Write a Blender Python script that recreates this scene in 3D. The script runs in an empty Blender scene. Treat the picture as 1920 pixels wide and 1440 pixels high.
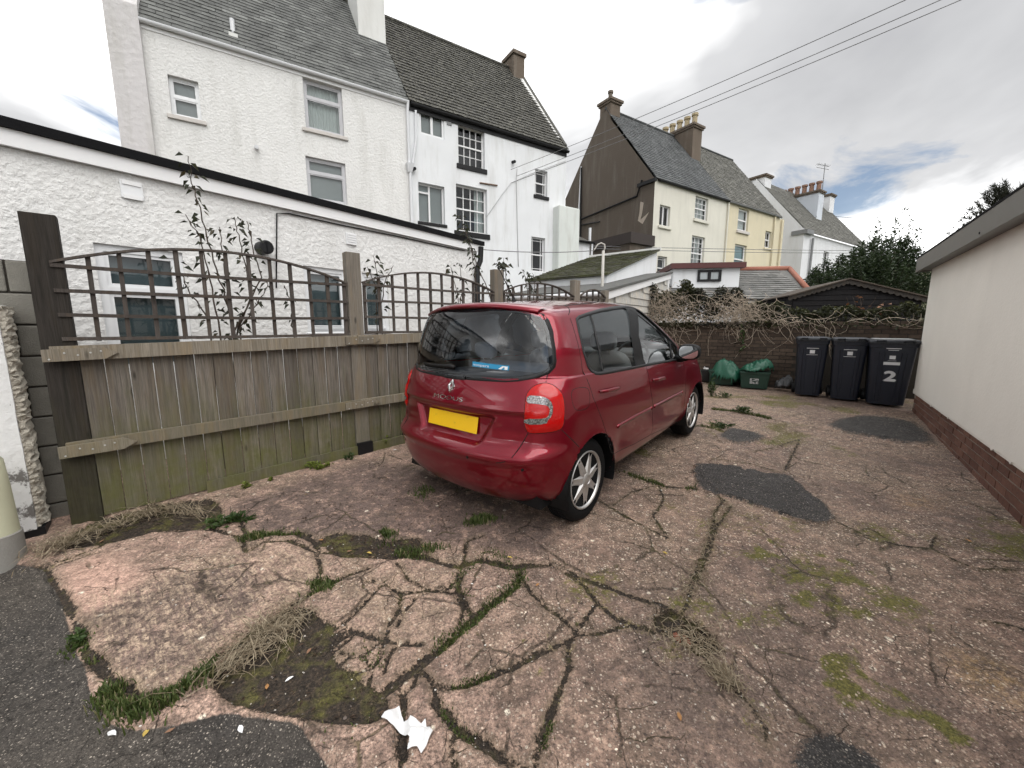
import bpy, bmesh, math, random
import numpy as np
from mathutils import Vector, Matrix
from mathutils.bvhtree import BVHTree
from mathutils.geometry import delaunay_2d_cdt

random.seed(7)
rng = np.random.default_rng(11)
scene = bpy.context.scene
C = scene.collection

# ------------------------------------------------------------------ camera
CAM_H = 1.5
FPX = 739.68            # focal length in pixels of a 1920-wide frame
PITCH = 0.1467
cam_d = bpy.data.cameras.new('camera')
cam = bpy.data.objects.new('camera', cam_d)
C.objects.link(cam)
cam.location = (0, 0, CAM_H)
cam.rotation_euler = (math.pi / 2 - PITCH, 0, 0)
cam_d.sensor_width = 36
cam_d.lens = 36 * FPX / 1920
cam_d.clip_start = 0.05
cam_d.clip_end = 3000
scene.camera = cam

# ------------------------------------------------------------------ world: bright broken overcast
SUN_EL, SUN_AZ = math.radians(55), math.radians(152)
world = bpy.data.worlds.new('World')
scene.world = world
world.use_nodes = True
wn, wl = world.node_tree.nodes, world.node_tree.links
wn.clear()
def wnode(t, **k):
    n = wn.new(t)
    for a, b in k.items():
        setattr(n, a, b)
    return n
w_out = wnode('ShaderNodeOutputWorld')
w_bg = wnode('ShaderNodeBackground')
w_bg.inputs['Strength'].default_value = 1.0
wl.new(w_bg.outputs[0], w_out.inputs[0])
w_sky = wnode('ShaderNodeTexSky', sky_type='NISHITA')
w_sky.sun_disc = False
w_sky.sun_elevation = SUN_EL
w_sky.sun_rotation = SUN_AZ
w_sc = wnode('ShaderNodeVectorMath', operation='SCALE')
w_sc.inputs['Scale'].default_value = 0.055
wl.new(w_sky.outputs[0], w_sc.inputs[0])
w_tc = wnode('ShaderNodeTexCoord')
w_sep = wnode('ShaderNodeSeparateXYZ')
wl.new(w_tc.outputs['Generated'], w_sep.inputs[0])
# project the direction on a flat cloud layer: (x, y) / (z + 0.25)
w_add = wnode('ShaderNodeMath', operation='ADD')
w_add.inputs[1].default_value = 0.22
w_abs = wnode('ShaderNodeMath', operation='ABSOLUTE')
wl.new(w_sep.outputs[2], w_abs.inputs[0])
wl.new(w_abs.outputs[0], w_add.inputs[0])
w_dx = wnode('ShaderNodeMath', operation='DIVIDE')
w_dy = wnode('ShaderNodeMath', operation='DIVIDE')
wl.new(w_sep.outputs[0], w_dx.inputs[0]); wl.new(w_add.outputs[0], w_dx.inputs[1])
wl.new(w_sep.outputs[1], w_dy.inputs[0]); wl.new(w_add.outputs[0], w_dy.inputs[1])
w_cmb = wnode('ShaderNodeCombineXYZ')
wl.new(w_dx.outputs[0], w_cmb.inputs[0]); wl.new(w_dy.outputs[0], w_cmb.inputs[1])
def wnoise(scale, det, rough, off, dist=0.0):
    m = wnode('ShaderNodeMapping')
    m.inputs['Location'].default_value = off
    wl.new(w_cmb.outputs[0], m.inputs[0])
    n = wnode('ShaderNodeTexNoise')
    n.inputs['Scale'].default_value = scale
    n.inputs['Detail'].default_value = det
    n.inputs['Roughness'].default_value = rough
    n.inputs['Distortion'].default_value = dist
    wl.new(m.outputs[0], n.inputs['Vector'])
    return n
def wramp(src, stops):
    r = wnode('ShaderNodeValToRGB')
    e = r.color_ramp.elements
    while len(e) < len(stops):
        e.new(0.5)
    for k, (p, c) in enumerate(stops):
        e[k].position = p
        e[k].color = (*c, 1)
    wl.new(src, r.inputs[0])
    return r
# cloud brightness (grey undersides to bright gaps)
n1 = wnoise(0.62, 6, 0.55, (5.5, 2.9, 0), 0.4)
r1 = wramp(n1.outputs[0], [(0.30, (0.25, 0.252, 0.26)), (0.45, (0.335, 0.337, 0.343)), (0.56, (0.66, 0.66, 0.66)), (0.64, (1.5, 1.5, 1.5)), (0.74, (2.8, 2.8, 2.8))])
# small openings to blue sky
n2 = wnoise(1.5, 7, 0.6, (1.1, 8.4, 2), 0.6)
r2 = wramp(n2.outputs[0], [(0.58, (0, 0, 0)), (0.67, (0.85, 0.85, 0.85))])
w_mix = wnode('ShaderNodeMixRGB')
wl.new(r2.outputs[0], w_mix.inputs[0])
wl.new(r1.outputs[0], w_mix.inputs[1])
wl.new(w_sc.outputs[0], w_mix.inputs[2])
wl.new(w_mix.outputs[0], w_bg.inputs['Color'])

# ------------------------------------------------------------------ one broad, veiled sun
sun_d = bpy.data.lights.new('sun', 'SUN')
sun_d.energy = 1.0
sun_d.angle = math.radians(60)
sun_d.color = (1.0, 0.975, 0.94)
sun = bpy.data.objects.new('sun', sun_d)
C.objects.link(sun)
sun.location = (0, -10, 30)
_sd = Vector((math.sin(SUN_AZ) * math.cos(SUN_EL), math.cos(SUN_AZ) * math.cos(SUN_EL), math.sin(SUN_EL)))
sun.rotation_euler = _sd.to_track_quat('Z', 'Y').to_euler()

scene.view_settings.view_transform = 'Standard'
scene.view_settings.look = 'None'
scene.view_settings.exposure = 1.17
scene.view_settings.gamma = 1
scene.view_settings.use_curve_mapping = False
try:
    scene.cycles.max_bounces = 6
    scene.cycles.diffuse_bounces = 2
    scene.cycles.glossy_bounces = 3
    scene.cycles.use_adaptive_sampling = True
    scene.cycles.adaptive_threshold = .03
    scene.cycles.transparent_max_bounces = 16
    scene.cycles.use_denoising = True
except Exception:
    pass

# ------------------------------------------------------------------ geometry of the place, seen from the camera
_cp, _sp = math.cos(PITCH), math.sin(PITCH)
def ray(px, py):
    a, b = (px - 960) / FPX, (py - 720) / FPX
    return Vector((a, _cp - b * _sp, -b * _cp - _sp))
def to_px(x, y, z):
    """numpy: world -> photo pixel"""
    dz = z - CAM_H
    fwd = y * _cp - dz * _sp
    dn = -y * _sp - dz * _cp
    fwd = np.where(fwd < 0.05, np.nan, fwd)
    return 960 + FPX * x / fwd, 720 + FPX * dn / fwd
def gz(x, y):
    """height of the yard"""
    x = np.asarray(x, float); y = np.asarray(y, float)
    s = np.clip((x - 1) / 3, 0, 1); s = s * s * (3 - 2 * s)
    b = .045 * (1 - s) + .017 * s
    return .114 + .012 * np.maximum(x - .54, 0) + b * (np.minimum(y, 9.0) - 2.69)
def ground_at(px, py, lift=0.0):
    d = ray(px, py)
    t = CAM_H / -d.z
    for _ in range(40):
        q = d * t
        t += 0.8 * (CAM_H + q.z - float(gz(q.x, q.y)) - lift) / -d.z
    q = d * t
    return Vector((q.x, q.y, CAM_H + q.z))

class Frame:
    """u runs along a wall, v points out of it, z is up"""
    def __init__(s, origin, yaw):
        s.o = Vector((origin[0], origin[1], 0.0))
        s.u = Vector((math.sin(yaw), math.cos(yaw), 0))
        s.v = Vector((math.cos(yaw), -math.sin(yaw), 0))
        s.yaw = yaw
    def p(s, u, v, z):
        return s.o + s.u * u + s.v * v + Vector((0, 0, z))
    def hit(s, px, py, v=0.0):
        """pixel -> (u, z) on the plane v = const"""
        d = ray(px, py); c = Vector((0, 0, CAM_H))
        t = ((s.o + s.v * v - c).dot(s.v)) / d.dot(s.v)
        q = c + d * t
        return (q - s.o).dot(s.u), q.z

# ------------------------------------------------------------------ mesh builder
class MB:
    def __init__(s):
        s.v = []; s.f = []; s.mi = []
    def add(s, vs, fs, mi=0):
        b = len(s.v)
        s.v.extend([tuple(p) for p in vs])
        s.f.extend([tuple(b + i for i in f) for f in fs])
        s.mi.extend([mi] * len(fs))
        return s
    def hexa(s, c, mi=0):
        # c: 8 corners, bottom 4 ccw then top 4
        return s.add(c, [(0, 3, 2, 1), (4, 5, 6, 7), (0, 1, 5, 4), (1, 2, 6, 5), (2, 3, 7, 6), (3, 0, 4, 7)], mi)
    def box(s, c, size, rz=0.0, mi=0):
        x, y, z = size[0] / 2, size[1] / 2, size[2] / 2
        R = Matrix.Rotation(rz, 3, 'Z'); c = Vector(c)
        return s.hexa([c + R @ Vector(q) for q in ((-x, -y, -z), (x, -y, -z), (x, y, -z), (-x, y, -z), (-x, -y, z), (x, -y, z), (x, y, z), (-x, y, z))], mi)
    def fbox(s, F, u0, u1, v0, v1, z0, z1, mi=0):
        return s.hexa([F.p(u0, v0, z0), F.p(u0, v1, z0), F.p(u1, v1, z0), F.p(u1, v0, z0),
                       F.p(u0, v0, z1), F.p(u0, v1, z1), F.p(u1, v1, z1), F.p(u1, v0, z1)], mi)
    def fprism(s, F, poly, v0, v1, mi=0):
        """poly: (u, z) list, extruded from v0 to v1"""
        n = len(poly)
        vs = [F.p(u, v0, z) for u, z in poly] + [F.p(u, v1, z) for u, z in poly]
        fs = [tuple(range(n)), tuple(range(2 * n - 1, n - 1, -1))]
        for i in range(n):
            j = (i + 1) % n
            fs.append((j, i, n + i, n + j))
        return s.add(vs, fs, mi)
    def tube(s, pts, r, n=6, mi=0, cap=True):
        pts = [Vector(p) for p in pts]
        rs = r if isinstance(r, (list, tuple)) else [r] * len(pts)
        vs = []; fs = []
        prev = None
        for i, p in enumerate(pts):
            d = (pts[min(i + 1, len(pts) - 1)] - pts[max(i - 1, 0)])
            if d.length < 1e-9: d = Vector((0, 0, 1))
            d.normalize()
            if prev is None:
                a = Vector((0, 0, 1)) if abs(d.z) < .9 else Vector((1, 0, 0))
                e1 = d.cross(a).normalized()
            else:
                e1 = (prev - d * prev.dot(d))
                e1 = e1.normalized() if e1.length > 1e-6 else d.orthogonal().normalized()
            prev = e1
            e2 = d.cross(e1)
            for k in range(n):
                a = 2 * math.pi * k / n
                vs.append(p + (e1 * math.cos(a) + e2 * math.sin(a)) * rs[i])
        for i in range(len(pts) - 1):
            for k in range(n):
                k2 = (k + 1) % n
                fs.append((i * n + k, i * n + k2, (i + 1) * n + k2, (i + 1) * n + k))
        if cap:
            fs.append(tuple(range(n - 1, -1, -1)))
            fs.append(tuple((len(pts) - 1) * n + k for k in range(n)))
        return s.add(vs, fs, mi)
    def lathe(s, c, prof, n=16, mi=0, axis=None):
        """prof: (r, h) list; axis: 3 vectors (e1, e2, up)"""
        c = Vector(c)
        e1, e2, up = axis or (Vector((1, 0, 0)), Vector((0, 1, 0)), Vector((0, 0, 1)))
        vs = []; fs = []
        for r, h in prof:
            for k in range(n):
                a = 2 * math.pi * k / n
                vs.append(c + e1 * (r * math.cos(a)) + e2 * (r * math.sin(a)) + up * h)
        for i in range(len(prof) - 1):
            for k in range(n):
                k2 = (k + 1) % n
                fs.append((i * n + k, i * n + k2, (i + 1) * n + k2, (i + 1) * n + k))
        if prof[0][0] > 1e-5: fs.append(tuple(range(n - 1, -1, -1)))
        if prof[-1][0] > 1e-5: fs.append(tuple((len(prof) - 1) * n + k for k in range(n)))
        return s.add(vs, fs, mi)
    def build(s, name, mat, parent=None, smooth=False, origin=None, bevel=0.0, weld=False):
        return mesh_obj(name, s.v, s.f, mat, parent, smooth, origin, s.mi, bevel, weld)

def mesh_obj(name, v, f, mat, parent=None, smooth=False, origin=None, mi=None, bevel=0.0, weld=False):
    me = bpy.data.meshes.new(name)
    o0 = Vector(origin) if origin is not None else Vector((0, 0, 0))
    if isinstance(v, np.ndarray):
        v = v - np.array(o0)
        me.from_pydata(v.tolist(), [], f.tolist() if isinstance(f, np.ndarray) else f)
    else:
        me.from_pydata([(p[0] - o0.x, p[1] - o0.y, p[2] - o0.z) for p in v], [], f)
    mats = mat if isinstance(mat, (list, tuple)) else [mat]
    for m in mats: me.materials.append(m)
    if mi is not None and len(mats) > 1: me.polygons.foreach_set('material_index', mi)
    if smooth is True: me.polygons.foreach_set('use_smooth', [True] * len(me.polygons))
    me.update()
    o = bpy.data.objects.new(name, me)
    C.objects.link(o)
    o.location = o0
    if smooth not in (True, False, None):
        me.polygons.foreach_set('use_smooth', [True] * len(me.polygons))
        try: me.set_sharp_from_angle(angle=math.radians(smooth))
        except Exception: pass
    if weld:
        bm = bmesh.new(); bm.from_mesh(me); bmesh.ops.remove_doubles(bm, verts=bm.verts, dist=1e-4)
        bmesh.ops.recalc_face_normals(bm, faces=bm.faces); bm.to_mesh(me); bm.free()
    if bevel:
        md = o.modifiers.new('bevel', 'BEVEL'); md.width = bevel; md.segments = 2; md.limit_method = 'ANGLE'
    if parent is not None: attach(o, parent)
    return o

def attach(o, parent):
    o.parent = parent
    o.matrix_parent_inverse = Matrix.Translation(parent_loc(parent)).inverted()
def parent_loc(p):
    l = Vector(p.location)
    q = p.parent
    if q is not None:
        l = Matrix.Translation(parent_loc(q)) @ p.matrix_parent_inverse @ l
    return l

def tag(o, label=None, cat=None, group=None, kind=None):
    if label: o['label'] = label
    if cat: o['category'] = cat
    if group: o['group'] = group
    if kind: o['kind'] = kind
    return o
def thing(name, loc, label, cat, group=None):
    o = bpy.data.objects.new(name, None)
    o.empty_display_size = 0.1
    C.objects.link(o)
    o.location = loc
    return tag(o, label, cat, group)
def inst(me, name, parent, mw):
    """one more piece sharing a mesh"""
    o = bpy.data.objects.new(name, me)
    C.objects.link(o)
    o.parent = parent
    o.matrix_parent_inverse = Matrix.Translation(parent_loc(parent)).inverted()
    o.matrix_basis = mw
    return o

# ------------------------------------------------------------------ material helper
class Mat:
    def __init__(s, name):
        s.m = bpy.data.materials.new(name)
        s.m.use_nodes = True
        s.t = s.m.node_tree
        s.n = s.t.nodes; s.l = s.t.links
        s.n.clear()
        s.out = s.n.new('ShaderNodeOutputMaterial')
        s.b = s.n.new('ShaderNodeBsdfPrincipled')
        s.l.new(s.b.outputs[0], s.out.inputs[0])
        s._co = None
    def node(s, t, **k):
        n = s.n.new(t)
        for a, b in k.items(): setattr(n, a, b)
        return n
    def inp(s, n, key, val):
        if val is None: return
        i = n.inputs[key]
        if hasattr(val, 'is_output') or isinstance(val, bpy.types.NodeSocket): s.l.new(val, i)
        else:
            if isinstance(val, (tuple, list)) and len(val) == 3 and i.type == 'RGBA': val = (*val, 1)
            i.default_value = val
    def co(s, kind='Object'):
        if s._co is None: s._co = s.node('ShaderNodeTexCoord')
        return s._co.outputs[kind]
    def world(s):
        return s.node('ShaderNodeNewGeometry').outputs['Position']
    def mapping(s, vec, scale=(1, 1, 1), rot=(0, 0, 0), loc=(0, 0, 0)):
        m = s.node('ShaderNodeMapping')
        s.l.new(vec, m.inputs[0])
        m.inputs['Scale'].default_value = scale
        m.inputs['Rotation'].default_value = rot
        m.inputs['Location'].default_value = loc
        return m.outputs[0]
    def noise(s, vec, scale, det=4, rough=.55, dist=0.0, out=0):
        n = s.node('ShaderNodeTexNoise')
        s.l.new(vec, n.inputs['Vector'])
        n.inputs['Scale'].default_value = scale; n.inputs['Detail'].default_value = det
        n.inputs['Roughness'].default_value = rough; n.inputs['Distortion'].default_value = dist
        return n.outputs[out]
    def voronoi(s, vec, scale, feature='F1', out='Distance', rand=1.0):
        n = s.node('ShaderNodeTexVoronoi', feature=feature)
        s.l.new(vec, n.inputs['Vector'])
        n.inputs['Scale'].default_value = scale
        n.inputs['Randomness'].default_value = rand
        return n.outputs[out]
    def ramp(s, fac, stops, interp='LINEAR'):
        r = s.node('ShaderNodeValToRGB')
        r.color_ramp.interpolation = interp
        e = r.color_ramp.elements
        while len(e) < len(stops): e.new(0.5)
        for k, (p, c) in enumerate(stops):
            e[k].position = p
            e[k].color = (*c, 1) if isinstance(c, (tuple, list)) else (c, c, c, 1)
        s.l.new(fac, r.inputs[0])
        return r.outputs[0]
    def mix(s, fac, a, b, mode='MIX'):
        n = s.node('ShaderNodeMixRGB', blend_type=mode)
        s.inp(n, 0, fac); s.inp(n, 1, a); s.inp(n, 2, b)
        return n.outputs[0]
    def math(s, op, a, b=None, clamp=False):
        n = s.node('ShaderNodeMath', operation=op)
        n.use_clamp = clamp
        s.inp(n, 0, a)
        if b is not None: s.inp(n, 1, b)
        return n.outputs[0]
    def attr(s, name, out='Color'):
        n = s.node('ShaderNodeAttribute'); n.attribute_name = name
        return n.outputs[out]
    def sep(s, vec):
        n = s.node('ShaderNodeSeparateXYZ'); s.l.new(vec, n.inputs[0]); return n.outputs
    def sepc(s, col):
        n = s.node('ShaderNodeSeparateColor'); s.l.new(col, n.inputs[0]); return n.outputs
    def rnd(s):
        return s.node('ShaderNodeObjectInfo').outputs['Random']
    def bump(s, h, strength=.5, dist=.01, normal=None):
        n = s.node('ShaderNodeBump')
        n.inputs['Strength'].default_value = strength
        n.inputs['Distance'].default_value = dist
        s.l.new(h, n.inputs['Height'])
        if normal is not None: s.l.new(normal, n.inputs['Normal'])
        return n.outputs[0]
    def set(s, **k):
        names = dict(color='Base Color', rough='Roughness', metal='Metallic', normal='Normal', spec='Specular IOR Level',
                     coat='Coat Weight', coat_rough='Coat Roughness', trans='Transmission Weight', alpha='Alpha', ior='IOR',
                     sub='Subsurface Weight', emit='Emission Color', emit_s='Emission Strength')
        for a, b in k.items(): s.inp(s.b, names[a], b)
        return s
def plain(name, col, rough=.6, metal=0.0, var=.12, scale=8.0, bump=0.0, bscale=60.0, spec=None, world=True):
    m = Mat(name)
    v = m.world() if world else m.co()
    n = m.noise(v, scale, 5, .6)
    c = m.mix(n, tuple(x * (1 - var) for x in col), tuple(min(1, x * (1 + var)) for x in col))
    m.set(color=c, rough=rough, metal=metal)
    if spec is not None: m.set(spec=spec)
    if bump:
        m.set(normal=m.bump(m.noise(v, bscale, 4, .6), bump, .01))
    return m.m
# ================================================================== GROUND
# --- the setting's frames
GAR = Frame((3.44, 2.479), 0.6570)                 # garage wall: u = 0 near, runs away from the camera
FEN = Frame((-1.646, 3.92), 0.8251)                # board fence: u = 0 at the second post
FAC = Frame((-1.514, 15.219), 1.0)                 # line of the house backs
OUT = Frame((-3.894, 3.263), 0.634)                # flat roofed outbuilding
BWL = Frame((6.22, 7.30), math.atan2(-.79, .61))   # back brick wall: u = 0 at the garage, runs left
_z1 = lambda L: [(x / 2.4, 840 + y / 2.4) for x, y in L]
_z2 = lambda L: [(560 + x / 2.4, 840 + y / 2.4) for x, y in L]
_z3 = lambda L: [(1120 + x / 2, 720 + y / 2) for x, y in L]

def vnoise(x, y, s, seed):
    """smooth value noise on numpy arrays, -1..1"""
    x = x * s + seed * 17.13; y = y * s + seed * 9.71
    xi = np.floor(x).astype(np.int64); yi = np.floor(y).astype(np.int64)
    xf = x - xi; yf = y - yi
    xf = xf * xf * (3 - 2 * xf); yf = yf * yf * (3 - 2 * yf)
    def h(a, b):
        n = (a * 374761393 + b * 668265263 + seed * 1442695) & 0x7fffffff
        n = ((n ^ (n >> 13)) * 1274126177) & 0x7fffffff
        return ((n ^ (n >> 16)) & 0xffff) / 32767.5 - 1
    return (h(xi, yi) * (1 - xf) + h(xi + 1, yi) * xf) * (1 - yf) + (h(xi, yi + 1) * (1 - xf) + h(xi + 1, yi + 1) * xf) * yf
def fbm(x, y, s, seed, o=4):
    a = 0; w = .5; t = 0
    for k in range(o):
        a = a + w * vnoise(x, y, s * 2 ** k, seed + k); t += w; w *= .55
    return a / t
def in_poly(px, py, poly):
    r = np.zeros(px.shape, bool)
    n = len(poly)
    for i in range(n):
        x1, y1 = poly[i]; x2, y2 = poly[(i + 1) % n]
        if y1 == y2: continue
        c = ((y1 > py) != (y2 > py)) & (px < (x2 - x1) * (py - y1) / (y2 - y1) + x1)
        r ^= c
    return r

# cracks traced in the yard: (points, half width in metres)
CR = []
def crack(L, w): CR.append((L, min(.019, .0015 + w * .36)))
crack(_z2([(60, 430), (250, 440), (430, 480), (560, 490), (720, 535), (800, 505), (1000, 535), (1170, 520)]), .045)
crack(_z1([(1440, 470), (1560, 470), (1700, 440)]), .05)
crack(_z2([(1170, 520), (1250, 575), (1400, 630), (1520, 670), (1640, 700), (1720, 740)]), .022)
crack(_z2([(1170, 540), (1290, 620), (1340, 690), (1430, 760), (1560, 810), (1650, 830)]), .018)
crack(_z2([(340, 650), (380, 610), (460, 660), (580, 640), (650, 645), (710, 600), (735, 530)]), .010)
crack(_z2([(440, 520), (500, 590), (580, 640)]), .007)
crack(_z2([(385, 600), (300, 700), (200, 800), (260, 830), (370, 860), (450, 880), (560, 890)]), .011)
crack(_z2([(300, 600), (380, 610)]), .012)
crack(_z2([(460, 660), (450, 740), (410, 800), (400, 870)]), .016)
crack(_z2([(535, 665), (470, 740), (445, 800)]), .008)
crack(_z2([(730, 560), (720, 640), (770, 740), (800, 760)]), .045)
crack(_z2([(1000, 540), (985, 610), (930, 660), (850, 710), (770, 790), (690, 855), (610, 920), (530, 985), (450, 1050), (370, 1110), (280, 1130), (200, 1150)]), .042)
crack(_z2([(640, 640), (700, 660), (740, 720), (720, 800), (690, 855)]), .014)
crack(_z2([(1000, 560), (1050, 660), (1120, 720), (1200, 780), (1250, 830), (1215, 880), (1215, 980), (1180, 1080), (1150, 1160), (1110, 1270), (1070, 1400), (1055, 1500)]), .014)
crack(_z2([(1250, 830), (1290, 770), (1340, 695)]), .016)
crack(_z2([(1250, 835), (1370, 830), (1480, 800), (1590, 805)]), .012)
crack(_z2([(600, 1050), (650, 1085), (750, 1070), (870, 1020), (960, 990), (1080, 930), (1215, 870)]), .014)
crack(_z2([(530, 985), (600, 1050), (620, 1140), (720, 1270), (830, 1340), (920, 1400), (1020, 1450), (1100, 1520)]), .020)
crack(_z2([(720, 1270), (690, 1310), (690, 1400), (720, 1460)]), .016)
crack(_z2([(450, 1050), (480, 1150), (460, 1260), (470, 1400), (450, 1500)]), .03)
crack(_z2([(540, 1000), (520, 1060), (470, 1110)]), .02)
crack(_z2([(1720, 740), (1760, 660), (1800, 560), (1850, 440), (1880, 350), (1920, 290), (1945, 250)]), .022)
crack(_z3([(330, 840), (380, 680), (430, 560), (440, 480), (470, 430), (420, 380), (360, 320)]), .020)
crack(_z3([(400, 1020), (480, 1100), (560, 1180), (620, 1260), (640, 1340)]), .016)
crack(_z2([(90, 970), (180, 900), (240, 850), (200, 800)]), .010)
crack(_z2([(180, 900), (215, 945), (165, 1000), (185, 1060)]), .018)
crack(_z2([(215, 945), (290, 940), (330, 900), (385, 870)]), .012)
crack(_z2([(290, 940), (330, 985), (370, 940), (385, 870)]), .010)
crack(_z2([(330, 985), (260, 1010), (250, 1080)]), .018)
crack(_z2([(330, 985), (310, 1080), (370, 1110)]), .018)
crack(_z2([(385, 1010), (420, 920), (460, 880)]), .012)
crack(_z2([(90, 970), (60, 900), (100, 830), (200, 800)]), .02)
crack(_z2([(830, 395), (760, 420), (740, 530)]), .012)
crack(_z3([(60, 310), (160, 350), (260, 380), (370, 392), (380, 330)]), .018)
crack(_z3([(0, 430), (100, 490), (200, 540), (265, 575)]), .014)
crack(_z3([(230, 375), (250, 430), (210, 490), (265, 575)]), .012)
crack(_z3([(60, 450), (130, 400), (230, 375)]), .007)
crack(_z3([(390, 86), (520, 100), (660, 130), (740, 150), (860, 170)]), .020)
crack(_z3([(430, 275), (560, 290), (700, 330)]), .008)
crack(_z3([(560, 250), (640, 240), (760, 205), (700, 330)]), .010)
crack(_z3([(880, 500), (1000, 560), (1130, 600), (1250, 610), (1350, 660), (1440, 690), (1560, 690)]), .009)
crack(_z3([(1250, 610), (1275, 560)]), .006)
crack(_z3([(1440, 880), (1560, 900), (1640, 930)]), .007)
# the big ribbed slab on the left and the strip round it
crack(_z1([(170, 520), (215, 560), (262, 640), (330, 760), (385, 900), (490, 1020), (640, 1130), (830, 1050), (960, 950), (1190, 805), (1340, 690), (1480, 610), (1660, 540)]), .030)
crack(_z1([(210, 530), (440, 450), (470, 430), (700, 375), (960, 365), (1090, 400), (1110, 470), (1180, 425), (1300, 415), (1430, 470), (1445, 560), (1410, 610)]), .014)
crack(_z1([(960, 365), (1010, 310), (1090, 330), (1110, 400)]), .03)
crack(_z1([(1110, 420), (1230, 385), (1340, 380), (1420, 420), (1440, 470)]), .04)
crack(_z1([(240, 530), (440, 470)]), .010)
crack(_z1([(250, 420), (420, 400), (700, 320), (940, 260), (1000, 270)]), .05)
crack(_z1([(1560, 840), (1440, 900), (1340, 960), (1200, 1020), (1040, 1080)]), .10)

def dens(L, step=.03, jit=.010, seed=0):
    P = [ground_at(*q) for q in L]
    out = []
    for a, b in zip(P[:-1], P[1:]):
        n = max(1, int((b - a).length / step))
        for k in range(n): out.append(a.lerp(b, k / n))
    out.append(P[-1])
    A = np.array([(q.x, q.y) for q in out])
    s = np.arange(len(A)) * step
    A[:, 0] += jit * fbm(s, s * 0 + seed, 9, 5 + seed)
    A[:, 1] += jit * fbm(s, s * 0 + seed, 9, 95 + seed)
    return A
CRW = [(dens(L, seed=k), w) for k, (L, w) in enumerate(CR)]
TAPER = .16

def blur(A, r, it=2):
    A = A.astype(float)
    for _ in range(it):
        for ax in (0, 1):
            P = np.pad(A, [(r, r) if k == ax else (0, 0) for k in (0, 1)], 'edge')
            cs = np.cumsum(P, ax); cs = np.concatenate([np.zeros_like(np.take(cs, [0], ax)), cs], ax)
            n = A.shape[ax]
            A = (np.take(cs, range(2 * r + 1, 2 * r + 1 + n), ax) - np.take(cs, range(0, n), ax)) / (2 * r + 1)
    return A
# --- one grid for the yard, finer towards the camera
def axis(a, b, fine0, fine1, d0, grow):
    L = [fine0]
    while L[-1] < fine1: L.append(L[-1] + d0)
    d = d0
    while L[-1] < b: d *= grow; L.append(L[-1] + d)
    d = d0; lo = []
    x = fine0
    while x > a: d *= grow; x -= d; lo.append(x)
    return np.array(lo[::-1] + L)
gx = axis(-9, 12, -3.2, 2.6, .0125, 1.016)
gy = axis(-4, 12, .9, 2.9, .0125, 1.013)
GX, GY = np.meshgrid(gx, gy)              # [row = y, col = x]
base = gz(GX, GY)
PX, PY = to_px(GX, GY, base)
PX = np.where(np.isnan(PX), -9999, PX); PY = np.where(np.isnan(PY), 99999, PY)
jx = PX + 16 * fbm(GX, GY, 6, 3); jy = PY + 11 * fbm(GX, GY, 6, 23)

WN = np.clip(fbm(GX, GY, 9, 51) * 1.3, -.75, 1.4)
dist = np.full(GX.shape, 9.0); wid = np.full(GX.shape, .01)
for A, w in CRW:
    m = .25
    c0, c1 = np.searchsorted(gx, A[:, 0].min() - m), np.searchsorted(gx, A[:, 0].max() + m)
    r0, r1 = np.searchsorted(gy, A[:, 1].min() - m), np.searchsorted(gy, A[:, 1].max() + m)
    if c1 <= c0 or r1 <= r0: continue
    sx, sy = GX[r0:r1, c0:c1], GY[r0:r1, c0:c1]
    best = np.full(sx.shape, 9.0); nseg = len(A)
    for si, ((ax, ay), (bx, by)) in enumerate(zip(A[:-1], A[1:])):
        wl_ = w * (.25 + .75 * min(1, min(si, nseg - 2 - si) * .03 / TAPER))
        ex, ey = bx - ax, by - ay
        t = np.clip(((sx - ax) * ex + (sy - ay) * ey) / (ex * ex + ey * ey + 1e-12), 0, 1)
        best = np.minimum(best, np.hypot(sx - ax - t * ex, sy - ay - t * ey) - wl_ * (1 + 1.1 * WN[r0:r1, c0:c1]))
    # measured from the crack's edge, so that wide and narrow cracks combine
    d = best
    D = dist[r0:r1, c0:c1]; Wd = wid[r0:r1, c0:c1]
    Wd[d < D] = w
    np.minimum(D, d, out=D)
# potholes and soil areas (pixel outlines)
HOLE = _z2([(1620, 720), (1720, 730), (1800, 790), (1870, 830), (1880, 890), (1830, 940), (1740, 900), (1640, 850), (1590, 800)])
SOIL = _z1([(1180, 830), (1330, 700), (1480, 800), (1560, 850), (1440, 900), (1560, 1000), (1700, 1090), (1800, 1150), (1720, 1260), (1500, 1230), (1290, 1200), (1000, 1120), (960, 1000)])
SOIL2 = _z1([(250, 440), (420, 330), (700, 250), (930, 230), (1000, 280), (940, 360), (700, 370), (470, 425), (380, 450)])
SOIL3 = _z1([(1440, 400), (1540, 380), (1740, 420), (1900, 400), (1920, 470), (1780, 500), (1650, 500), (1500, 480)])
for T_ in (HOLE, SOIL, SOIL2, SOIL3): dist = np.minimum(dist, (.5 - blur(in_poly(jx, jy, T_), 3)) * .09 + .003)
hole = in_poly(jx, jy, HOLE)

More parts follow.
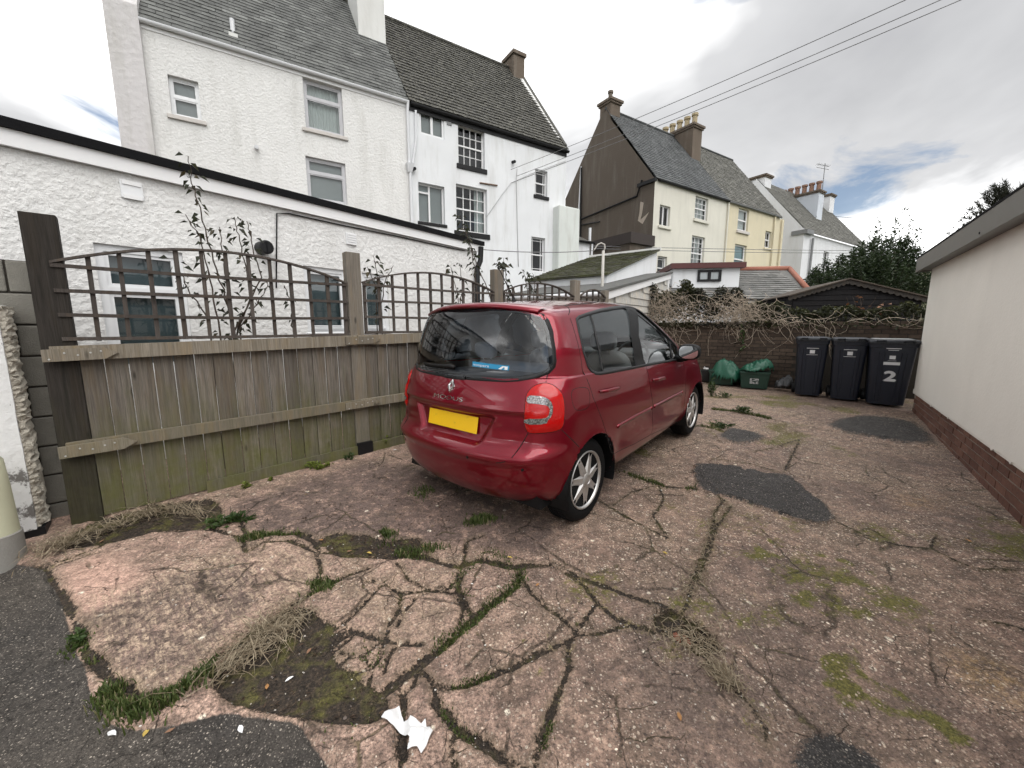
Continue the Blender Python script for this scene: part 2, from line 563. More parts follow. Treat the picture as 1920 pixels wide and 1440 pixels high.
# --- masks
ROADP = [(-4000, 1020), (0, 1050), (80, 1062), (118, 1130), (130, 1180), (158, 1250), (170, 1300), (200, 1350), (260, 1365), (420, 1330), (560, 1350), (620, 1440), (700, 1800), (700, 9000), (-9000, 9000)]
road = in_poly(PX + 5 * fbm(GX, GY, 10, 3), PY + 4 * fbm(GX, GY, 10, 13), ROADP)
road |= (PY > 90000)
TAR = [_z3([(360, 300), (430, 290), (560, 320), (700, 335), (730, 340), (780, 400), (840, 440), (890, 490), (870, 520), (760, 510), (640, 465), (500, 415), (390, 400), (370, 350)]),
       _z3([(840, 160), (930, 125), (1000, 110), (1100, 120), (1180, 140), (1240, 180), (1275, 238), (1150, 222), (1000, 190), (900, 170)]),
       _z3([(440, 190), (500, 165), (600, 178), (650, 200), (560, 215), (460, 215)]),
       _z3([(740, 1440), (760, 1330), (860, 1300), (960, 1350), (1060, 1400), (1120, 1500), (1100, 1600), (760, 1600)])]
tar = np.zeros(GX.shape)
for T in TAR: tar = np.maximum(tar, in_poly(PX + 9 * fbm(GX, GY, 9, 3), PY + 7 * fbm(GX, GY, 9, 13), T))
MOSS = [(_z3([(560, 600), (700, 560), (900, 640), (1050, 700), (1180, 800), (1100, 850), (960, 900), (800, 840), (640, 780)]), .75),
        (_z3([(860, 1000), (980, 960), (1050, 1100), (1180, 1200), (1330, 1290), (1440, 1330), (1380, 1370), (1180, 1270), (960, 1200), (860, 1110)]), 1.0),
        (_z3([(560, 50), (700, 50), (860, 75), (800, 90), (620, 75)]), .9),
        (_z3([(380, 140), (460, 140), (500, 165), (400, 178)]), .8),
        (_z2([(170, 1000), (300, 1000), (330, 1110), (280, 1190), (130, 1180)]), .9),
        (_z2([(300, 1130), (440, 1120), (470, 1240), (380, 1280)]), .6),
        (_z2([(1050, 960), (1120, 960), (1120, 1010), (1050, 1010)]), .6)]
moss = np.zeros(GX.shape)
mx = PX + 40 * fbm(GX, GY, 5, 43); my = PY + 26 * fbm(GX, GY, 5, 53)
for T, k in MOSS: moss = np.maximum(moss, k * in_poly(mx, my, T))
moss *= np.clip(.6 + 1.3 * fbm(GX, GY, 14, 61), 0, 1)
moss = np.maximum(moss, .62 * np.clip(fbm(GX, GY, 1.9, 71) * 2.4 - .25, 0, 1) * np.clip((GX + .3) / .8, 0, 1))
moss = np.maximum(moss, .55 * np.clip(1 - np.abs(dist) / .03, 0, 1) * np.clip(.5 + fbm(GX, GY, 4, 77), 0, 1))
moss = moss * (1 - np.clip(tar, 0, 1) * .85)
STAIN = _z1([(420, 740), (640, 620), (870, 560), (1000, 520), (1130, 560), (1180, 650), (1000, 840), (830, 1010), (640, 1080), (520, 960)])
dark = .85 * in_poly(jx, jy, STAIN)
dark = np.maximum(dark, .7 * np.clip(fbm(GX, GY, 1.7, 81) * 2 + .25, 0, 1) * (PX > 880))
dark = np.maximum(dark, .95 * in_poly(jx, jy, [(430, 945), (560, 905), (700, 862), (780, 880), (900, 930), (1060, 985), (1010, 1040), (860, 1020), (640, 1012), (480, 1000)]))
smooth = np.clip(1 - (PX - 760) / 420, 0, 1)                 # left slabs keep their smooth face, the rest has lost it
pinkz = in_poly(jx, jy, _z1([(260, 540), (460, 480), (640, 560), (620, 640), (500, 710), (360, 770), (300, 660)]))
ochre = .8 * in_poly(mx, my, _z3([(1290, 980), (1440, 1000), (1600, 1080), (1600, 1200), (1440, 1160)])) + .6 * in_poly(mx, my, _z3([(1110, 400), (1260, 420), (1300, 460), (1160, 450)]))
rib = np.where(in_poly(jx, jy, _z1([(300, 700), (640, 610), (1100, 420), (1450, 470), (1480, 600), (1180, 820), (640, 1140), (480, 1020)])), 1.0, 0.0)
rib = np.maximum(rib, .55 * in_poly(jx, jy, _z2([(80, 700), (420, 520), (720, 500), (720, 620), (700, 860), (380, 880), (200, 800)])))

# --- heights
tilt = 0.0
open_ = (dist > 0) & ~road
# label the slabs
lab = np.zeros(GX.shape, np.int32)
ny, nx = GX.shape
solid = (dist > .002) & ~road & (tar < .5)
cur = 0
flat = solid.ravel(); lf = lab.ravel()
# coarse flood fill on rows of runs (fast union-find)
par = [0]
def find(a):
    while par[a] != a:
        par[a] = par[par[a]]; a = par[a]
    return a
prev = []
runs_all = []
for r in range(ny):
    s = solid[r].astype(np.int8)
    e = np.diff(np.concatenate([[0], s, [0]]))
    st = np.where(e == 1)[0]; en = np.where(e == -1)[0]
    cur_runs = []
    j = 0
    for a, b in zip(st, en):
        L = len(par); par.append(L)
        for (pa, pb, pl) in prev:
            if pb <= a: continue
            if pa >= b: break
            x, y = find(L), find(pl)
            if x != y: par[max(x, y)] = min(x, y)
        cur_runs.append((a, b, L))
    runs_all.append(cur_runs); prev = cur_runs
for r, rr in enumerate(runs_all):
    for a, b, L in rr: lab[r, a:b] = find(L)
ids, cnt = np.unique(lab[lab > 0], return_counts=True)
big = [i for i, c in zip(ids, cnt) if c > 60]
off = {i: random.uniform(-.010, .008) for i in big}
ofs = np.zeros(GX.shape)
for i in big:
    msk = lab == i
    cxm, cym = GX[msk].mean(), GY[msk].mean(); far_ = np.hypot(GX[msk] - cxm, GY[msk] - cym)
    ofs[msk] = off[i] + np.clip((GX[msk] - cxm) * random.uniform(-.03, .03) + (GY[msk] - cym) * random.uniform(-.03, .03), -.012, .012)
Z = base.copy()
edge = np.clip(dist / .028, -1, 1)
dep = np.clip(.012 + wid * .55, 0, .034)
lower = np.where(edge < 0, 1.0, np.clip(1 - edge, 0, 1) ** 2.2 * .55)
Z += np.where(road, 0, -dep * lower * np.where(edge < 0, np.clip(-dist / .01, .6, 1), 1))
Z += np.where(solid, ofs * np.clip(dist / .02, 0, 1), 0)
Z += np.where(hole, -.03, 0)
Z += .004 * fbm(GX, GY, 2.2, 31) + .0022 * fbm(GX, GY, 13, 33) + .0040 * fbm(GX, GY, 34, 35, 2)
Z += np.where(dist < 0, .006 * fbm(GX, GY, 30, 41), 0)
Z += np.where(tar > .5, .004, 0)
roadlev = base - .035 + .002 * fbm(GX, GY, 40, 91)
_rb = np.clip(blur(road, 2), 0, 1); Z = Z * (1 - _rb) + roadlev * _rb
ZYARD = Z
def yard_z(x, y):
    i = int(np.clip(np.searchsorted(gy, y) - 1, 0, ny - 2)); j = int(np.clip(np.searchsorted(gx, x) - 1, 0, nx - 2))
    fy = (y - gy[i]) / (gy[i + 1] - gy[i]); fx = (x - gx[j]) / (gx[j + 1] - gx[j])
    return float((Z[i, j] * (1 - fx) + Z[i, j + 1] * fx) * (1 - fy) + (Z[i + 1, j] * (1 - fx) + Z[i + 1, j + 1] * fx) * fy)

# --- material of the ground: one recipe, the masks say what lies where
def ground_mat():
    m = Mat('yard concrete')
    w = m.world()
    a = m.sepc(m.attr('mask_a'))      # R dark stain, G moss, B road
    b = m.sepc(m.attr('mask_b'))      # R smooth face, G tarmac, B ribs
    c = m.sepc(m.attr('mask_c'))      # R pink, G ochre, B distance to the nearest crack
    warp = m.mix(.035, w, m.noise(w, 9, 1, .6, out=1))
    n_big = m.noise(w, 1.6, 3, .6)
    n_mid = m.noise(w, 11, 5, .7)
    n_fin = m.noise(w, 85, 3, .75)
    n_brk = m.noise(w, 28, 4, .8)
    def sharp(v, k, amp, lo=.46, hi=.54):
        return m.ramp(m.math('ADD', v, m.math('MULTIPLY', m.math('SUBTRACT', k, .5), amp)), [(lo, 0), (hi, 1)])
    # cement matrix, reddish brown of the local sand
    matrix = m.ramp(n_mid, [(.28, (.034, .025, .022)), (.45, (.082, .060, .052)), (.62, (.165, .122, .104)), (.8, (.26, .20, .17))])
    matrix = m.mix(m.ramp(n_big, [(.35, 0), (.7, .6)]), matrix, (.135, .112, .088))
    vn = m.node('ShaderNodeTexVoronoi'); m.l.new(warp, vn.inputs['Vector']); vn.inputs['Scale'].default_value = 60
    vn2 = m.node('ShaderNodeTexVoronoi'); m.l.new(warp, vn2.inputs['Vector']); vn2.inputs['Scale'].default_value = 125
    r1 = m.sepc(vn.outputs['Color']); r2 = m.sepc(vn2.outputs['Color'])
    peb_col = m.ramp(r1[0], [(.0, (.045, .036, .034)), (.30, (.12, .092, .083)), (.56, (.26, .21, .18)), (.80, (.31, .27, .235)), (.98, (.44, .42, .38))])
    peb2_col = m.ramp(r2[1], [(.0, (.03, .026, .025)), (.45, (.11, .088, .079)), (.75, (.23, .195, .17)), (.95, (.42, .39, .355))])
    core = m.ramp(vn.outputs['Distance'], [(.30, 1), (.40, 0)])
    core2 = m.ramp(vn2.outputs['Distance'], [(.32, 1), (.44, 0)])
    n_exp = m.noise(w, 3.2, 4, .7)
    expo = m.math('SUBTRACT', m.ramp(n_exp, [(.30, .45), (.58, 1.0)]), m.math('MULTIPLY', b[0], .26), True)
    sel = m.math('MULTIPLY', m.ramp(r1[2], [(.35, 0), (.42, 1)]), core)
    sel2 = m.math('MULTIPLY', m.ramp(r2[2], [(.30, 0), (.38, 1)]), core2)
    col = m.mix(m.math('MULTIPLY', sel2, expo), matrix, peb2_col)
    col = m.mix(m.math('MULTIPLY', sel, expo), col, peb_col)
    # smooth faced slabs: pinker, paler, pitted
    skin = m.ramp(n_mid, [(.25, (.085, .060, .053)), (.5, (.205, .150, .132)), (.75, (.32, .242, .214))])
    skin = m.mix(m.ramp(n_fin, [(.40, .85), (.53, 0)]), skin, (.085, .066, .06))
    skinf = m.math('MULTIPLY', b[0], m.ramp(m.noise(w, 5, 4, .75), [(.40, 0), (.56, .68)]), True)
    col = m.mix(skinf, col, skin)
    col = m.mix(m.math('MULTIPLY', c[0], .75), col, m.mix(n_brk, (.20, .132, .115), (.35, .25, .22)))
    # streaks left by the tamping board
    stk = m.noise(m.mapping(m.mapping(w, rot=(0, 0, RIB_ROT)), (58, 7, 1)), 1.0, 3, .7)
    ribf = m.math('MULTIPLY', b[2], m.ramp(stk, [(.40, 0), (.62, 1)]))
    worn = m.math('MULTIPLY', a[0], m.ramp(m.noise(w, 12, 4, .75), [(.36, 0), (.50, 1)]), True)
    col = m.mix(m.math('MULTIPLY', worn, .96), col, m.mix(n_fin, (.034, .026, .026), (.085, .067, .063)))
    col = m.mix(m.math('MULTIPLY', m.math('MULTIPLY', ribf, m.ramp(n_brk, [(.42, 0), (.52, 1)])), .62), col, (.27, .225, .178))
    # mottling by damp, algae and wear
    col = m.mix(m.ramp(m.noise(w, 4.5, 5, .75), [(.50, 0), (.68, .62)]), col, m.mix(.62, col, (.030, .026, .021)))
    # ochre patches, near white lichen dots
    col = m.mix(m.math('MULTIPLY', c[1], m.ramp(n_brk, [(.4, 0), (.62, .7)])), col, (.18, .125, .055))
    ln = m.voronoi(warp, 6.5)
    col = m.mix(m.math('MULTIPLY', m.ramp(ln, [(.05, .9), (.10, 0)]), m.ramp(n_fin, [(.40, 0), (.48, 1)])), col, (.36, .355, .32))
    # tarmac patches
    tarf = sharp(b[1], n_brk, .95, .40, .56)
    tarc = m.mix(core2, (.014, .014, .015), m.ramp(r2[0], [(0, (.025, .025, .026)), (.6, (.055, .055, .055)), (.9, (.075, .074, .072)), (.985, (.17, .165, .155))]))
    col = m.mix(tarf, col, tarc)
    # moss
    mossc = m.mix(n_fin, (.017, .019, .005), (.086, .088, .020))
    mf = m.math('MULTIPLY', m.ramp(m.math('ADD', a[1], m.math('MULTIPLY', m.math('SUBTRACT', n_brk, .5), 1.5)), [(.38, 0), (.62, .8)]), m.ramp(a[1], [(.05, 0), (.2, 1)]), True)
    mf = m.math('MULTIPLY', mf, m.math('SUBTRACT', 1.15, m.math('MULTIPLY', sel, m.ramp(r1[0], [(.6, 0), (.75, .95)]))), True)
    col = m.mix(mf, col, mossc)
    # soil and leaf mould in cracks, with a ragged edge and a dirty fringe
    dn = m.math('ADD', c[2], m.math('ADD', m.math('MULTIPLY', m.math('SUBTRACT', n_brk, .5), .34), m.math('MULTIPLY', m.math('SUBTRACT', n_fin, .5), .14)))
    fringe = m.ramp(dn, [(.50, 1), (.72, 0)])
    soilf = m.ramp(dn, [(.495, 1), (.535, 0)])
    soil = m.ramp(m.noise(w, 70, 4, .8), [(.25, (.004, .0033, .0028)), (.5, (.015, .012, .0095)), (.68, (.045, .035, .026)), (.84, (.11, .088, .062))])
    soil = m.mix(m.math('MULTIPLY', m.ramp(m.noise(w, 6, 3, .7), [(.50, 0), (.64, .8)]), .7), soil, mossc)
    col = m.mix(m.math('MULTIPLY', fringe, .50), col, m.mix(n_brk, (.040, .036, .020), (.105, .085, .062)))
    col = m.mix(soilf, col, soil)
    hv = m.mix(.10, w, m.noise(w, 3.0, 4, .7, out=1))
    hl = m.math('MINIMUM', m.voronoi(hv, 2.1, 'DISTANCE_TO_EDGE'), m.math('MULTIPLY', m.voronoi(hv, 5.3, 'DISTANCE_TO_EDGE'), 1.9))
    hairf = m.math('MULTIPLY', m.ramp(m.math('ADD', hl, m.math('MULTIPLY', n_fin, .012)), [(.010, 1), (.022, 0)]), m.ramp(n_exp, [(.46, 0), (.55, 1)]), True)
    hairf = m.math('MULTIPLY', hairf, m.math('SUBTRACT', 1.0, tarf), True)
    col = m.mix(m.math('MULTIPLY', hairf, .75), col, soil)
    # the road beside the yard
    rdf = sharp(a[2], n_brk, .30)
    rst = m.ramp(r2[0], [(.0, (.018, .0175, .0175)), (.5, (.046, .045, .0435)), (.85, (.09, .087, .083)), (.97, (.20, .192, .18))])
    rdc = m.mix(core2, (.018, .0172, .017), rst)
    rdc = m.mix(m.ramp(n_big, [(.4, 0), (.75, .35)]), rdc, (.075, .069, .062))
    col = m.mix(rdf, col, rdc)
    col = m.mix(.55, col, m.ramp(n_fin, [(.32, .18), (.68, .86)]), 'OVERLAY')
    col = m.mix(.55, col, m.ramp(n_brk, [(.30, .20), (.70, .82)]), 'OVERLAY')
    col = m.mix(1.0, col, (2.22, 2.03, 1.83), 'MULTIPLY')
    h = m.math('ADD', m.math('MULTIPLY', m.math('MULTIPLY', core, m.math('MAXIMUM', expo, rdf)), .5), m.math('MULTIPLY', m.math('MULTIPLY', core2, m.math('MAXIMUM', expo, rdf)), .35))
    h = m.math('ADD', h, m.math('MULTIPLY', n_fin, .9))
    h = m.math('ADD', h, m.math('MULTIPLY', n_brk, .8))
    h = m.math('ADD', h, m.math('MULTIPLY', ribf, .6))
    h = m.math('SUBTRACT', h, m.math('ADD', m.math('MULTIPLY', soilf, 1.6), m.math('MULTIPLY', hairf, 1.2)))
    m.set(color=col, rough=m.ramp(n_mid, [(.3, .62), (.7, .9)]), normal=m.bump(h, 1.0, .009), spec=.38)
    return m.m
_ra, _rb = ground_at(250, 1131), ground_at(287, 1277)
RIB_ROT = math.pi / 2 - math.atan2(_rb.y - _ra.y, _rb.x - _ra.x)
M_YARD = ground_mat()
M_ROAD = M_YARD

# --- split the grid: slabs, tarmac, soil, road
inner = (GAR.v.x * (GX - GAR.o.x) + GAR.v.y * (GY - GAR.o.y) < .12)
fq = np.arange(ny * nx).reshape(ny, nx)
quads = np.stack([fq[:-1, :-1], fq[:-1, 1:], fq[1:, 1:], fq[1:, :-1]], -1)
lab_s = lab.copy()
small = ~np.isin(lab_s, big)
lab_s[small] = 0
qlab = np.maximum(np.maximum(lab_s[:-1, :-1], lab_s[1:, 1:]), np.maximum(lab_s[:-1, 1:], lab_s[1:, :-1]))
qroad = road[:-1, :-1] & road[1:, 1:] & road[:-1, 1:] & road[1:, :-1]
qtar = np.zeros(qroad.shape, int)
for k, T in enumerate(TAR):
    ip = in_poly(PX + 9 * fbm(GX, GY, 9, 3), PY + 7 * fbm(GX, GY, 9, 13), T)
    qtar = np.where(ip[:-1, :-1] & ip[1:, 1:], k + 1, qtar)
MA = np.stack([blur(dark, 2), blur(moss, 1), blur(road, 2), np.ones(GX.shape)], -1)
tarb = blur(tar, 5)
sdf = np.clip(.5 + np.where(tar > .5, .09, dist) / .16, 0, 1)
MBm = np.stack([smooth, tarb, blur(rib, 3), np.ones(GX.shape)], -1)
MC = np.stack([blur(pinkz * .9, 3), blur(ochre, 3), sdf, np.ones(GX.shape)], -1)
VXYZ = np.stack([GX, GY, Z], -1).reshape(-1, 3)
def grid_obj(name, qmask, mat, parent=None):
    q = quads[qmask].reshape(-1, 4)
    if len(q) == 0: return None
    us, inv = np.unique(q, return_inverse=True)
    inv = inv.reshape(-1, 4)
    me = bpy.data.meshes.new(name)
    me.vertices.add(len(us)); me.vertices.foreach_set('co', VXYZ[us].astype(np.float32).ravel())
    me.loops.add(len(inv) * 4); me.loops.foreach_set('vertex_index', inv.astype(np.int32).ravel())
    me.polygons.add(len(inv)); me.polygons.foreach_set('loop_start', np.arange(0, len(inv) * 4, 4, dtype=np.int32))
    me.polygons.foreach_set('use_smooth', np.ones(len(inv), bool))
    me.materials.append(mat)
    me.update(calc_edges=True)
    for nm, A in (('mask_a', MA), ('mask_b', MBm), ('mask_c', MC)):
        at = me.attributes.new(nm, 'FLOAT_COLOR', 'POINT')
        at.data.foreach_set('color', A.reshape(-1, 4)[us].astype(np.float32).ravel())
    o = bpy.data.objects.new(name, me)
    C.objects.link(o)
    if parent is not None: o.parent = parent
    return o
yard = grid_obj('yard', (qlab == 0) & ~qroad & (qtar == 0), M_YARD)
tag(yard, kind='structure')
for i in big:
    grid_obj('concrete_slab', (qlab == i) & ~qroad & (qtar == 0), M_YARD, yard)
for k in range(len(TAR)):
    grid_obj('tarmac_patch', (qtar == k + 1) & ~qroad, M_YARD, yard)
rd = grid_obj('road', qroad, M_ROAD)
tag(rd, kind='structure')

# --- land beyond, out to the horizon
def land():
    mb = MB()
    xs = [-900, -300, -80, -30, -9, 0, 12, 30, 80, 300, 900]
    ys = [-900, -200, -40, -4, 12, 20, 40, 90, 200, 500, 1500]
    vs = []; fs = []
    for y in ys:
        for x in xs:
            z = -.35 if y <= 12 else .05
            vs.append((x, y, z))
    n = len(xs)
    for j in range(len(ys) - 1):
        for i in range(n - 1):
            fs.append((j * n + i, j * n + i + 1, (j + 1) * n + i + 1, (j + 1) * n + i))
    mb.add(vs, fs)
    return mb
_m = Mat('garden soil and grass')
_w = _m.world()
_m.set(color=_m.ramp(_m.noise(_w, .8, 6, .65), [(.3, (.028, .03, .014)), (.55, (.05, .06, .022)), (.75, (.085, .075, .045))]), rough=.95, normal=_m.bump(_m.noise(_w, 20, 4), .6, .05))
tag(land().build('ground', _m.m), kind='structure')
# ================================================================== CAR
def car_mats():
    d = {}
    m = Mat('red metallic paint'); w = m.world()
    fl = m.noise(w, 900, 2, .5)
    dirt = m.ramp(m.noise(w, 7, 6, .7), [(.55, 0), (.85, .04)])
    col = m.mix(fl, (.165, .001, .010), (.25, .0028, .017))
    col = m.mix(dirt, col, (.20, .13, .11))
    m.set(color=col, rough=m.mix(dirt, (.34, .34, .34), (.6, .6, .6)), metal=.62, coat=1.0, coat_rough=.012, spec=.3,
          normal=m.bump(m.noise(w, 5, 2, .5), .012, .05))
    d['paint'] = m.m
    d['black'] = plain('black plastic trim', (.006, .006, .0065), .5, bump=.15, bscale=400, spec=.25)
    d['rubber'] = plain('window rubber', (.008, .008, .009), .6)
    d['gap'] = plain('panel gap shade and lamp seal', (.006, .004, .004), .9)  # near-black paints the shade inside panel gaps; lamp seal shares it
    d['tyre'] = plain('tyre rubber', (.0075, .0075, .008), .85, var=.3, scale=30, bump=.25, bscale=140, spec=.15)
    m = Mat('silver alloy'); w = m.world()
    dust = m.ramp(m.noise(w, 14, 5, .7), [(.35, 0), (.75, .55)])
    m.set(color=m.mix(dust, (.60, .60, .60), (.33, .28, .23)), metal=.75, rough=m.mix(dust, (.3, .3, .3), (.65, .65, .65)))
    d['alloy'] = m.m
    d['drum'] = plain('rusty brake drum', (.045, .035, .03), .8, var=.4, scale=40)
    d['chrome'] = plain('chrome', (.82, .82, .83), .12, 1.0, var=.03)
    d['trim_in'] = plain('dark cabin trim', (.12, .125, .135), .8, bump=.2, bscale=200)
    d['seat'] = plain('grey seat cloth', (.24, .25, .265), .95, var=.2, bump=.3, bscale=300)
    d['plate'] = None
    m = Mat('yellow number plate'); w = m.world()
    sm = m.ramp(m.noise(w, 26, 5, .75), [(.60, 0), (.72, .5)])
    m.set(color=m.mix(sm, (.86, .52, .012), (.42, .27, .05)), rough=.35, spec=.4)
    d['plate'] = m.m
    def glass(name, tint, refl=1.0):
        m = Mat(name)
        m.n.remove(m.b)
        tr = m.node('ShaderNodeBsdfTransparent'); tr.inputs[0].default_value = (*tint, 1)
        gl = m.node('ShaderNodeBsdfGlossy'); gl.inputs['Roughness'].default_value = .012
        fr = m.node('ShaderNodeFresnel'); fr.inputs[0].default_value = 1.62
        mx = m.node('ShaderNodeMixShader')
        m.l.new(m.math('MULTIPLY', fr.outputs[0], refl, True), mx.inputs[0]); m.l.new(tr.outputs[0], mx.inputs[1]); m.l.new(gl.outputs[0], mx.inputs[2])
        m.l.new(mx.outputs[0], m.out.inputs[0])
        return m.m
    d['glass'] = glass('clear car glass', (.90, .94, .92))
    d['glass_rear'] = glass('tinted rear glass', (.80, .89, .98), 1.3)
    m = Mat('red lamp lens'); w = m.world()
    v = m.node('ShaderNodeTexWave', wave_type='BANDS', bands_direction='Z'); m.l.new(w, v.inputs[0]); v.inputs['Scale'].default_value = 45
    m.set(color=m.mix(v.outputs['Fac'], (.36, .002, .002), (.55, .004, .004)), rough=.2, coat=.6, coat_rough=.02, spec=.3)
    d['lens'] = m.m
    m = Mat('clear lamp lens'); w = m.world()
    v = m.node('ShaderNodeTexVoronoi'); m.l.new(m.mapping(w, (1, 1, 1)), v.inputs[0]); v.inputs['Scale'].default_value = 95
    m.set(color=m.ramp(v.outputs['Distance'], [(.1, (.55, .54, .53)), (.5, (.26, .25, .25)), (.8, (.12, .11, .11))]), rough=.1, metal=.55, coat=1.0, coat_rough=.02)
    d['clear'] = m.m
    m = Mat('blue window sticker')
    m.set(color=(.02, .26, .48), rough=.35)
    d['sticker'] = m.m
    d['white'] = plain('white print', (.8, .8, .8), .4, var=.03)
    d['mirror'] = plain('mirror glass', (.8, .82, .83), .02, 1.0, var=.0)
    d['cloth'] = plain('pale object on seat', (.5, .52, .5), .8)
    return d
CM = car_mats()
CAR_O = Vector((-.073, 3.2061, CAM_H - 1.386))
_cy, _cpt = .7017, .0394
CU = Vector((math.sin(_cy) * math.cos(_cpt), math.cos(_cy) * math.cos(_cpt), math.sin(_cpt)))
CRt = Vector((math.cos(_cy), -math.sin(_cy), 0))
CUp = CRt.cross(CU)
CMx = np.array([CRt, CU, CUp])                       # rows: car axes in world
def c2w(P):
    P = np.asarray(P, float)
    return P @ CMx + np.array(CAR_O)
def w2c_dir(d): return Vector((d.dot(CRt), d.dot(CU), d.dot(CUp)))
CAMC = w2c_dir(Vector((0, 0, CAM_H)) - CAR_O)

car = thing('car', CAR_O, 'dark red five-door hatchback parked beside the board fence', 'car')

# ---------- lofted shell
NS = 260
SA, SB = .36, .76
def spl(xs, ys):
    xs = np.array(xs, float); ys = np.array(ys, float)
    # monotone-ish cubic via finite tangents
    m = np.gradient(ys, xs)
    def f(x):
        x = np.asarray(x, float)
        i = np.clip(np.searchsorted(xs, x) - 1, 0, len(xs) - 2)
        h = xs[i + 1] - xs[i]; t = np.clip((x - xs[i]) / h, 0, 1)
        return (2 * t**3 - 3 * t**2 + 1) * ys[i] + (t**3 - 2 * t**2 + t) * h * m[i] + (-2 * t**3 + 3 * t**2) * ys[i + 1] + (t**3 - t**2) * h * m[i + 1]
    return f
_s = np.linspace(0, 1, NS)
def outline(w, yr, Lr, nr, yf, Lf, nf):
    x = np.empty(NS); y = np.empty(NS)
    a = _s <= SA; c = _s >= SB; b = ~a & ~c
    # a blend of plain angle and arc-like spacing keeps points even
    ph = (_s[a] / SA) * math.pi / 2
    ex = 2 / nr
    tx = np.sin(ph) ** ex; ty = 1 - np.cos(ph) ** ex
    x[a] = w * tx; y[a] = yr + Lr * ty
    k = (_s[b] - SA) / (SB - SA)
    x[b] = w; y[b] = (yr + Lr) + k * (yf - Lf - yr - Lr)
    ph = ((1 - _s[c]) / (1 - SB)) * math.pi / 2
    ex = 2 / nf
    x[c] = w * np.sin(ph) ** ex; y[c] = yf - Lf * (1 - np.cos(ph) ** ex)
    # the sides bow gently inwards to both ends
    x *= 1 - .020 * np.clip((y - 1.1) / 1.6, -1, 1.4) ** 2
    return x, y
KZ = [.19, .24, .30, .40, .50, .57, .60, .635, .70, .80, .86, .95, 1.05]
f_w = spl(KZ, [.70, .765, .800, .825, .838, .843, .845, .847, .849, .849, .846, .836, .814])
f_yr = spl(KZ, [-.46, -.53, -.58, -.618, -.634, -.636, -.622, -.592, -.572, -.560, -.552, -.522, -.470])
f_yf = spl(KZ, [3.05, 3.12, 3.17, 3.20, 3.215, 3.215, 3.21, 3.205, 3.19, 3.14, 3.10, 3.04, 2.98])
NL, NHOOD, NG, NC = 74, 16, 46, 34
rows = []
def zbelt(y):
    z = 1.055 - .038 * np.clip(y, -.5, 2.1) / 2.1
    k = np.clip((y - 2.05) / 1.1, 0, 1)
    return z - .235 * k ** 1.3
for i in range(NL):
    t = i / (NL - 1)
    zr = .19 + t * .86                                  # nominal level
    x, y = outline(float(f_w(zr)), float(f_yr(zr)), .43 - .03 * t, 2.45 + .15 * t, float(f_yf(zr)), .55, 2.4)
    z = .19 + t * (zbelt(y) - .19)
    rows.append(np.stack([x, y, z], -1))
# belt to cowl: bonnet in front, a thin shoulder elsewhere
x0, y0, z0 = rows[-1].T
xb, yb = outline(.800, -.452, .40, 2.6, 2.42, .42, 2.2)
zb = np.where(yb > 1.9, 1.015 + .045 * np.clip((yb - 1.9) / .5, 0, 1), zbelt(yb) + .012)
for i in range(1, NHOOD + 1):
    t = i / NHOOD
    bul = .035 * np.sin(math.pi * t) * np.clip((y0 - 2.2) / .6, 0, 1)
    rows.append(np.stack([x0 + (xb - x0) * t, y0 + (yb - y0) * t, z0 + (zb - z0) * t + bul], -1))
def zroof(x, y):
    k = np.where(y < .75, (y - .75) / 1.05, (y - .75) / 1.0)
    return 1.588 - np.where(y < .75, .034, .048) * k ** 2 - .078 * np.abs(x / .64) ** 2.3
xe, ye = outline(.640, -.315, .26, 2.9, 1.46, .36, 2.5)
ze = zroof(xe, ye)
for i in range(1, NG + 1):
    t = i / NG
    # convex glass: bulge outwards, most at mid height
    bl = .022 * math.sin(math.pi * t)
    nx_ = np.where(_s < SA, np.sin(_s / SA * math.pi / 2), np.where(_s > SB, np.sin((1 - _s) / (1 - SB) * math.pi / 2), 1))
    ny_ = np.where(_s < SA, -np.cos(_s / SA * math.pi / 2), np.where(_s > SB, np.cos((1 - _s) / (1 - SB) * math.pi / 2), 0))
    rows.append(np.stack([xb + (xe - xb) * t + bl * nx_, yb + (ye - yb) * t + bl * ny_, zb + (ze - zb) * t], -1))
ysp = np.clip(ye, .05, 1.10)
for i in range(1, NC + 1):
    t = i / NC
    x = xe * (1 - t); y = ye + (ysp - ye) * t
    rows.append(np.stack([x, y, zroof(x, y)], -1))
S = np.array(rows)                                    # [row, s, 3], right half
NR = len(S)
R_BELT, R_COWL, R_EAVE = NL - 1, NL - 1 + NHOOD, NL - 1 + NHOOD + NG
def relax(c, half, it):
    a, b = max(1, c - half), min(NR - 1, c + half)
    for _ in range(it):
        T = S.copy()
        for r in range(a, b):
            k = 1 - abs(r - c) / (half + 1)
            T[r] = S[r] * (1 - .5 * k) + .25 * k * (S[r - 1] + S[r + 1])
        S[1:NR - 1] = T[1:NR - 1]
relax(R_EAVE, 7, 26)
relax(R_BELT, 4, 5)
relax(R_COWL, 4, 6)
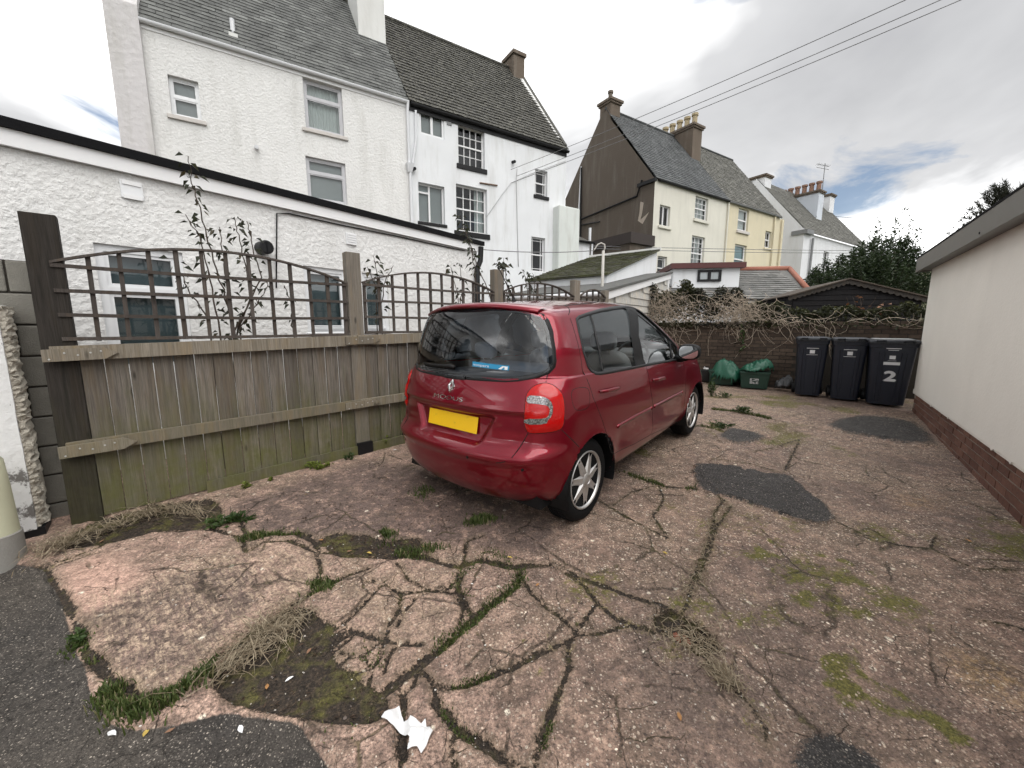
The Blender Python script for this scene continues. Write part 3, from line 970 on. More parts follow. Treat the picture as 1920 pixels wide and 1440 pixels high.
# --- surface features
X, Y, Zc = S[..., 0], S[..., 1], S[..., 2]
def sm(a, b, v): t = np.clip((v - a) / (b - a), 0, 1); return t * t * (3 - 2 * t)
rearm = (1 - sm(.60, .68, X)) * (Y < .2)
below = (1 - sm(.842, .858, Zc)) * sm(.60, .63, Zc)
Y += .011 * below * rearm                              # everything under the tailgate crease steps in
Y -= .006 * np.exp(-((Zc - .866) / .014) ** 2) * rearm  # the crease itself
hw = .300 + (Zc - .625) / (.815 - .625) * .105
rec = (1 - sm(-.022, .022, np.abs(X) - hw)) * sm(.612, .640, Zc) * (1 - sm(.800, .822, Zc)) * (Y < .2)
Y += .034 * rec
shelf = (1 - sm(.66, .74, X)) * (Y < .2)
Y -= .012 * shelf * (1 - sm(.588, .604, Zc)) * sm(.50, .56, Zc)
ARCH = [(.035, .30, .338), (2.49, .30, .342)]
for ay, az, ar in ARCH:
    r = np.hypot(Y - ay, Zc - az)
    X += .014 * np.exp(-np.clip(r - ar, 0, 9) / .045) * (X > .55) * (r > ar - .05) * sm(.30, .45, np.abs(S[..., 0]))
    near = (np.abs(r - ar) < .009) & (X > .55) & (Zc < .8)
    k = np.where(near, ar / np.maximum(r, 1e-6), 1)
    Y[:] = ay + (Y - ay) * k; Zc[:] = az + (Zc - az) * k
# door panels: slight waist hollow
X -= .010 * np.exp(-((Zc - .50) / .10) ** 2) * sm(.35, .5, Y) * (1 - sm(1.95, 2.1, Y))
# full shell: mirror (right half + left half without the shared centre line)
SL = S[:, 1:-1][:, ::-1].copy(); SL[..., 0] *= -1
FULL = np.concatenate([S, SL], 1)
NT = FULL.shape[1]
du = np.roll(FULL, -1, 1) - np.roll(FULL, 1, 1)
dv = np.gradient(FULL, axis=0)
NRM = np.cross(du, dv)
NRM /= np.linalg.norm(NRM, axis=2, keepdims=True) + 1e-12
NRM[-1] = (0, 0, 1)
ctr = np.array([0, 1.2, .8])
sgn = np.sign(((FULL - ctr) * NRM).sum(2)[: NR - 2].sum())
NRM *= sgn
NRM[-1] = (0, 0, 1)
ii = np.arange(NR * NT).reshape(NR, NT)
Q = np.stack([ii[:-1], np.roll(ii, -1, 1)[:-1], np.roll(ii, -1, 1)[1:], ii[1:]], -1)
VV = FULL.reshape(-1, 3); NN = NRM.reshape(-1, 3)
QC = VV[Q].mean(2)                                    # face centres
bvh = BVHTree.FromPolygons([tuple(p) for p in VV.tolist()], [tuple(q) for q in Q.reshape(-1, 4).tolist()])
def cast_px(px, py):
    d = w2c_dir(ray(px, py)).normalized()
    h = bvh.ray_cast(CAMC, d, 20)
    return h[0]
class Proj:
    """flat drawing board beside the car: 2D (a, z) <-> body surface; dirv points into the car"""
    def __init__(s, dirv):
        s.d = Vector(dirv).normalized(); s.t = Vector((-s.d.y, s.d.x, 0))
    def to2(s, p): return (p.x * s.t.x + p.y * s.t.y, p.z)
    def to2a(s, P): return P[..., 0] * s.t.x + P[..., 1] * s.t.y, P[..., 2]
    def to3(s, a, z):
        o = s.t * a - s.d * 6; o = Vector((o.x, o.y, z))
        h = bvh.ray_cast(o, s.d, 12)
        if h[0] is None: return None
        n = h[1]
        return (h[0], -n if n.dot(s.d) > 0 else n)
    def px(s, L):
        out = []
        for q in L:
            h = cast_px(*q)
            if h is not None: out.append(s.to2(h))
        return out
SIDE = Proj((-1, 0, 0)); REAR = Proj((0, 1, 0)); CORN = Proj((-.62, .78, 0))
def densify(L, step, closed=True):
    out = []
    n = len(L)
    for i in range(n if closed else n - 1):
        a = L[i]; b = L[(i + 1) % n]
        k = max(1, int(math.hypot(b[0] - a[0], b[1] - a[1]) / step))
        for j in range(k): out.append((a[0] + (b[0] - a[0]) * j / k, a[1] + (b[1] - a[1]) * j / k))
    if not closed: out.append(L[-1])
    return out
def rounded(L, it=2, closed=True):
    for _ in range(it):
        o = []; n = len(L)
        if not closed: o.append(L[0])
        for i in range(n if closed else n - 1):
            a = L[i]; b = L[(i + 1) % n]
            o.append((a[0] * .75 + b[0] * .25, a[1] * .75 + b[1] * .25)); o.append((a[0] * .25 + b[0] * .75, a[1] * .25 + b[1] * .75))
        if not closed: o.append(L[-1])
        L = o
    return L
def mir(P, m):
    return [(-p[0], p[1], p[2]) for p in P] if m else P
def place(pr, L, lift, m=False):
    out = []
    for a, z in L:
        h = pr.to3(a, z)
        if h is None: h = (pr.t * a + Vector((0, 0, z)), -pr.d)
        p = h[0] + h[1] * lift
        out.append((p.x, p.y, p.z))
    return mir(out, m)
def patch(name, pr, L, lift, mat, parent, step=.03, bulge=0.0, m=False):
    B = densify(L, step)
    arr = np.array(B)
    x0, x1, z0, z1 = arr[:, 0].min(), arr[:, 0].max(), arr[:, 1].min(), arr[:, 1].max()
    gxx, gzz = np.meshgrid(np.arange(x0, x1, step), np.arange(z0, z1, step))
    ins = in_poly(gxx, gzz, B)
    pts = [(a, z) for a, z in zip(gxx[ins], gzz[ins]) if (np.hypot(arr[:, 0] - a, arr[:, 1] - z).min() > step * .45)]
    vs = [Vector(q) for q in B] + [Vector(q) for q in pts]
    es = [(i, (i + 1) % len(B)) for i in range(len(B))]
    r = delaunay_2d_cdt(vs, es, [], 1, 1e-6)
    P = []
    for q in r[0]:
        dd = np.hypot(arr[:, 0] - q.x, arr[:, 1] - q.y).min()
        lf = lift + bulge * min(1, dd / .05) ** .6
        P.append(place(pr, [(q.x, q.y)], lf, m)[0])
    fs = [tuple(f) for f in r[2]]
    A = np.array(P); a, b, c = fs[0][:3]
    nn = sum(float(np.cross(A[f[1]] - A[f[0]], A[f[2]] - A[f[0]]) @ np.array((-pr.d.x if m else pr.d.x, pr.d.y, 0))) for f in fs)
    if nn > 0: fs = [f[::-1] for f in fs]
    return mesh_obj(name, c2w(P), fs, mat, parent, True)
def strip(mb, pr, L, hw, lift, closed=True, m=False, thick=0.0):
    """ribbon of half width hw along a 2D line on the body"""
    L = densify(L, .03, closed)
    n = len(L); A = []; B = []
    for i in range(n):
        p = L[(i - 1) % n] if closed or i > 0 else L[0]
        q = L[(i + 1) % n] if closed or i < n - 1 else L[-1]
        dx, dy = q[0] - p[0], q[1] - p[1]; l = math.hypot(dx, dy) or 1
        nx_, ny_ = -dy / l, dx / l
        A.append((L[i][0] + nx_ * hw, L[i][1] + ny_ * hw)); B.append((L[i][0] - nx_ * hw, L[i][1] - ny_ * hw))
    a3 = place(pr, A, lift, m); b3 = place(pr, B, lift, m)
    a0 = place(pr, A, lift - max(thick, .004), m); b0 = place(pr, B, lift - max(thick, .004), m)
    V = c2w(a3 + b3 + a0 + b0); fs = []
    for i in range(n if closed else n - 1):
        j = (i + 1) % n
        fs += [(i, j, n + j, n + i), (2 * n + i, 2 * n + j, j, i), (n + i, n + j, 3 * n + j, 3 * n + i)]
    if not closed and thick:
        fs += [(0, n, 3 * n, 2 * n), (n - 1, 2 * n - 1, 4 * n - 1, 3 * n - 1)]
    mb.add(V, fs)
    return mb

# ---------- outlines traced on the photograph, then kept as drawings on the car's own side and rear
_q3 = lambda L: [(940 + x / 4.8, 540 + y / 4.8) for x, y in L]
_q4 = lambda L: [(960 + x / 9, 680 + y / 9) for x, y in L]
_q6 = lambda L: [(740 + x / 6, 540 + y / 6) for x, y in L]
DLO = SIDE.px(_q3([(678, 285), (700, 262), (790, 232), (900, 200), (1000, 182), (1105, 168), (1165, 170), (1250, 182), (1335, 212), (1405, 258), (1470, 325), (1530, 415), (1580, 530), (1606, 640), (1440, 668), (1285, 697), (1140, 726), (1000, 752), (890, 770), (845, 766), (812, 748), (780, 705), (738, 570), (700, 400)]))
RW1 = SIDE.px(_q3([(690, 290), (715, 272), (795, 246), (850, 450), (905, 740), (870, 745), (835, 735), (800, 690), (755, 560), (715, 400)]))
RW2 = SIDE.px(_q3([(808, 240), (900, 212), (1000, 196), (1095, 184), (1160, 420), (1212, 692), (1060, 715), (918, 738), (868, 470)]))
FW1 = SIDE.px(_q3([(1172, 186), (1245, 194), (1325, 222), (1395, 270), (1458, 332), (1482, 370), (1510, 480), (1535, 640), (1420, 660), (1290, 685), (1235, 430)]))
FW2 = SIDE.px(_q3([(1500, 395), (1540, 470), (1575, 560), (1592, 632), (1552, 638), (1528, 500)]))
def side_poly(L): return SIDE.px(L)
D_REAR = side_poly([(1059, 573), (1066, 590), (1078, 625), (1087, 660), (1092, 695), (1112, 745), (1130, 790), (1141, 830), (1146, 848), (1152, 851), (1190, 832), (1220, 815), (1224, 805), (1224, 760), (1220, 730), (1212, 690), (1200, 640), (1175, 578), (1167, 564), (1120, 566)])
D_FRONT = side_poly([(1167, 564), (1175, 578), (1200, 640), (1212, 690), (1220, 730), (1224, 760), (1224, 805), (1220, 815), (1250, 801), (1276, 788), (1282, 765), (1286, 730), (1282, 685), (1272, 655), (1255, 615), (1235, 585), (1210, 570)])
RGR = REAR.px(_q6([(1085, 218), (1300, 242), (1500, 275), (1640, 318), (1697, 385), (1738, 500), (1768, 700), (1778, 830), (1768, 890), (1720, 943), (1600, 986), (1400, 1020), (1250, 1030)]))
TOPZ = RGR[0][1] + .012; BOTZ = RGR[-1][1] - .012
RG = RGR + [(.12, BOTZ), (-.12, BOTZ)] + [(-a, z) for a, z in RGR[::-1]] + [(-.12, TOPZ), (.12, TOPZ)]
if REAR.t.x < 0: RG = [(a, z) for a, z in RG]
LAMP = CORN.px(_q4([(560, 345), (460, 360), (380, 392), (300, 460), (250, 535), (228, 660), (215, 800), (207, 980), (225, 1090), (270, 1180), (420, 1190), (560, 1180), (680, 1165), (780, 1138), (845, 1095), (872, 1000), (886, 800), (878, 660), (850, 545), (805, 475), (755, 425), (660, 365)]))
LAMPC = CORN.px(_q4([(268, 560), (420, 563), (560, 590), (640, 640), (680, 720), (682, 830), (645, 920), (600, 960), (580, 1030), (222, 1032), (214, 935), (560, 935), (610, 890), (636, 800), (612, 745), (560, 717), (400, 697), (248, 683)]))
FUEL = SIDE.px(_q4([(1010, 470), (1080, 430), (1180, 415), (1270, 425), (1310, 500), (1315, 640), (1300, 740), (1220, 795), (1110, 810), (1060, 780), (1020, 690), (1000, 560)]))
TG_SEAM = [(-.615, .0)]

# ---------- cut the shell into panels
fx, fy_, fz = QC[..., 0], QC[..., 1], QC[..., 2]
sa, sz = SIDE.to2a(QC)
sa_l, _ = SIDE.to2a(QC * np.array([-1, 1, 1]))
right = fx > .3; left = fx < -.3
row_id = np.repeat(np.arange(NR - 1)[:, None], NT, 1)
def shrink(L, k):
    cx = sum(p[0] for p in L) / len(L); cz = sum(p[1] for p in L) / len(L)
    out = []
    for a, z in L:
        d = math.hypot(a - cx, z - cz); out.append((cx + (a - cx) * (d - k) / d, cz + (z - cz) * (d - k) / d))
    return out
hole = np.zeros(QC.shape[:2], bool)
for L in (DLO,):
    hole |= right & in_poly(sa, sz, L) & (row_id > R_BELT - 4)
    hole |= left & in_poly(sa_l, sz, L) & (row_id > R_BELT - 4)
ra, rz_ = REAR.to2a(QC)
rear_reg = fy_ < .15
hole |= rear_reg & in_poly(ra, rz_, shrink(RG, .012)) & (row_id > R_BELT - 8)
# windscreen opening
wsr = (row_id > R_COWL + 2) & (row_id < R_EAVE - 3) & (np.abs(fx) < .60 - .0 * fz) & (fy_ > 1.2)
hole |= wsr & (np.abs(fx) < .66 - .16 * (fz - 1.0) / .5)
for ay, az, ar in ARCH:
    hole |= (np.hypot(fy_ - ay, fz - az) < ar - .001) & (np.abs(fx) > .5)
panel = np.zeros(QC.shape[:2], int)                   # 0 shell
bump_top = np.where(np.abs(fx) < .70, .605, .605 + (np.abs(fx) - .70) * 1.0)
panel[(fy_ < .0) & (fz < np.minimum(bump_top, .73)) & rear_reg] = 1           # rear bumper
tg = (np.abs(fx) < np.where(fz > 1.0, .70, np.where(fz > .73, .63, .50 + (fz - .6) * 1.0))) & rear_reg & (fy_ < -.1) & (row_id < R_EAVE - 1) & (panel == 0) & (fz > .58)
panel[tg] = 2
for mm, aa, k in ((right, sa, 3), (left, sa_l, 4)):
    panel[mm & in_poly(aa, sz, D_REAR) & (row_id < R_EAVE - 2)] = k
    panel[mm & in_poly(aa, sz, D_FRONT) & (row_id < R_EAVE - 2)] = k + 2
panel[(row_id >= R_EAVE - 2)] = 7
panel[(row_id > R_BELT) & (row_id <= R_COWL) & (fy_ > 2.2)] = 8
panel[hole] = -1
def shell_obj(name, mask, mat, inset=0.0, flip=False):
    q = Q[mask]
    us, inv = np.unique(q, return_inverse=True)
    inv = inv.reshape(-1, 4)
    if flip: inv = inv[:, ::-1]
    P = VV[us] - NN[us] * inset
    o = mesh_obj(name, c2w(P), inv, mat, car, True)
    nn = (NN[us] * (-1 if flip else 1)) @ CMx
    o.data.normals_split_custom_set_from_vertices(nn.tolist())
    return o
body = shell_obj('body', panel == 0, CM['paint'])
bumper = shell_obj('rear_bumper', panel == 1, CM['paint'])
tailgate = shell_obj('tailgate', panel == 2, CM['paint'])
rdr = shell_obj('rear_door', panel == 3, CM['paint']); rdl = shell_obj('rear_door', panel == 4, CM['paint'])
fdr = shell_obj('front_door', panel == 5, CM['paint']); fdl = shell_obj('front_door', panel == 6, CM['paint'])
roof_p = shell_obj('roof', panel == 7, CM['paint'])
shell_obj('bonnet', panel == 8, CM['paint'])
shell_obj('cabin_lining', (panel >= 0) & (row_id > 22), CM['trim_in'], inset=.022, flip=True)

# ---------- glass, seals, gaps
for m_, par in ((False, (rdr, fdr)), (True, (rdl, fdl))):
    for L, pn in ((RW1, 0), (RW2, 0), (FW1, 1), (FW2, 1)):
        patch('window_glass', SIDE, shrink(L, -.012), -.004, CM['glass'], par[pn], .05, m=m_)
    mb = MB()
    strip(mb, SIDE, DLO, .011, .003, True, m_)
    mb.build('window_seal', CM['rubber'], car, True)
    # pillars between the panes
    patch('pillar_trim', SIDE, SIDE.px(_q3([(1096, 170), (1170, 170), (1236, 430), (1292, 695), (1212, 708), (1160, 420)])), .002, CM['black'], car, .03, m=m_)
    mb = MB(); strip(mb, SIDE, SIDE.px(_q3([(800, 236), (858, 460), (912, 742)])), .010, .002, False, m_)
    mb.build('window_divider', CM['rubber'], car, True)
    mb = MB(); strip(mb, SIDE, SIDE.px(_q3([(1484, 340), (1518, 480), (1543, 648)])), .011, .002, False, m_)
    mb.build('window_divider', CM['rubber'], car, True)
patch('rear_window', REAR, RG, .004, CM['glass_rear'], tailgate, .04)
mb = MB(); strip(mb, REAR, RG, .016, .0025, True); mb.build('window_seal', CM['rubber'], tailgate, True)
# windscreen
wsP = (row_id > R_COWL + 1) & (row_id < R_EAVE - 2) & (np.abs(fx) < .74 - .16 * (fz - 1.0) / .5) & (fy_ > 1.1)
o = shell_obj('windscreen', wsP, CM['glass'], inset=.006)
gap = MB()  # flush dark strips drawn as the shade of the panel gaps
for m_ in (False, True):
    strip(gap, SIDE, D_REAR, .0022, .0008, True, m_)
    strip(gap, SIDE, D_FRONT, .0022, .0008, True, m_)
    strip(gap, SIDE, rounded(FUEL, 1), .0018, .0008, True, m_)
    # tailgate edge: beside the glass, down to the lamp, then in under the lamp to the bumper
    seam = REAR.px(_q6([(1660, 235), (1668, 300), (1740, 470), (1786, 700), (1796, 860), (1720, 975), (1702, 1060)]))
    strip(gap, REAR, seam, .0022, .0012, False, m_)
    seam2 = REAR.px([(990, 812), (975, 838), (960, 858), (946, 866), (930, 868)])
    strip(gap, REAR, seam2, .0026, .0012, False, m_)
    seam3 = CORN.px([(1053, 806), (1070, 822), (1086, 838)])
    strip(gap, CORN, seam3, .0022, .0010, False, m_)
    # roof ditch
    strip(gap, SIDE, SIDE.px([(1060, 574), (1040, 572)]), .0015, .001, False, m_)
gap.build('panel_gaps', CM['gap'], car, True)
# crease on the bumper ledge is in the shell; parking sensors
for q in ((876, 857), (979, 881)):
    a = REAR.px([q])[0]
    for m_ in ((False, True) if q[0] > 900 else (False,)):
        h = REAR.to3(*a)
        if h:
            p = h[0].copy(); p.x *= -1 if m_ else 1
            mb = MB(); mb.lathe(c2w([p])[0], [(.011, -.004), (.011, .002), (.009, .003)], 12, axis=(CRt, CUp, -CU)); mb.build('parking_sensor', CM['black'], bumper, True)

# ---------- tail lamps
for m_ in (False, True):
    lo = patch('tail_lamp', CORN, rounded(LAMP, 1), .003, CM['lens'], car, .018, .012, m_)
    patch('reflector', CORN, rounded(LAMPC, 1), .0165, CM['clear'], lo, .014, 0, m_)
    mb = MB(); strip(mb, CORN, rounded(LAMP, 1), .0035, .002, True, m_); mb.build('lamp_seal', CM['gap'], lo, True)

# ---------- badge, lettering, plate, handle
def rear_sheet(pts, x, z, lift=.001):
    h = REAR.to3(x if REAR.t.x > 0 else -x, z)
    n = h[1]; up = Vector((0, 0, 1)); up = (up - n * up.dot(n)).normalized(); rt = up.cross(n) * -1
    if rt.x < 0: rt = -rt
    return h[0] + n * lift, rt, up, n
def bake(o0, rt, up, n, flat):
    return c2w([(o0 + rt * a + up * b + n * c)[:] for a, b, c in flat])
o0, rt_, up_, n_ = rear_sheet(None, 0.0, .982)
def rhomb(k, x=0): return [(x, .050 * k), (.033 * k + x, 0), (x, -.050 * k), (-.033 * k + x, 0)]
out = rhomb(1.0); inn = [(.004, .026), (.016, 0.0), (-.004, -.026), (-.016, 0.0)]
V = [(a, b, .002) for a, b in out] + [(a, b, .002) for a, b in inn] + [(a * .86, b * .86, .013) for a, b in out] + [(a * 1.25, b * 1.25, .013) for a, b in inn]
Fc = []
for i in range(4):
    j = (i + 1) % 4
    Fc += [(i, j, 8 + j, 8 + i), (8 + i, 8 + j, 12 + j, 12 + i), (12 + i, 12 + j, 4 + j, 4 + i)]
mesh_obj('badge', bake(o0, rt_, up_, n_, V), Fc, CM['chrome'], tailgate)
def text_mesh(body_, size, extr=.0):
    cu = bpy.data.curves.new('t', 'FONT'); cu.body = body_; cu.size = size; cu.align_x = 'CENTER'; cu.align_y = 'CENTER'; cu.extrude = extr
    ob = bpy.data.objects.new('t', cu)
    C.objects.link(ob)
    dg = bpy.context.evaluated_depsgraph_get()
    me = bpy.data.meshes.new_from_object(ob.evaluated_get(dg))
    V = [tuple(v.co) for v in me.vertices]; Fs = [tuple(p.vertices) for p in me.polygons]
    bpy.data.objects.remove(ob); bpy.data.curves.remove(cu); bpy.data.meshes.remove(me)
    return V, Fs
tv, tf = text_mesh('MODUS', .040, .0012)
sx = .31 / (max(v[0] for v in tv) - min(v[0] for v in tv))
o0, rt_, up_, n_ = rear_sheet(None, -.015, .900)
P = []
for a, b, c in tv:
    h = REAR.to3((a * sx - .015) * (1 if REAR.t.x > 0 else -1), .900 + b)
    P.append((h[0] + h[1] * (c + .003))[:])
mesh_obj('lettering', c2w(P), tf, CM['chrome'], tailgate)
pm = MB()
h0 = REAR.to3(0, .735)[0].y - .010
for_pl = [(-.26, -.056), (.26, -.056), (.26, .056), (-.26, .056)]
V = [(a, h0 + b * .22, .733 + b) for a, b in for_pl] + [(a, h0 + b * .22 + .006, .733 + b) for a, b in for_pl]
pm.hexa(c2w(V)); pm.build('number_plate', CM['plate'], tailgate, bevel=.003)
def handle(px0, px1, parent, m_):
    a, b = SIDE.px([px0, px1])
    n = 13; V = []; Fs = []
    for i in range(n):
        t = i / (n - 1)
        q = (a[0] + (b[0] - a[0]) * t, a[1] + (b[1] - a[1]) * t)
        h = SIDE.to3(*q)
        lift = .034 * min(1, math.sin(math.pi * min(max(t, .02), .98)) * 2.2)
        rr = .011 + .004 * math.sin(math.pi * t)
        for k in range(8):
            an = 2 * math.pi * k / 8
            p = h[0] + h[1] * (lift + .008 * math.cos(an)) + Vector((0, 0, 1)) * (rr * math.sin(an))
            V.append((-p.x if m_ else p.x, p.y, p.z))
    for i in range(n - 1):
        for k in range(8):
            Fs.append((i * 8 + k, i * 8 + (k + 1) % 8, (i + 1) * 8 + (k + 1) % 8, (i + 1) * 8 + k))
    Fs += [tuple(range(8)), tuple((n - 1) * 8 + k for k in range(8))]
    mesh_obj('handle', c2w(V), Fs, CM['paint'], parent, True)
    c = ((a[0] + b[0]) / 2, (a[1] + b[1]) / 2)
    ring = [(c[0] + .062 * math.cos(t), c[1] - .006 + .042 * math.sin(t)) for t in np.linspace(0, 2 * math.pi, 18)[:-1]]
for m_, rd_, fd_ in ((False, rdr, fdr), (True, rdl, fdl)):
    handle((1123, 735), (1158, 727), rd_, m_); handle((1222, 713), (1243, 707), fd_, m_)
    # rubbing strips and sill line
    L = SIDE.px([(1157, 800), (1190, 781), (1221, 765)]); L2 = SIDE.px([(1226, 762), (1255, 747), (1279, 735)])
    mb = MB(); strip(mb, SIDE, L, .013, .010, False, m_, .012); mb.build('rubbing_strip', CM['paint'], rd_, True)
    mb = MB(); strip(mb, SIDE, L2, .013, .010, False, m_, .012); mb.build('rubbing_strip', CM['paint'], fd_, True)
# roof spoiler lip over the rear glass
lipA = []; 
for a in np.linspace(-.57, .57, 41):
    e = zroof(np.array(a), np.array(-.31 + .10 * (abs(a) / .57) ** 3))
    lipA.append((a, -.335 + .115 * (abs(a) / .57) ** 2.6, float(e) + .004))
V = []; Fs = []
for a, y, z in lipA:
    c = max(0, 1 - (abs(a + .0) / .20) ** 4)           # raised centre section with the brake lamp
    V += [(a, y + .10, z + .010), (a, y + .02, z + .004), (a, y - .022 - .012 * c, z - .012), (a, y - .018 - .008 * c, z - .030 - .006 * c), (a, y + .03, z - .020)]
for i in range(len(lipA) - 1):
    for k in range(4):
        Fs.append((i * 5 + k, i * 5 + k + 1, i * 5 + 5 + k + 1, i * 5 + 5 + k))
mesh_obj('spoiler', c2w(V), Fs, CM['paint'], tailgate, True)
# rear wiper
def glass_pt(px, py, lift):
    p = cast_px(px, py); a, z = REAR.to2(p); h = REAR.to3(a, z); q = h[0] + h[1] * lift
    return c2w([q[:]])[0]
mb = MB()
mb.tube([glass_pt(857, 689, .02), glass_pt(851, 687, .035), glass_pt(840, 687, .030), glass_pt(820, 685, .022), glass_pt(800, 682, .016)], [.016, .018, .012, .009, .006], 8)
mb.tube([glass_pt(838, 690, .010), glass_pt(820, 688, .012), glass_pt(800, 685, .010), glass_pt(797, 680, .008)], .006, 6)
mb.build('wiper', CM['black'], tailgate, True)
# sticker with its name
stL = REAR.px([(887, 677.5), (956, 686), (954.5, 694.8), (887, 687)])
st = patch('sticker', REAR, stL, .006, CM['sticker'], tailgate, .03)
tv, tf = text_mesh('vospers', .05)
x0, x1 = min(v[0] for v in tv), max(v[0] for v in tv)
A_, B_, C_, D_ = [np.array(q) for q in stL]
P = []
for a, b, c in tv:
    u = .03 + (a - x0) / (x1 - x0) * .46; vv = .56 - b / .066
    q = (A_ * (1 - u) + B_ * u) * (1 - vv) + (D_ * (1 - u) + C_ * u) * vv
    h = REAR.to3(q[0], q[1]); P.append((h[0] + h[1] * .0075)[:])
mesh_obj('lettering', c2w(P), tf, CM['white'], st)
P = []
for u, vv in ((.74, .9), (.84, .2), (.97, .2), (.97, .9), (.90, .9), (.90, .45), (.87, .45), (.82, .9)):
    q = (A_ * (1 - u) + B_ * u) * (1 - vv) + (D_ * (1 - u) + C_ * u) * vv
    h = REAR.to3(q[0], q[1]); P.append((h[0] + h[1] * .0075)[:])
mesh_obj('emblem', c2w(P), [(0, 1, 2, 5, 6, 7), (2, 3, 4, 5)], CM['white'], st)
# aerial
bp = cast_px(931, 558) or Vector((0, .2, 1.57))
mb = MB(); b0 = c2w([(bp.x, bp.y, bp.z - .005)])[0]
mb.lathe(b0, [(.026, 0), (.022, .02), (.012, .035), (.006, .05), (0, .052)], 12, axis=(CRt, CU, CUp))
mb.tube([b0 + np.array(CUp) * .03, b0 + np.array(CUp) * .30 - np.array(CU) * .20], [.005, .003], 6)
mb.build('aerial', CM['black'], car, True)
# door mirrors
for m_ in (False, True):
    s_ = -1 if m_ else 1
    cx, cy2, cz2 = .955, 1.72, 1.065
    V = []; Fs = []
    nu, nv = 20, 12
    for j in range(nv + 1):
        th = math.pi * j / nv
        for i in range(nu):
            ph = 2 * math.pi * i / nu
            sp = lambda v, e: math.copysign(abs(v) ** e, v)
            X_ = .105 * sp(math.sin(th), .7) * sp(math.cos(ph), .75); Z_ = .078 * sp(math.sin(th), .7) * sp(math.sin(ph), .75)
            Yv = -.045 * sp(math.cos(th), .5) if math.cos(th) > 0 else .085 * -math.cos(th)
            V.append((s_ * (cx + X_), cy2 + Yv, cz2 + Z_))
    for j in range(nv):
        for i in range(nu):
            Fs.append((j * nu + i, j * nu + (i + 1) % nu, (j + 1) * nu + (i + 1) % nu, (j + 1) * nu + i))
    mo = mesh_obj('door_mirror', c2w(V), Fs, CM['black'], car, True)
    ring = [(s_ * (cx + .002 + .088 * math.copysign(abs(math.cos(t)) ** .75, math.cos(t))), cy2 - .047, cz2 + .062 * math.copysign(abs(math.sin(t)) ** .75, math.sin(t))) for t in np.linspace(0, 2 * math.pi, 29)[:-1]]
    mesh_obj('mirror_glass', c2w(ring), [tuple(range(28))], CM['mirror'], mo)
    mb = MB(); mb.tube(c2w([(s_ * .93, cy2 + .01, cz2 - .06), (s_ * .86, cy2 + .05, cz2 - .085), (s_ * .79, cy2 + .06, cz2 - .075)]), [.03, .03, .035], 8); mb.build('mirror_arm', CM['black'], mo, True)

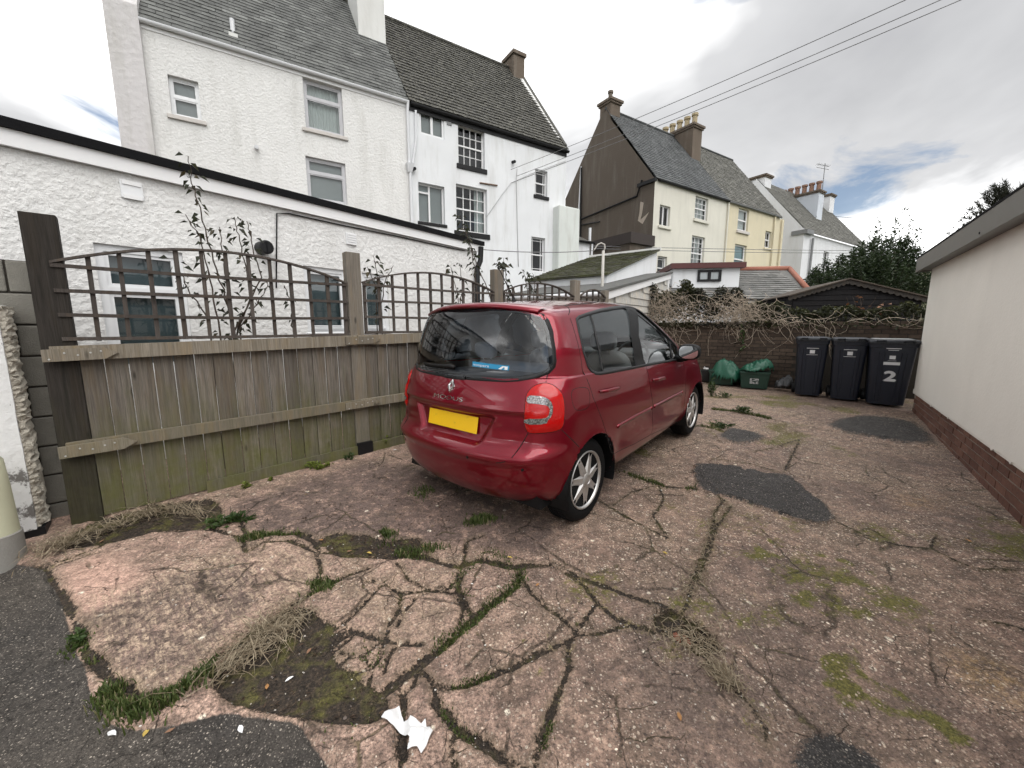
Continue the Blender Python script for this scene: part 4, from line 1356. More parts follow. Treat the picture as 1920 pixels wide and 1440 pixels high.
# ---------- wheels
def wheel(x, y, s_):
    c = np.array([s_ * x, y, .300])
    ax = (CU, CUp, CRt * s_)
    cw = c2w([c])[0]
    prof = [(.205, -.185), (.245, -.187), (.283, -.178), (.297, -.160), (.302, -.140), (.302, -.045), (.298, -.022), (.286, -.004), (.262, .006), (.232, .004), (.212, -.002), (.203, -.012)]
    mb = MB(); mb.lathe(cw, prof, 56, axis=ax)
    ty = mb.build('wheel', CM['tyre'], car, True)
    ty.name = 'wheel'
    # tread blocks
    mb = MB()
    for k in range(72):
        for h0_, h1_ in ((-.150, -.118), (-.108, -.078), (-.068, -.036)):
            a0 = 2 * math.pi * (k + (.3 if h0_ < -.1 else 0)) / 72; a1 = a0 + .058
            P8 = []
            for rr in (.300, .306):
                for a, h in ((a0, h0_), (a1, h0_), (a1, h1_), (a0, h1_)):
                    P8.append(cw + np.array(CU) * (rr * math.cos(a)) + np.array(CUp) * (rr * math.sin(a)) + np.array(CRt) * (s_ * h))
            mb.hexa(P8)
    mb.build('tread', CM['tyre'], ty)
    mb = MB(); mb.lathe(cw, [(.206, -.17), (.207, -.02), (.211, .002), (.207, .006), (.200, .002), (.190, -.02), (.186, -.06), (.186, -.16)], 56, axis=ax)
    rim = mb.build('rim', CM['alloy'], ty, True)
    mb = MB(); mb.lathe(cw, [(.0, -.11), (.165, -.11), (.17, -.10), (.12, -.085), (0, -.085)], 32, axis=ax); mb.build('brake_drum', CM['drum'], ty, True)
    mb = MB()
    e1, e2, e3 = np.array(CU), np.array(CUp), np.array(CRt) * s_
    for k in range(7):
        a = 2 * math.pi * k / 7 + .25
        er = e1 * math.cos(a) + e2 * math.sin(a); et = -e1 * math.sin(a) + e2 * math.cos(a)
        st_ = [(.035, .034, .006), (.08, .034, .004), (.13, .031, -.004), (.17, .032, -.010), (.196, .040, -.012)]
        V = []; Fs = []
        for r, w_, h in st_:
            for t, dh in ((-1, -.016), (-.62, 0), (-.12, -.003), (.12, -.003), (.62, 0), (1, -.016)):
                V.append(cw + er * r + et * (w_ * t) + e3 * (h + dh))
        for i in range(len(st_) - 1):
            for j in range(5): Fs.append((i * 6 + j, i * 6 + j + 1, i * 6 + 7 + j, i * 6 + 6 + j))
        sp_ = MB(); sp_.add(V, Fs); sp_.build('spoke', CM['alloy'], rim, 35)
    mb.lathe(cw, [(.052, -.02), (.052, .006), (.046, .010), (.030, .012), (.028, .009), (0, .010)], 24, axis=ax)
    mb.build('hub_cap', CM['alloy'], rim, 40)
    # wheel well
    mb = MB()
    ay, az, ar = ARCH[0] if y < 1 else ARCH[1]
    n = 26; V = []; Fs = []
    for i in range(n + 1):
        a = -.35 + (math.pi + .7) * i / n
        for xx in (.835, .56):
            V.append((s_ * xx, ay + (ar + .003) * math.cos(a), az + (ar + .003) * math.sin(a)))
    for i in range(n): Fs.append((2 * i, 2 * i + 1, 2 * i + 3, 2 * i + 2))
    V += [(s_ * .56, ay, az)]
    for i in range(n): Fs.append((2 * i + 1, 2 * i + 3, len(V) - 1))
    mb.add(c2w(V), Fs); mb.build('wheel_well', CM['black'], car, True)
for x_, y_ in ((.800, 0.0), (.800, 2.484)):
    for s_ in (1, -1): wheel(x_, y_, s_)
# underbody
mb = MB(); mb.hexa(c2w([(-.70, -.42, .21), (.70, -.42, .21), (.70, 3.0, .21), (-.70, 3.0, .21), (-.66, -.42, .34), (.66, -.42, .34), (.66, 3.0, .34), (-.66, 3.0, .34)]))
mb.build('underbody', CM['black'], car)
# ---------- cabin
def cushion(name, c, size, mat, parent, tilt=0.0, e=.55):
    V = []; Fs = []; nu, nv = 18, 10
    sp = lambda v, e_: math.copysign(abs(v) ** e_, v)
    for j in range(nv + 1):
        th = math.pi * (j / nv - .5)
        for i in range(nu):
            ph = 2 * math.pi * i / nu
            p = Vector((size[0] / 2 * sp(math.cos(th), e) * sp(math.cos(ph), e), size[1] / 2 * sp(math.cos(th), e) * sp(math.sin(ph), e), size[2] / 2 * sp(math.sin(th), e)))
            p = Matrix.Rotation(tilt, 3, 'X') @ p
            V.append((c[0] + p.x, c[1] + p.y, c[2] + p.z))
    for j in range(nv):
        for i in range(nu): Fs.append((j * nu + i, j * nu + (i + 1) % nu, (j + 1) * nu + (i + 1) % nu, (j + 1) * nu + i))
    return mesh_obj(name, c2w(V), Fs, mat, parent, True)
for x_ in (-.36, .36):
    fs = cushion('front_seat', (x_, 1.22, .78), (.48, .16, .66), CM['seat'], car, .22)
    cushion('headrest', (x_, 1.08, 1.20), (.26, .10, .18), CM['seat'], fs, .15)
    mb = MB()
    for d_ in (-.05, .05): mb.tube(c2w([(x_ + d_, 1.12, 1.02), (x_ + d_, 1.09, 1.16)]), .006, 6)
    mb.build('headrest_post', CM['chrome'], fs, True)
    cushion('seat_cushion', (x_, 1.50, .50), (.48, .50, .16), CM['seat'], fs)
bs = cushion('rear_seat', (0, .34, .76), (1.26, .16, .62), CM['seat'], car, .25, .35)
for x_ in (-.38, .38):
    cushion('headrest', (x_, .24, 1.16), (.24, .09, .15), CM['seat'], bs, .15)
    mb = MB()
    for d_ in (-.05, .05): mb.tube(c2w([(x_ + d_, .27, 1.0), (x_ + d_, .24, 1.12)]), .006, 6)
    mb.build('headrest_post', CM['chrome'], bs, True)
cushion('dashboard', (0, 2.12, .90), (1.40, .50, .26), CM['trim_in'], car, 0, .35)
mb = MB(); mb.hexa(c2w([(-.62, -.36, .98), (.62, -.36, .98), (.62, .2, .98), (-.62, .2, .98), (-.62, -.36, 1.0), (.62, -.36, 1.0), (.62, .2, 1.0), (-.62, .2, 1.0)])); mb.build('parcel_shelf', CM['trim_in'], car)
mb = MB(); cc = Vector((.36, 1.72, .98))
mb.tube([c2w([(cc + Vector((math.cos(a) * .18, math.sin(a) * .08, math.sin(a) * .165)))[:]])[0] for a in np.linspace(0, 2 * math.pi, 25)], .013, 8, cap=False)
mb.tube(c2w([(.20, 1.72, .98), (.52, 1.72, .98)]), .015, 6)
mb.build('steering_wheel', CM['trim_in'], car, True)
mb = MB(); mb.hexa(c2w([(-.70, -.3, .30), (.70, -.3, .30), (.70, 2.3, .30), (-.70, 2.3, .30), (-.70, -.3, .36), (.70, -.3, .36), (.70, 2.3, .36), (-.70, 2.3, .36)])); mb.build('cabin_floor', CM['trim_in'], car)
# ================================================================== BUILDINGS
def stucco(name, col, lump=1.0, scale=26, stain=.25, patches=True):
    m = Mat(name); w = m.world()
    big_ = m.noise(w, .9, 4, .6)
    streak = m.noise(m.mapping(w, (1.6, 1.6, .22)), 2.0, 4, .65)
    c = m.mix(m.ramp(big_, [(.35, 0), (.7, 1)]), tuple(x * .93 for x in col), col)
    c = m.mix(m.ramp(streak, [(.5, 0), (.78, stain)]), c, (.42, .41, .37))
    lumpn = m.voronoi(m.mix(.05, w, m.noise(w, scale * .8, 2, .6, out=1)), scale, 'SMOOTH_F1')
    h = m.math('ADD', m.math('MULTIPLY', lumpn, -1.0), m.math('MULTIPLY', m.noise(w, scale * 2.3, 3, .7), .7))
    c = m.mix(m.ramp(lumpn, [(.55, 0), (.95, .16 * min(1, lump))]), c, tuple(x * .62 for x in col))
    m.set(color=c, rough=.93, normal=m.bump(h, min(1, .85 * lump), .026 * lump), spec=.25)
    return m.m
M_ROUGH = stucco('white roughcast', (.80, .795, .78), .8, 24)
M_ROUGH2 = stucco('white roughcast, weathered', (.76, .755, .74), .8, 19, .32)
M_SMOOTHW = stucco('smooth white render', (.77, .785, .80), .16, 30, .40)
M_BREAST = stucco('grey stained render', (.62, .60, .60), .7, 10, .6)
M_CREAM = stucco('cream render', (.70, .68, .60), .25, 9, .3)
M_YELLOW = stucco('yellow render', (.68, .615, .455), .25, 9, .25)
M_FARW = stucco('far white render', (.76, .77, .79), .2, 8, .3)
M_BROWN = stucco('brown pebbledash', (.118, .097, .079), .6, 22, .15)
M_GARAGE = stucco('ivory garage render', (.86, .83, .765), .22, 42, .06)
M_WHITE = plain('white gloss paint', (.78, .78, .78), .4, var=.05)
M_UPVC = plain('white window frame', (.78, .79, .80), .3, var=.03)
M_GREYFR = plain('silver window frame', (.52, .52, .54), .4, var=.05)
M_SILLP = plain('pale stone sill', (.56, .53, .50), .85, var=.12, bump=.2)
M_BLACKP = plain('black painted trim', (.008, .008, .009), .5, var=.2, spec=.3)
M_FELT = plain('black roofing felt', (.008, .008, .009), .9, spec=.15, var=.3, bump=.4, bscale=150)
M_FASCIA = plain('white fascia board', (.80, .80, .80), .35, var=.02)
M_GREYM = plain('grey metal fascia', (.155, .15, .14), .5, var=.08)
M_ROOM = plain('dark room wall', (.05, .052, .055), .9)
M_BLIND = plain('frosted backing', (.46, .48, .48), .9, var=.05)
M_FROST = plain('dark frosted panel', (.135, .19, .21), .35, var=.08)
M_LEAD = plain('lead flashing', (.20, .205, .21), .6, var=.2)
M_POT = plain('terracotta pot', (.25, .145, .105), .85, var=.2)
M_POTB = plain('buff clay pot', (.40, .33, .21), .85, var=.2)
M_CHIM = stucco('chimney render brown', (.15, .12, .095), .4, 12, .2)
M_CHIMW = stucco('chimney render white', (.72, .72, .70), .3, 12, .3)
M_PIPEW = plain('white downpipe', (.70, .71, .73), .45, var=.06)
def curtain_mat():
    m = Mat('net curtain'); w = m.co()
    m.set(color=m.mix(m.noise(w, 5, 3), (.62, .66, .64), (.80, .83, .81)), rough=.9)
    return m.m
M_CURT = curtain_mat()
def pane_mat():
    m = Mat('window glass')
    m.n.remove(m.b)
    tr = m.node('ShaderNodeBsdfTransparent'); tr.inputs[0].default_value = (.80, .84, .84, 1)
    gl = m.node('ShaderNodeBsdfGlossy'); gl.inputs['Roughness'].default_value = .03
    lw = m.node('ShaderNodeLayerWeight'); lw.inputs[0].default_value = .28
    mx = m.node('ShaderNodeMixShader')
    m.l.new(m.math('ADD', m.math('MULTIPLY', lw.outputs['Fresnel'], .85), .06, True), mx.inputs[0])
    m.l.new(tr.outputs[0], mx.inputs[1]); m.l.new(gl.outputs[0], mx.inputs[2])
    m.l.new(mx.outputs[0], m.out.inputs[0])
    return m.m
M_PANE = pane_mat()
def slate_mat(name, c0, c1, lichen, moss=0.0):
    m = Mat(name); w = m.world()
    r = m.rnd()
    n = m.noise(w, 2.2, 4, .6)
    c = m.mix(m.noise(w, 9, 4, .65), c0, c1)
    c = m.mix(m.ramp(n, [(.4, 0), (.7, .7)]), c, tuple(x * .55 for x in c0))
    a = m.attr('tone', 'Fac')
    c = m.mix(m.ramp(a, [(0, .30), (1, 0)]), c, tuple(x * .45 for x in c0))
    c = m.mix(m.ramp(a, [(.8, 0), (1, .16)]), c, tuple(min(1, x * 2.0) for x in c1))
    c = m.mix(m.ramp(m.noise(w, 17, 5, .8), [(.60 - .12 * lichen, 0), (.72 - .08 * lichen, .75 * lichen)]), c, (.30, .29, .23))
    if moss: c = m.mix(m.ramp(m.noise(w, 3.5, 5, .75), [(.5 - .2 * moss, 0), (.62, moss)]), c, (.075, .085, .02))
    m.set(color=c, rough=.8, normal=m.bump(m.noise(w, 40, 4, .7), .4, .01), spec=.3)
    return m.m
M_SLATE1 = slate_mat('grey slate', (.105, .108, .105), (.19, .195, .185), .35)
M_SLATE2 = slate_mat('dark mossy slate', (.035, .034, .032), (.085, .082, .076), .9)
M_SLATE3 = slate_mat('blue grey slate', (.075, .08, .085), (.14, .145, .145), .35)
M_SLATE4 = slate_mat('lichened slate', (.100, .098, .090), (.19, .186, .170), .6, .12)
M_SLATE5 = slate_mat('pale slate', (.14, .14, .135), (.26, .255, .24), .4)
M_MOSSR = slate_mat('mossy slate', (.06, .058, .05), (.13, .125, .105), .5, .65)
M_RIDGE = plain('red ridge tile', (.30, .12, .08), .85, var=.25)

def wall_open(F, u0, u1, z0, z1, v, openings, depth, poly_top=None):
    """flat wall with rectangular openings and their reveals; openings: (ua, ub, za, zb)"""
    us = sorted({u0, u1, *[o[0] for o in openings], *[o[1] for o in openings]})
    zs = sorted({z0, z1, *[o[2] for o in openings], *[o[3] for o in openings]})
    us = [u for u in us if u0 <= u <= u1]; zs = [z for z in zs if z0 <= z <= z1]
    mb = MB()
    for a, b in zip(us[:-1], us[1:]):
        for c, d in zip(zs[:-1], zs[1:]):
            mu, mz = (a + b) / 2, (c + d) / 2
            if any(o[0] < mu < o[1] and o[2] < mz < o[3] for o in openings): continue
            mb.add([F.p(a, v, c), F.p(a, v, d), F.p(b, v, d), F.p(b, v, c)], [(0, 3, 2, 1)])
    for a, b, c, d in openings:
        d = min(d, z1)
        mb.add([F.p(a, v, c), F.p(b, v, c), F.p(b, v, d), F.p(a, v, d), F.p(a, v - depth, c), F.p(b, v - depth, c), F.p(b, v - depth, d), F.p(a, v - depth, d)],
               [(0, 1, 5, 4), (1, 2, 6, 5), (2, 3, 7, 6), (3, 0, 4, 7)])
    return mb
def window(F, parent, u0, u1, z0, z1, v, style, frame=None, sill=None, back=None, fr=.05, curtain=None):
    """a window set in a reveal, its outer face at depth v; bars as geometry, panes as sheets"""
    frame = frame or M_UPVC
    mb = MB()
    t = .05
    def bar(a, b, c, d, dv=0.0): mb.fbox(F, a, b, v - t, v + dv, c, d)
    panes = []
    if style[0] == 'sash':                      # columns, rows per sash
        nc, nr = style[1], style[2]
        zm = (z0 + z1) / 2
        bar(u0, u0 + fr, z0, z1); bar(u1 - fr, u1, z0, z1); bar(u0 + fr, u1 - fr, z0, z0 + fr * 1.3); bar(u0 + fr, u1 - fr, z1 - fr, z1)
        bar(u0 + fr, u1 - fr, zm - fr * .45, zm + fr * .45, .012)
        for (a, b, dv) in ((z0 + fr * 1.3, zm - fr * .45, -.012), (zm + fr * .45, z1 - fr, .008)):
            for i in range(1, nc):
                uu = u0 + fr + (u1 - u0 - 2 * fr) * i / nc; bar(uu - .011, uu + .011, a, b, dv)
            for i in range(1, nr):
                zz = a + (b - a) * i / nr
                for k in range(nc):
                    ua = u0 + fr + (u1 - u0 - 2 * fr) * k / nc + .011; ub = u0 + fr + (u1 - u0 - 2 * fr) * (k + 1) / nc - .011
                    bar(ua, ub, zz - .011, zz + .011, dv)
            panes.append((u0 + fr * .8, u1 - fr * .8, a - .01, b + .01))
    elif style[0] == 'margin':                  # margin-light sash
        zm = (z0 + z1) / 2
        bar(u0, u0 + fr, z0, z1); bar(u1 - fr, u1, z0, z1); bar(u0 + fr, u1 - fr, z0, z0 + fr); bar(u0 + fr, u1 - fr, z1 - fr, z1)
        bar(u0 + fr, u1 - fr, zm - .025, zm + .025, .01)
        e = (u1 - u0) * .2
        for uu in (u0 + e, u1 - e):
            bar(uu - .01, uu + .01, z0 + fr, zm - .025, -.005); bar(uu - .01, uu + .01, zm + .025, z1 - fr, -.005)
        for zz in (z0 + fr + e * .6, z1 - fr - e * .6): bar(u0 + fr, u1 - fr, zz - .01, zz + .01, -.006)
        panes.append((u0 + fr * .8, u1 - fr * .8, z0 + fr * .8, z1 - fr * .8))
    elif style[0] == 'split':                   # transom light over a larger light
        zm = z0 + (z1 - z0) * style[1]
        bar(u0, u0 + fr, z0, z1); bar(u1 - fr, u1, z0, z1); bar(u0 + fr, u1 - fr, z0, z0 + fr); bar(u0 + fr, u1 - fr, z1 - fr, z1)
        bar(u0 + fr, u1 - fr, zm - fr * .5, zm + fr * .5)
        for (a, b) in ((z0 + fr, zm - fr * .5), (zm + fr * .5, z1 - fr)):
            i_ = .03                             # sash inside the frame
            mb.fbox(F, u0 + fr, u0 + fr + i_, v - t, v - .012, a, b); mb.fbox(F, u1 - fr - i_, u1 - fr, v - t, v - .012, a, b)
            mb.fbox(F, u0 + fr + i_, u1 - fr - i_, v - t, v - .012, a, a + i_); mb.fbox(F, u0 + fr + i_, u1 - fr - i_, v - t, v - .012, b - i_, b)
            panes.append((u0 + fr + i_ * .6, u1 - fr - i_ * .6, a + i_ * .6, b - i_ * .6))
    elif style[0] == 'pair':                    # two casements side by side, optional top light in the left one
        um = u0 + (u1 - u0) * style[1]
        bar(u0, u0 + fr, z0, z1); bar(u1 - fr, u1, z0, z1); bar(u0 + fr, u1 - fr, z0, z0 + fr); bar(u0 + fr, u1 - fr, z1 - fr, z1)
        bar(um - fr * .6, um + fr * .6, z0 + fr, z1 - fr, .004)
        if style[2]:
            zz = z0 + (z1 - z0) * .78; bar(u0 + fr, um - fr * .6, zz - .03, zz + .03)
        panes += [(u0 + fr * .8, um - fr * .4, z0 + fr * .8, z1 - fr * .8), (um + fr * .4, u1 - fr * .8, z0 + fr * .8, z1 - fr * .8)]
    w = mb.build('window', frame, parent)
    for a, b, c, d in panes:
        pm_ = MB(); pm_.add([F.p(a, v - .034, c), F.p(b, v - .034, c), F.p(b, v - .034, d), F.p(a, v - .034, d)], [(0, 1, 2, 3)])
        pm_.build('pane', M_PANE, w)
    bk = MB()
    bd = .10 if back is not None and back is not M_ROOM else .7
    bk.add([F.p(u0, v - bd, z0), F.p(u1, v - bd, z0), F.p(u1, v - bd, z1), F.p(u0, v - bd, z1)], [(0, 1, 2, 3)])
    if bd > .5:
        bk.add([F.p(u0, v - .05, z0), F.p(u0, v - bd, z0), F.p(u0, v - bd, z1), F.p(u0, v - .05, z1)], [(0, 1, 2, 3)])
        bk.add([F.p(u1, v - .05, z0), F.p(u1, v - bd, z0), F.p(u1, v - bd, z1), F.p(u1, v - .05, z1)], [(0, 1, 2, 3)])
        bk.add([F.p(u0, v - .05, z0), F.p(u0, v - bd, z0), F.p(u1, v - bd, z0), F.p(u1, v - .05, z0)], [(0, 1, 2, 3)])
        bk.add([F.p(u0, v - .05, z1), F.p(u0, v - bd, z1), F.p(u1, v - bd, z1), F.p(u1, v - .05, z1)], [(0, 1, 2, 3)])
    bk.build('room', back or M_ROOM, w)
    if curtain:
        for (ca, cb) in curtain:
            a, b = u0 + (u1 - u0) * ca, u0 + (u1 - u0) * cb
            n = max(8, int((b - a) / .02)); V = []; Fs = []
            for i in range(n + 1):
                uu = a + (b - a) * i / n; dv = .025 * math.sin(i * 1.3 + uu * 3) + .012 * math.sin(i * .37)
                V += [F.p(uu, v - .16 + dv, z0 + .01), F.p(uu, v - .16 + dv * .5, z1 - .02)]
            for i in range(n): Fs.append((2 * i, 2 * i + 2, 2 * i + 3, 2 * i + 1))
            mesh_obj('curtain', V, Fs, M_CURT, w, True)
    if sill:
        sb = MB(); sb.fbox(F, u0 - sill[1], u1 + sill[1], v - .03, sill[3], z0 - sill[2], z0)
        sb.build('sill', sill[0], w, bevel=.012)
    return w

def slates(F, parent, u0, u1, v0, z0, v1, z1, mat, sw, ex, n_big, name='slate', clip=None, rnd_=.05, seed=1, thick=.012):
    """overlapping slates on the slope from (v0, z0) eave to (v1, z1) ridge; the n_big nearest are objects"""
    rg = random.Random(seed)
    L = math.hypot(v1 - v0, z1 - z0)
    dv, dz = (v1 - v0) / L, (z1 - z0) / L
    nv, nz = -dz, dv                                     # outward normal in (v, z): points to +v side when the roof rises towards -v
    if nz < 0: nv, nz = -nv, -nz
    items = []
    nrow = int(L / ex)
    for r in range(nrow + 1):
        s0 = r * ex
        off = (sw / 2 if r % 2 else 0)
        nc = int((u1 - u0) / sw) + 2
        for c in range(nc):
            a = max(u0, u0 + c * sw - off + rg.uniform(-.006, .006)); b = min(u1, u0 + (c + 1) * sw - off - .007)
            if b - a < .03: continue
            if clip and not clip((a + b) / 2, s0 / L): continue
            top = min(L, s0 + ex * 1.12)
            lift = thick * (1.0 + rg.uniform(-.25, .25)); tw = rg.uniform(-.006, .006) * (rnd_ / .05)
            s_ = s0 - rg.uniform(0, .012)
            P = []
            for uu, lf in ((a, lift + tw), (b, lift - tw)):
                P.append(F.p(uu, v0 + dv * s_ + nv * (lf + thick), z0 + dz * s_ + nz * (lf + thick)))
                P.append(F.p(uu, v0 + dv * top + nv * thick * .35, z0 + dz * top + nz * thick * .35))
                P.append(F.p(uu, v0 + dv * s_ + nv * lf * .2, z0 + dz * s_ + nz * lf * .2))
            items.append((P, rg.random()))
    # nearest first
    items.sort(key=lambda it: (it[0][0] - Vector((0, 0, CAM_H))).length)
    fs = [(0, 3, 4, 1), (0, 2, 5, 3), (0, 1, 2), (3, 5, 4)]
    def finish(o, tones, nvp):
        at = o.data.attributes.new('tone', 'FLOAT', 'POINT'); at.data.foreach_set('value', np.repeat(np.array(tones, np.float32), nvp))
    vis = [it for it in items if -20 < (to_px(*[np.array(c_) for c_ in it[0][0]])[0]) < 1940 and (to_px(*[np.array(c_) for c_ in it[0][0]])[1]) > -30]
    bigs = vis[:n_big]; bset = set(id(b) for b in bigs)
    for P, tn in bigs:
        o = mesh_obj(name, P, fs, mat, parent); finish(o, [tn], 6)
    rest = [it for it in items if id(it) not in bset]
    if rest:
        mb = MB()
        for P, tn in rest: mb.add(P, fs)
        o = mb.build('slates' if name == 'slate' else name + 's', mat, parent); finish(o, [t for _, t in rest], 6)
        tag(o, kind='stuff')

def gut(F, parent, u0, u1, v, z, mat, r=.055, name='gutter'):
    mb = MB(); n = 8; V = []; Fs = []
    for u in (u0, u1):
        for k in range(n + 1):
            a = math.pi + math.pi * k / n
            V.append(F.p(u, v + r * math.cos(a), z + r * math.sin(a)))
    for k in range(n): Fs.append((k, k + 1, n + 2 + k, n + 1 + k))
    mb.add(V, Fs)
    mb.fbox(F, u0, u1, v - r, v - r + .008, z - .004, z + .012); mb.fbox(F, u0, u1, v + r - .008, v + r, z - .004, z + .012)
    return mb.build(name, mat, parent)

EAVE, RIDGE, DEPTH = 8.66, 13.3, 3.5
# ------------------------------------------------------------------ left white house (roughcast)
UL, UM, UR = -8.70, -2.22, 4.47
h1 = thing('white_house', FAC.p(UL, 0, .1), 'white roughcast house with grey slate roof and white gutter, nearest the left edge', 'house', 'row of house backs')
op = [(-8.30, -7.70, 6.72, 7.64), (-5.28, -4.24, 7.16, 8.50), (-5.35, -4.26, 5.20, 6.40)]
wall_open(FAC, UL, UM, 0, EAVE, 0, op, .16).build('wall', M_ROUGH2, h1)
window(FAC, h1, *op[0], -.10, ('split', .52), M_UPVC, (M_SILLP, .09, .10, .06), M_BLIND, fr=.06)
window(FAC, h1, *op[1], -.10, ('split', .66), M_GREYFR, (M_SILLP, .10, .10, .06), None, fr=.07, curtain=[(.05, .98)])
window(FAC, h1, *op[2], -.08, ('split', .66), M_GREYFR, None, M_BLIND, fr=.07)
# end wall: a stained breast standing proud, rising past the eave as a parapet
mb = MB()
mb.fbox(FAC, -9.30, UL, -7.2, .13, 0, EAVE + .25)
mb.fprism(FAC, [(-9.30, 0), (UL, 0), (UL, .1), (-9.30, .1)], .13, .14)
mb.build('end_breast', M_BREAST, h1)
mb = MB()
V = [FAC.p(u, v, z) for u in (-9.28, UL) for v, z in ((.13, EAVE + .25), (-DEPTH, RIDGE + .5), (-7.1, EAVE + .25))]
mb.add(V, [(0, 1, 2), (3, 5, 4), (0, 3, 4, 1), (1, 4, 5, 2)])
mb.build('parapet', M_BREAST, h1)
mb = MB(); mb.fbox(FAC, UL, UM, -.02, .02, EAVE - .15, EAVE - .02); mb.build('fascia', M_WHITE, h1)
gut(FAC, h1, UL, UM, .08, EAVE, M_PIPEW, .065)
mb = MB()
mb.add([FAC.p(UL, .06, EAVE), FAC.p(UM, .06, EAVE), FAC.p(UM, -DEPTH, RIDGE), FAC.p(UL, -DEPTH, RIDGE), FAC.p(UM, -2 * DEPTH, EAVE), FAC.p(UL, -2 * DEPTH, EAVE)], [(0, 1, 2, 3), (3, 2, 4, 5)])
rf = mb.build('roof', M_SLATE1, h1)
slates(FAC, rf, UL, UM, .10, EAVE + .02, -DEPTH, RIDGE, M_SLATE1, .30, .19, 300, seed=3)
# roof vent
vu, vz_ = FAC.hit(437, 62, -.25)
mb = MB(); mb.fbox(FAC, vu - .10, vu + .10, -.62, -.20, vz_ - .12, vz_ - .02); o = mb.build('roof_vent', M_CHIMW, rf)
mb = MB(); mb.tube([FAC.p(vu, -.40, vz_ - .05), FAC.p(vu, -.40, vz_ + .42)], .055, 12); mb.build('vent_pipe', M_PIPEW, o, 40)
# chimney between the two houses
cu0, cz0 = FAC.hit(683, 40, -2.6); 
mb = MB()
mb.fbox(FAC, UM - .95, UM - .02, -4.3, -2.05, 10.6, 15.6); ch = mb.build('chimney', M_CHIMW, rf)
mb = MB(); mb.fbox(FAC, UM - 1.0, UM + .03, -4.35, -2.0, 15.6, 15.75); mb.build('chimney_cap', M_CHIM, ch)
# downpipe and hopper
mb = MB()
mb.tube([FAC.p(UM - .03, .10, EAVE - .02), FAC.p(UM - .05, .07, EAVE - .25), FAC.p(UM - .05, .07, 6.75)], .045, 8)
mb.tube([FAC.p(UM - .03, .07, 6.55), FAC.p(UM - .03, .07, 3.0)], .045, 8)
dp = mb.build('downpipe', M_PIPEW, h1, 50)
mb = MB(); mb.hexa([FAC.p(u, v, z) for z, e in ((6.52, .06), (6.78, .13)) for u, v in ((UM - .04 - e, .02), (UM - .04 + e, .02), (UM - .04 + e, .06 + e), (UM - .04 - e, .06 + e))]); mb.build('hopper', M_PIPEW, dp)

# ------------------------------------------------------------------ right white house (smooth)
h2 = thing('white_house', FAC.p(UM, 0, .1), 'smooth white house with dark mossy roof, black gutter and black window sills', 'house', 'row of house backs')
op = [(-1.86, -.98, 7.83, 8.55), (-.46, .60, 7.18, 8.50), (-1.97, -1.02, 5.03, 6.30), (-.58, .68, 4.90, 6.50), (2.88, 3.50, 6.70, 7.68), (2.72, 3.42, 3.72, 5.08)]
wall_open(FAC, UM, UR, 0, EAVE, .02, op, .18).build('wall', M_SMOOTHW, h2)
window(FAC, h2, *op[0], -.02, ('pair', .5, False), M_UPVC, None, M_BLIND, fr=.07)
window(FAC, h2, *op[1], -.12, ('sash', 4, 2), M_WHITE, (M_BLACKP, .08, .16, .07), M_ROOM, fr=.055)
window(FAC, h2, *op[2], -.12, ('pair', .45, True), M_WHITE, (M_BLACKP, .06, .10, .07), M_BLIND, fr=.05)
window(FAC, h2, *op[3], -.12, ('sash', 4, 2), M_WHITE, (M_BLACKP, .10, .18, .07), M_ROOM, fr=.055, curtain=[(.68, .97)])
window(FAC, h2, *op[4], -.10, ('margin',), M_WHITE, (M_BLACKP, .07, .13, .07), M_ROOM, fr=.045)
window(FAC, h2, *op[5], -.10, ('margin',), M_WHITE, None, M_ROOM, fr=.045)
mb = MB()                                            # right gable end
V = [FAC.p(UR, .02, 0), FAC.p(UR, -7, 0), FAC.p(UR, -7, EAVE), FAC.p(UR, -DEPTH, RIDGE), FAC.p(UR, .02, EAVE)]
mb.add(V, [(0, 1, 2, 3, 4)]); mb.build('gable_wall', M_SMOOTHW, h2)
mb = MB()
mb.add([FAC.p(UM, .06, EAVE), FAC.p(UR, .06, EAVE), FAC.p(UR, -DEPTH, RIDGE), FAC.p(UM, -DEPTH, RIDGE), FAC.p(UR, -2 * DEPTH, EAVE), FAC.p(UM, -2 * DEPTH, EAVE)], [(0, 1, 2, 3), (3, 2, 4, 5)])
rf2 = mb.build('roof', M_SLATE2, h2)
slates(FAC, rf2, UM, UR + .02, .12, EAVE + .03, -DEPTH, RIDGE, M_SLATE2, .26, .21, 300, seed=5, rnd_=.10, thick=.020)
mb = MB(); mb.tube([FAC.p(UL, -DEPTH, RIDGE + .02), FAC.p(UR, -DEPTH, RIDGE + .02)], .085, 8); mb.build('ridge_tiles', M_SLATE2, rf2, True)
gut(FAC, h2, UM + .05, UR + .05, .10, EAVE - .02, M_BLACKP, .075)
mb = MB(); mb.fbox(FAC, UM, UR, .022, .05, EAVE - .22, EAVE - .03); mb.build('fascia', M_BLACKP, h2)
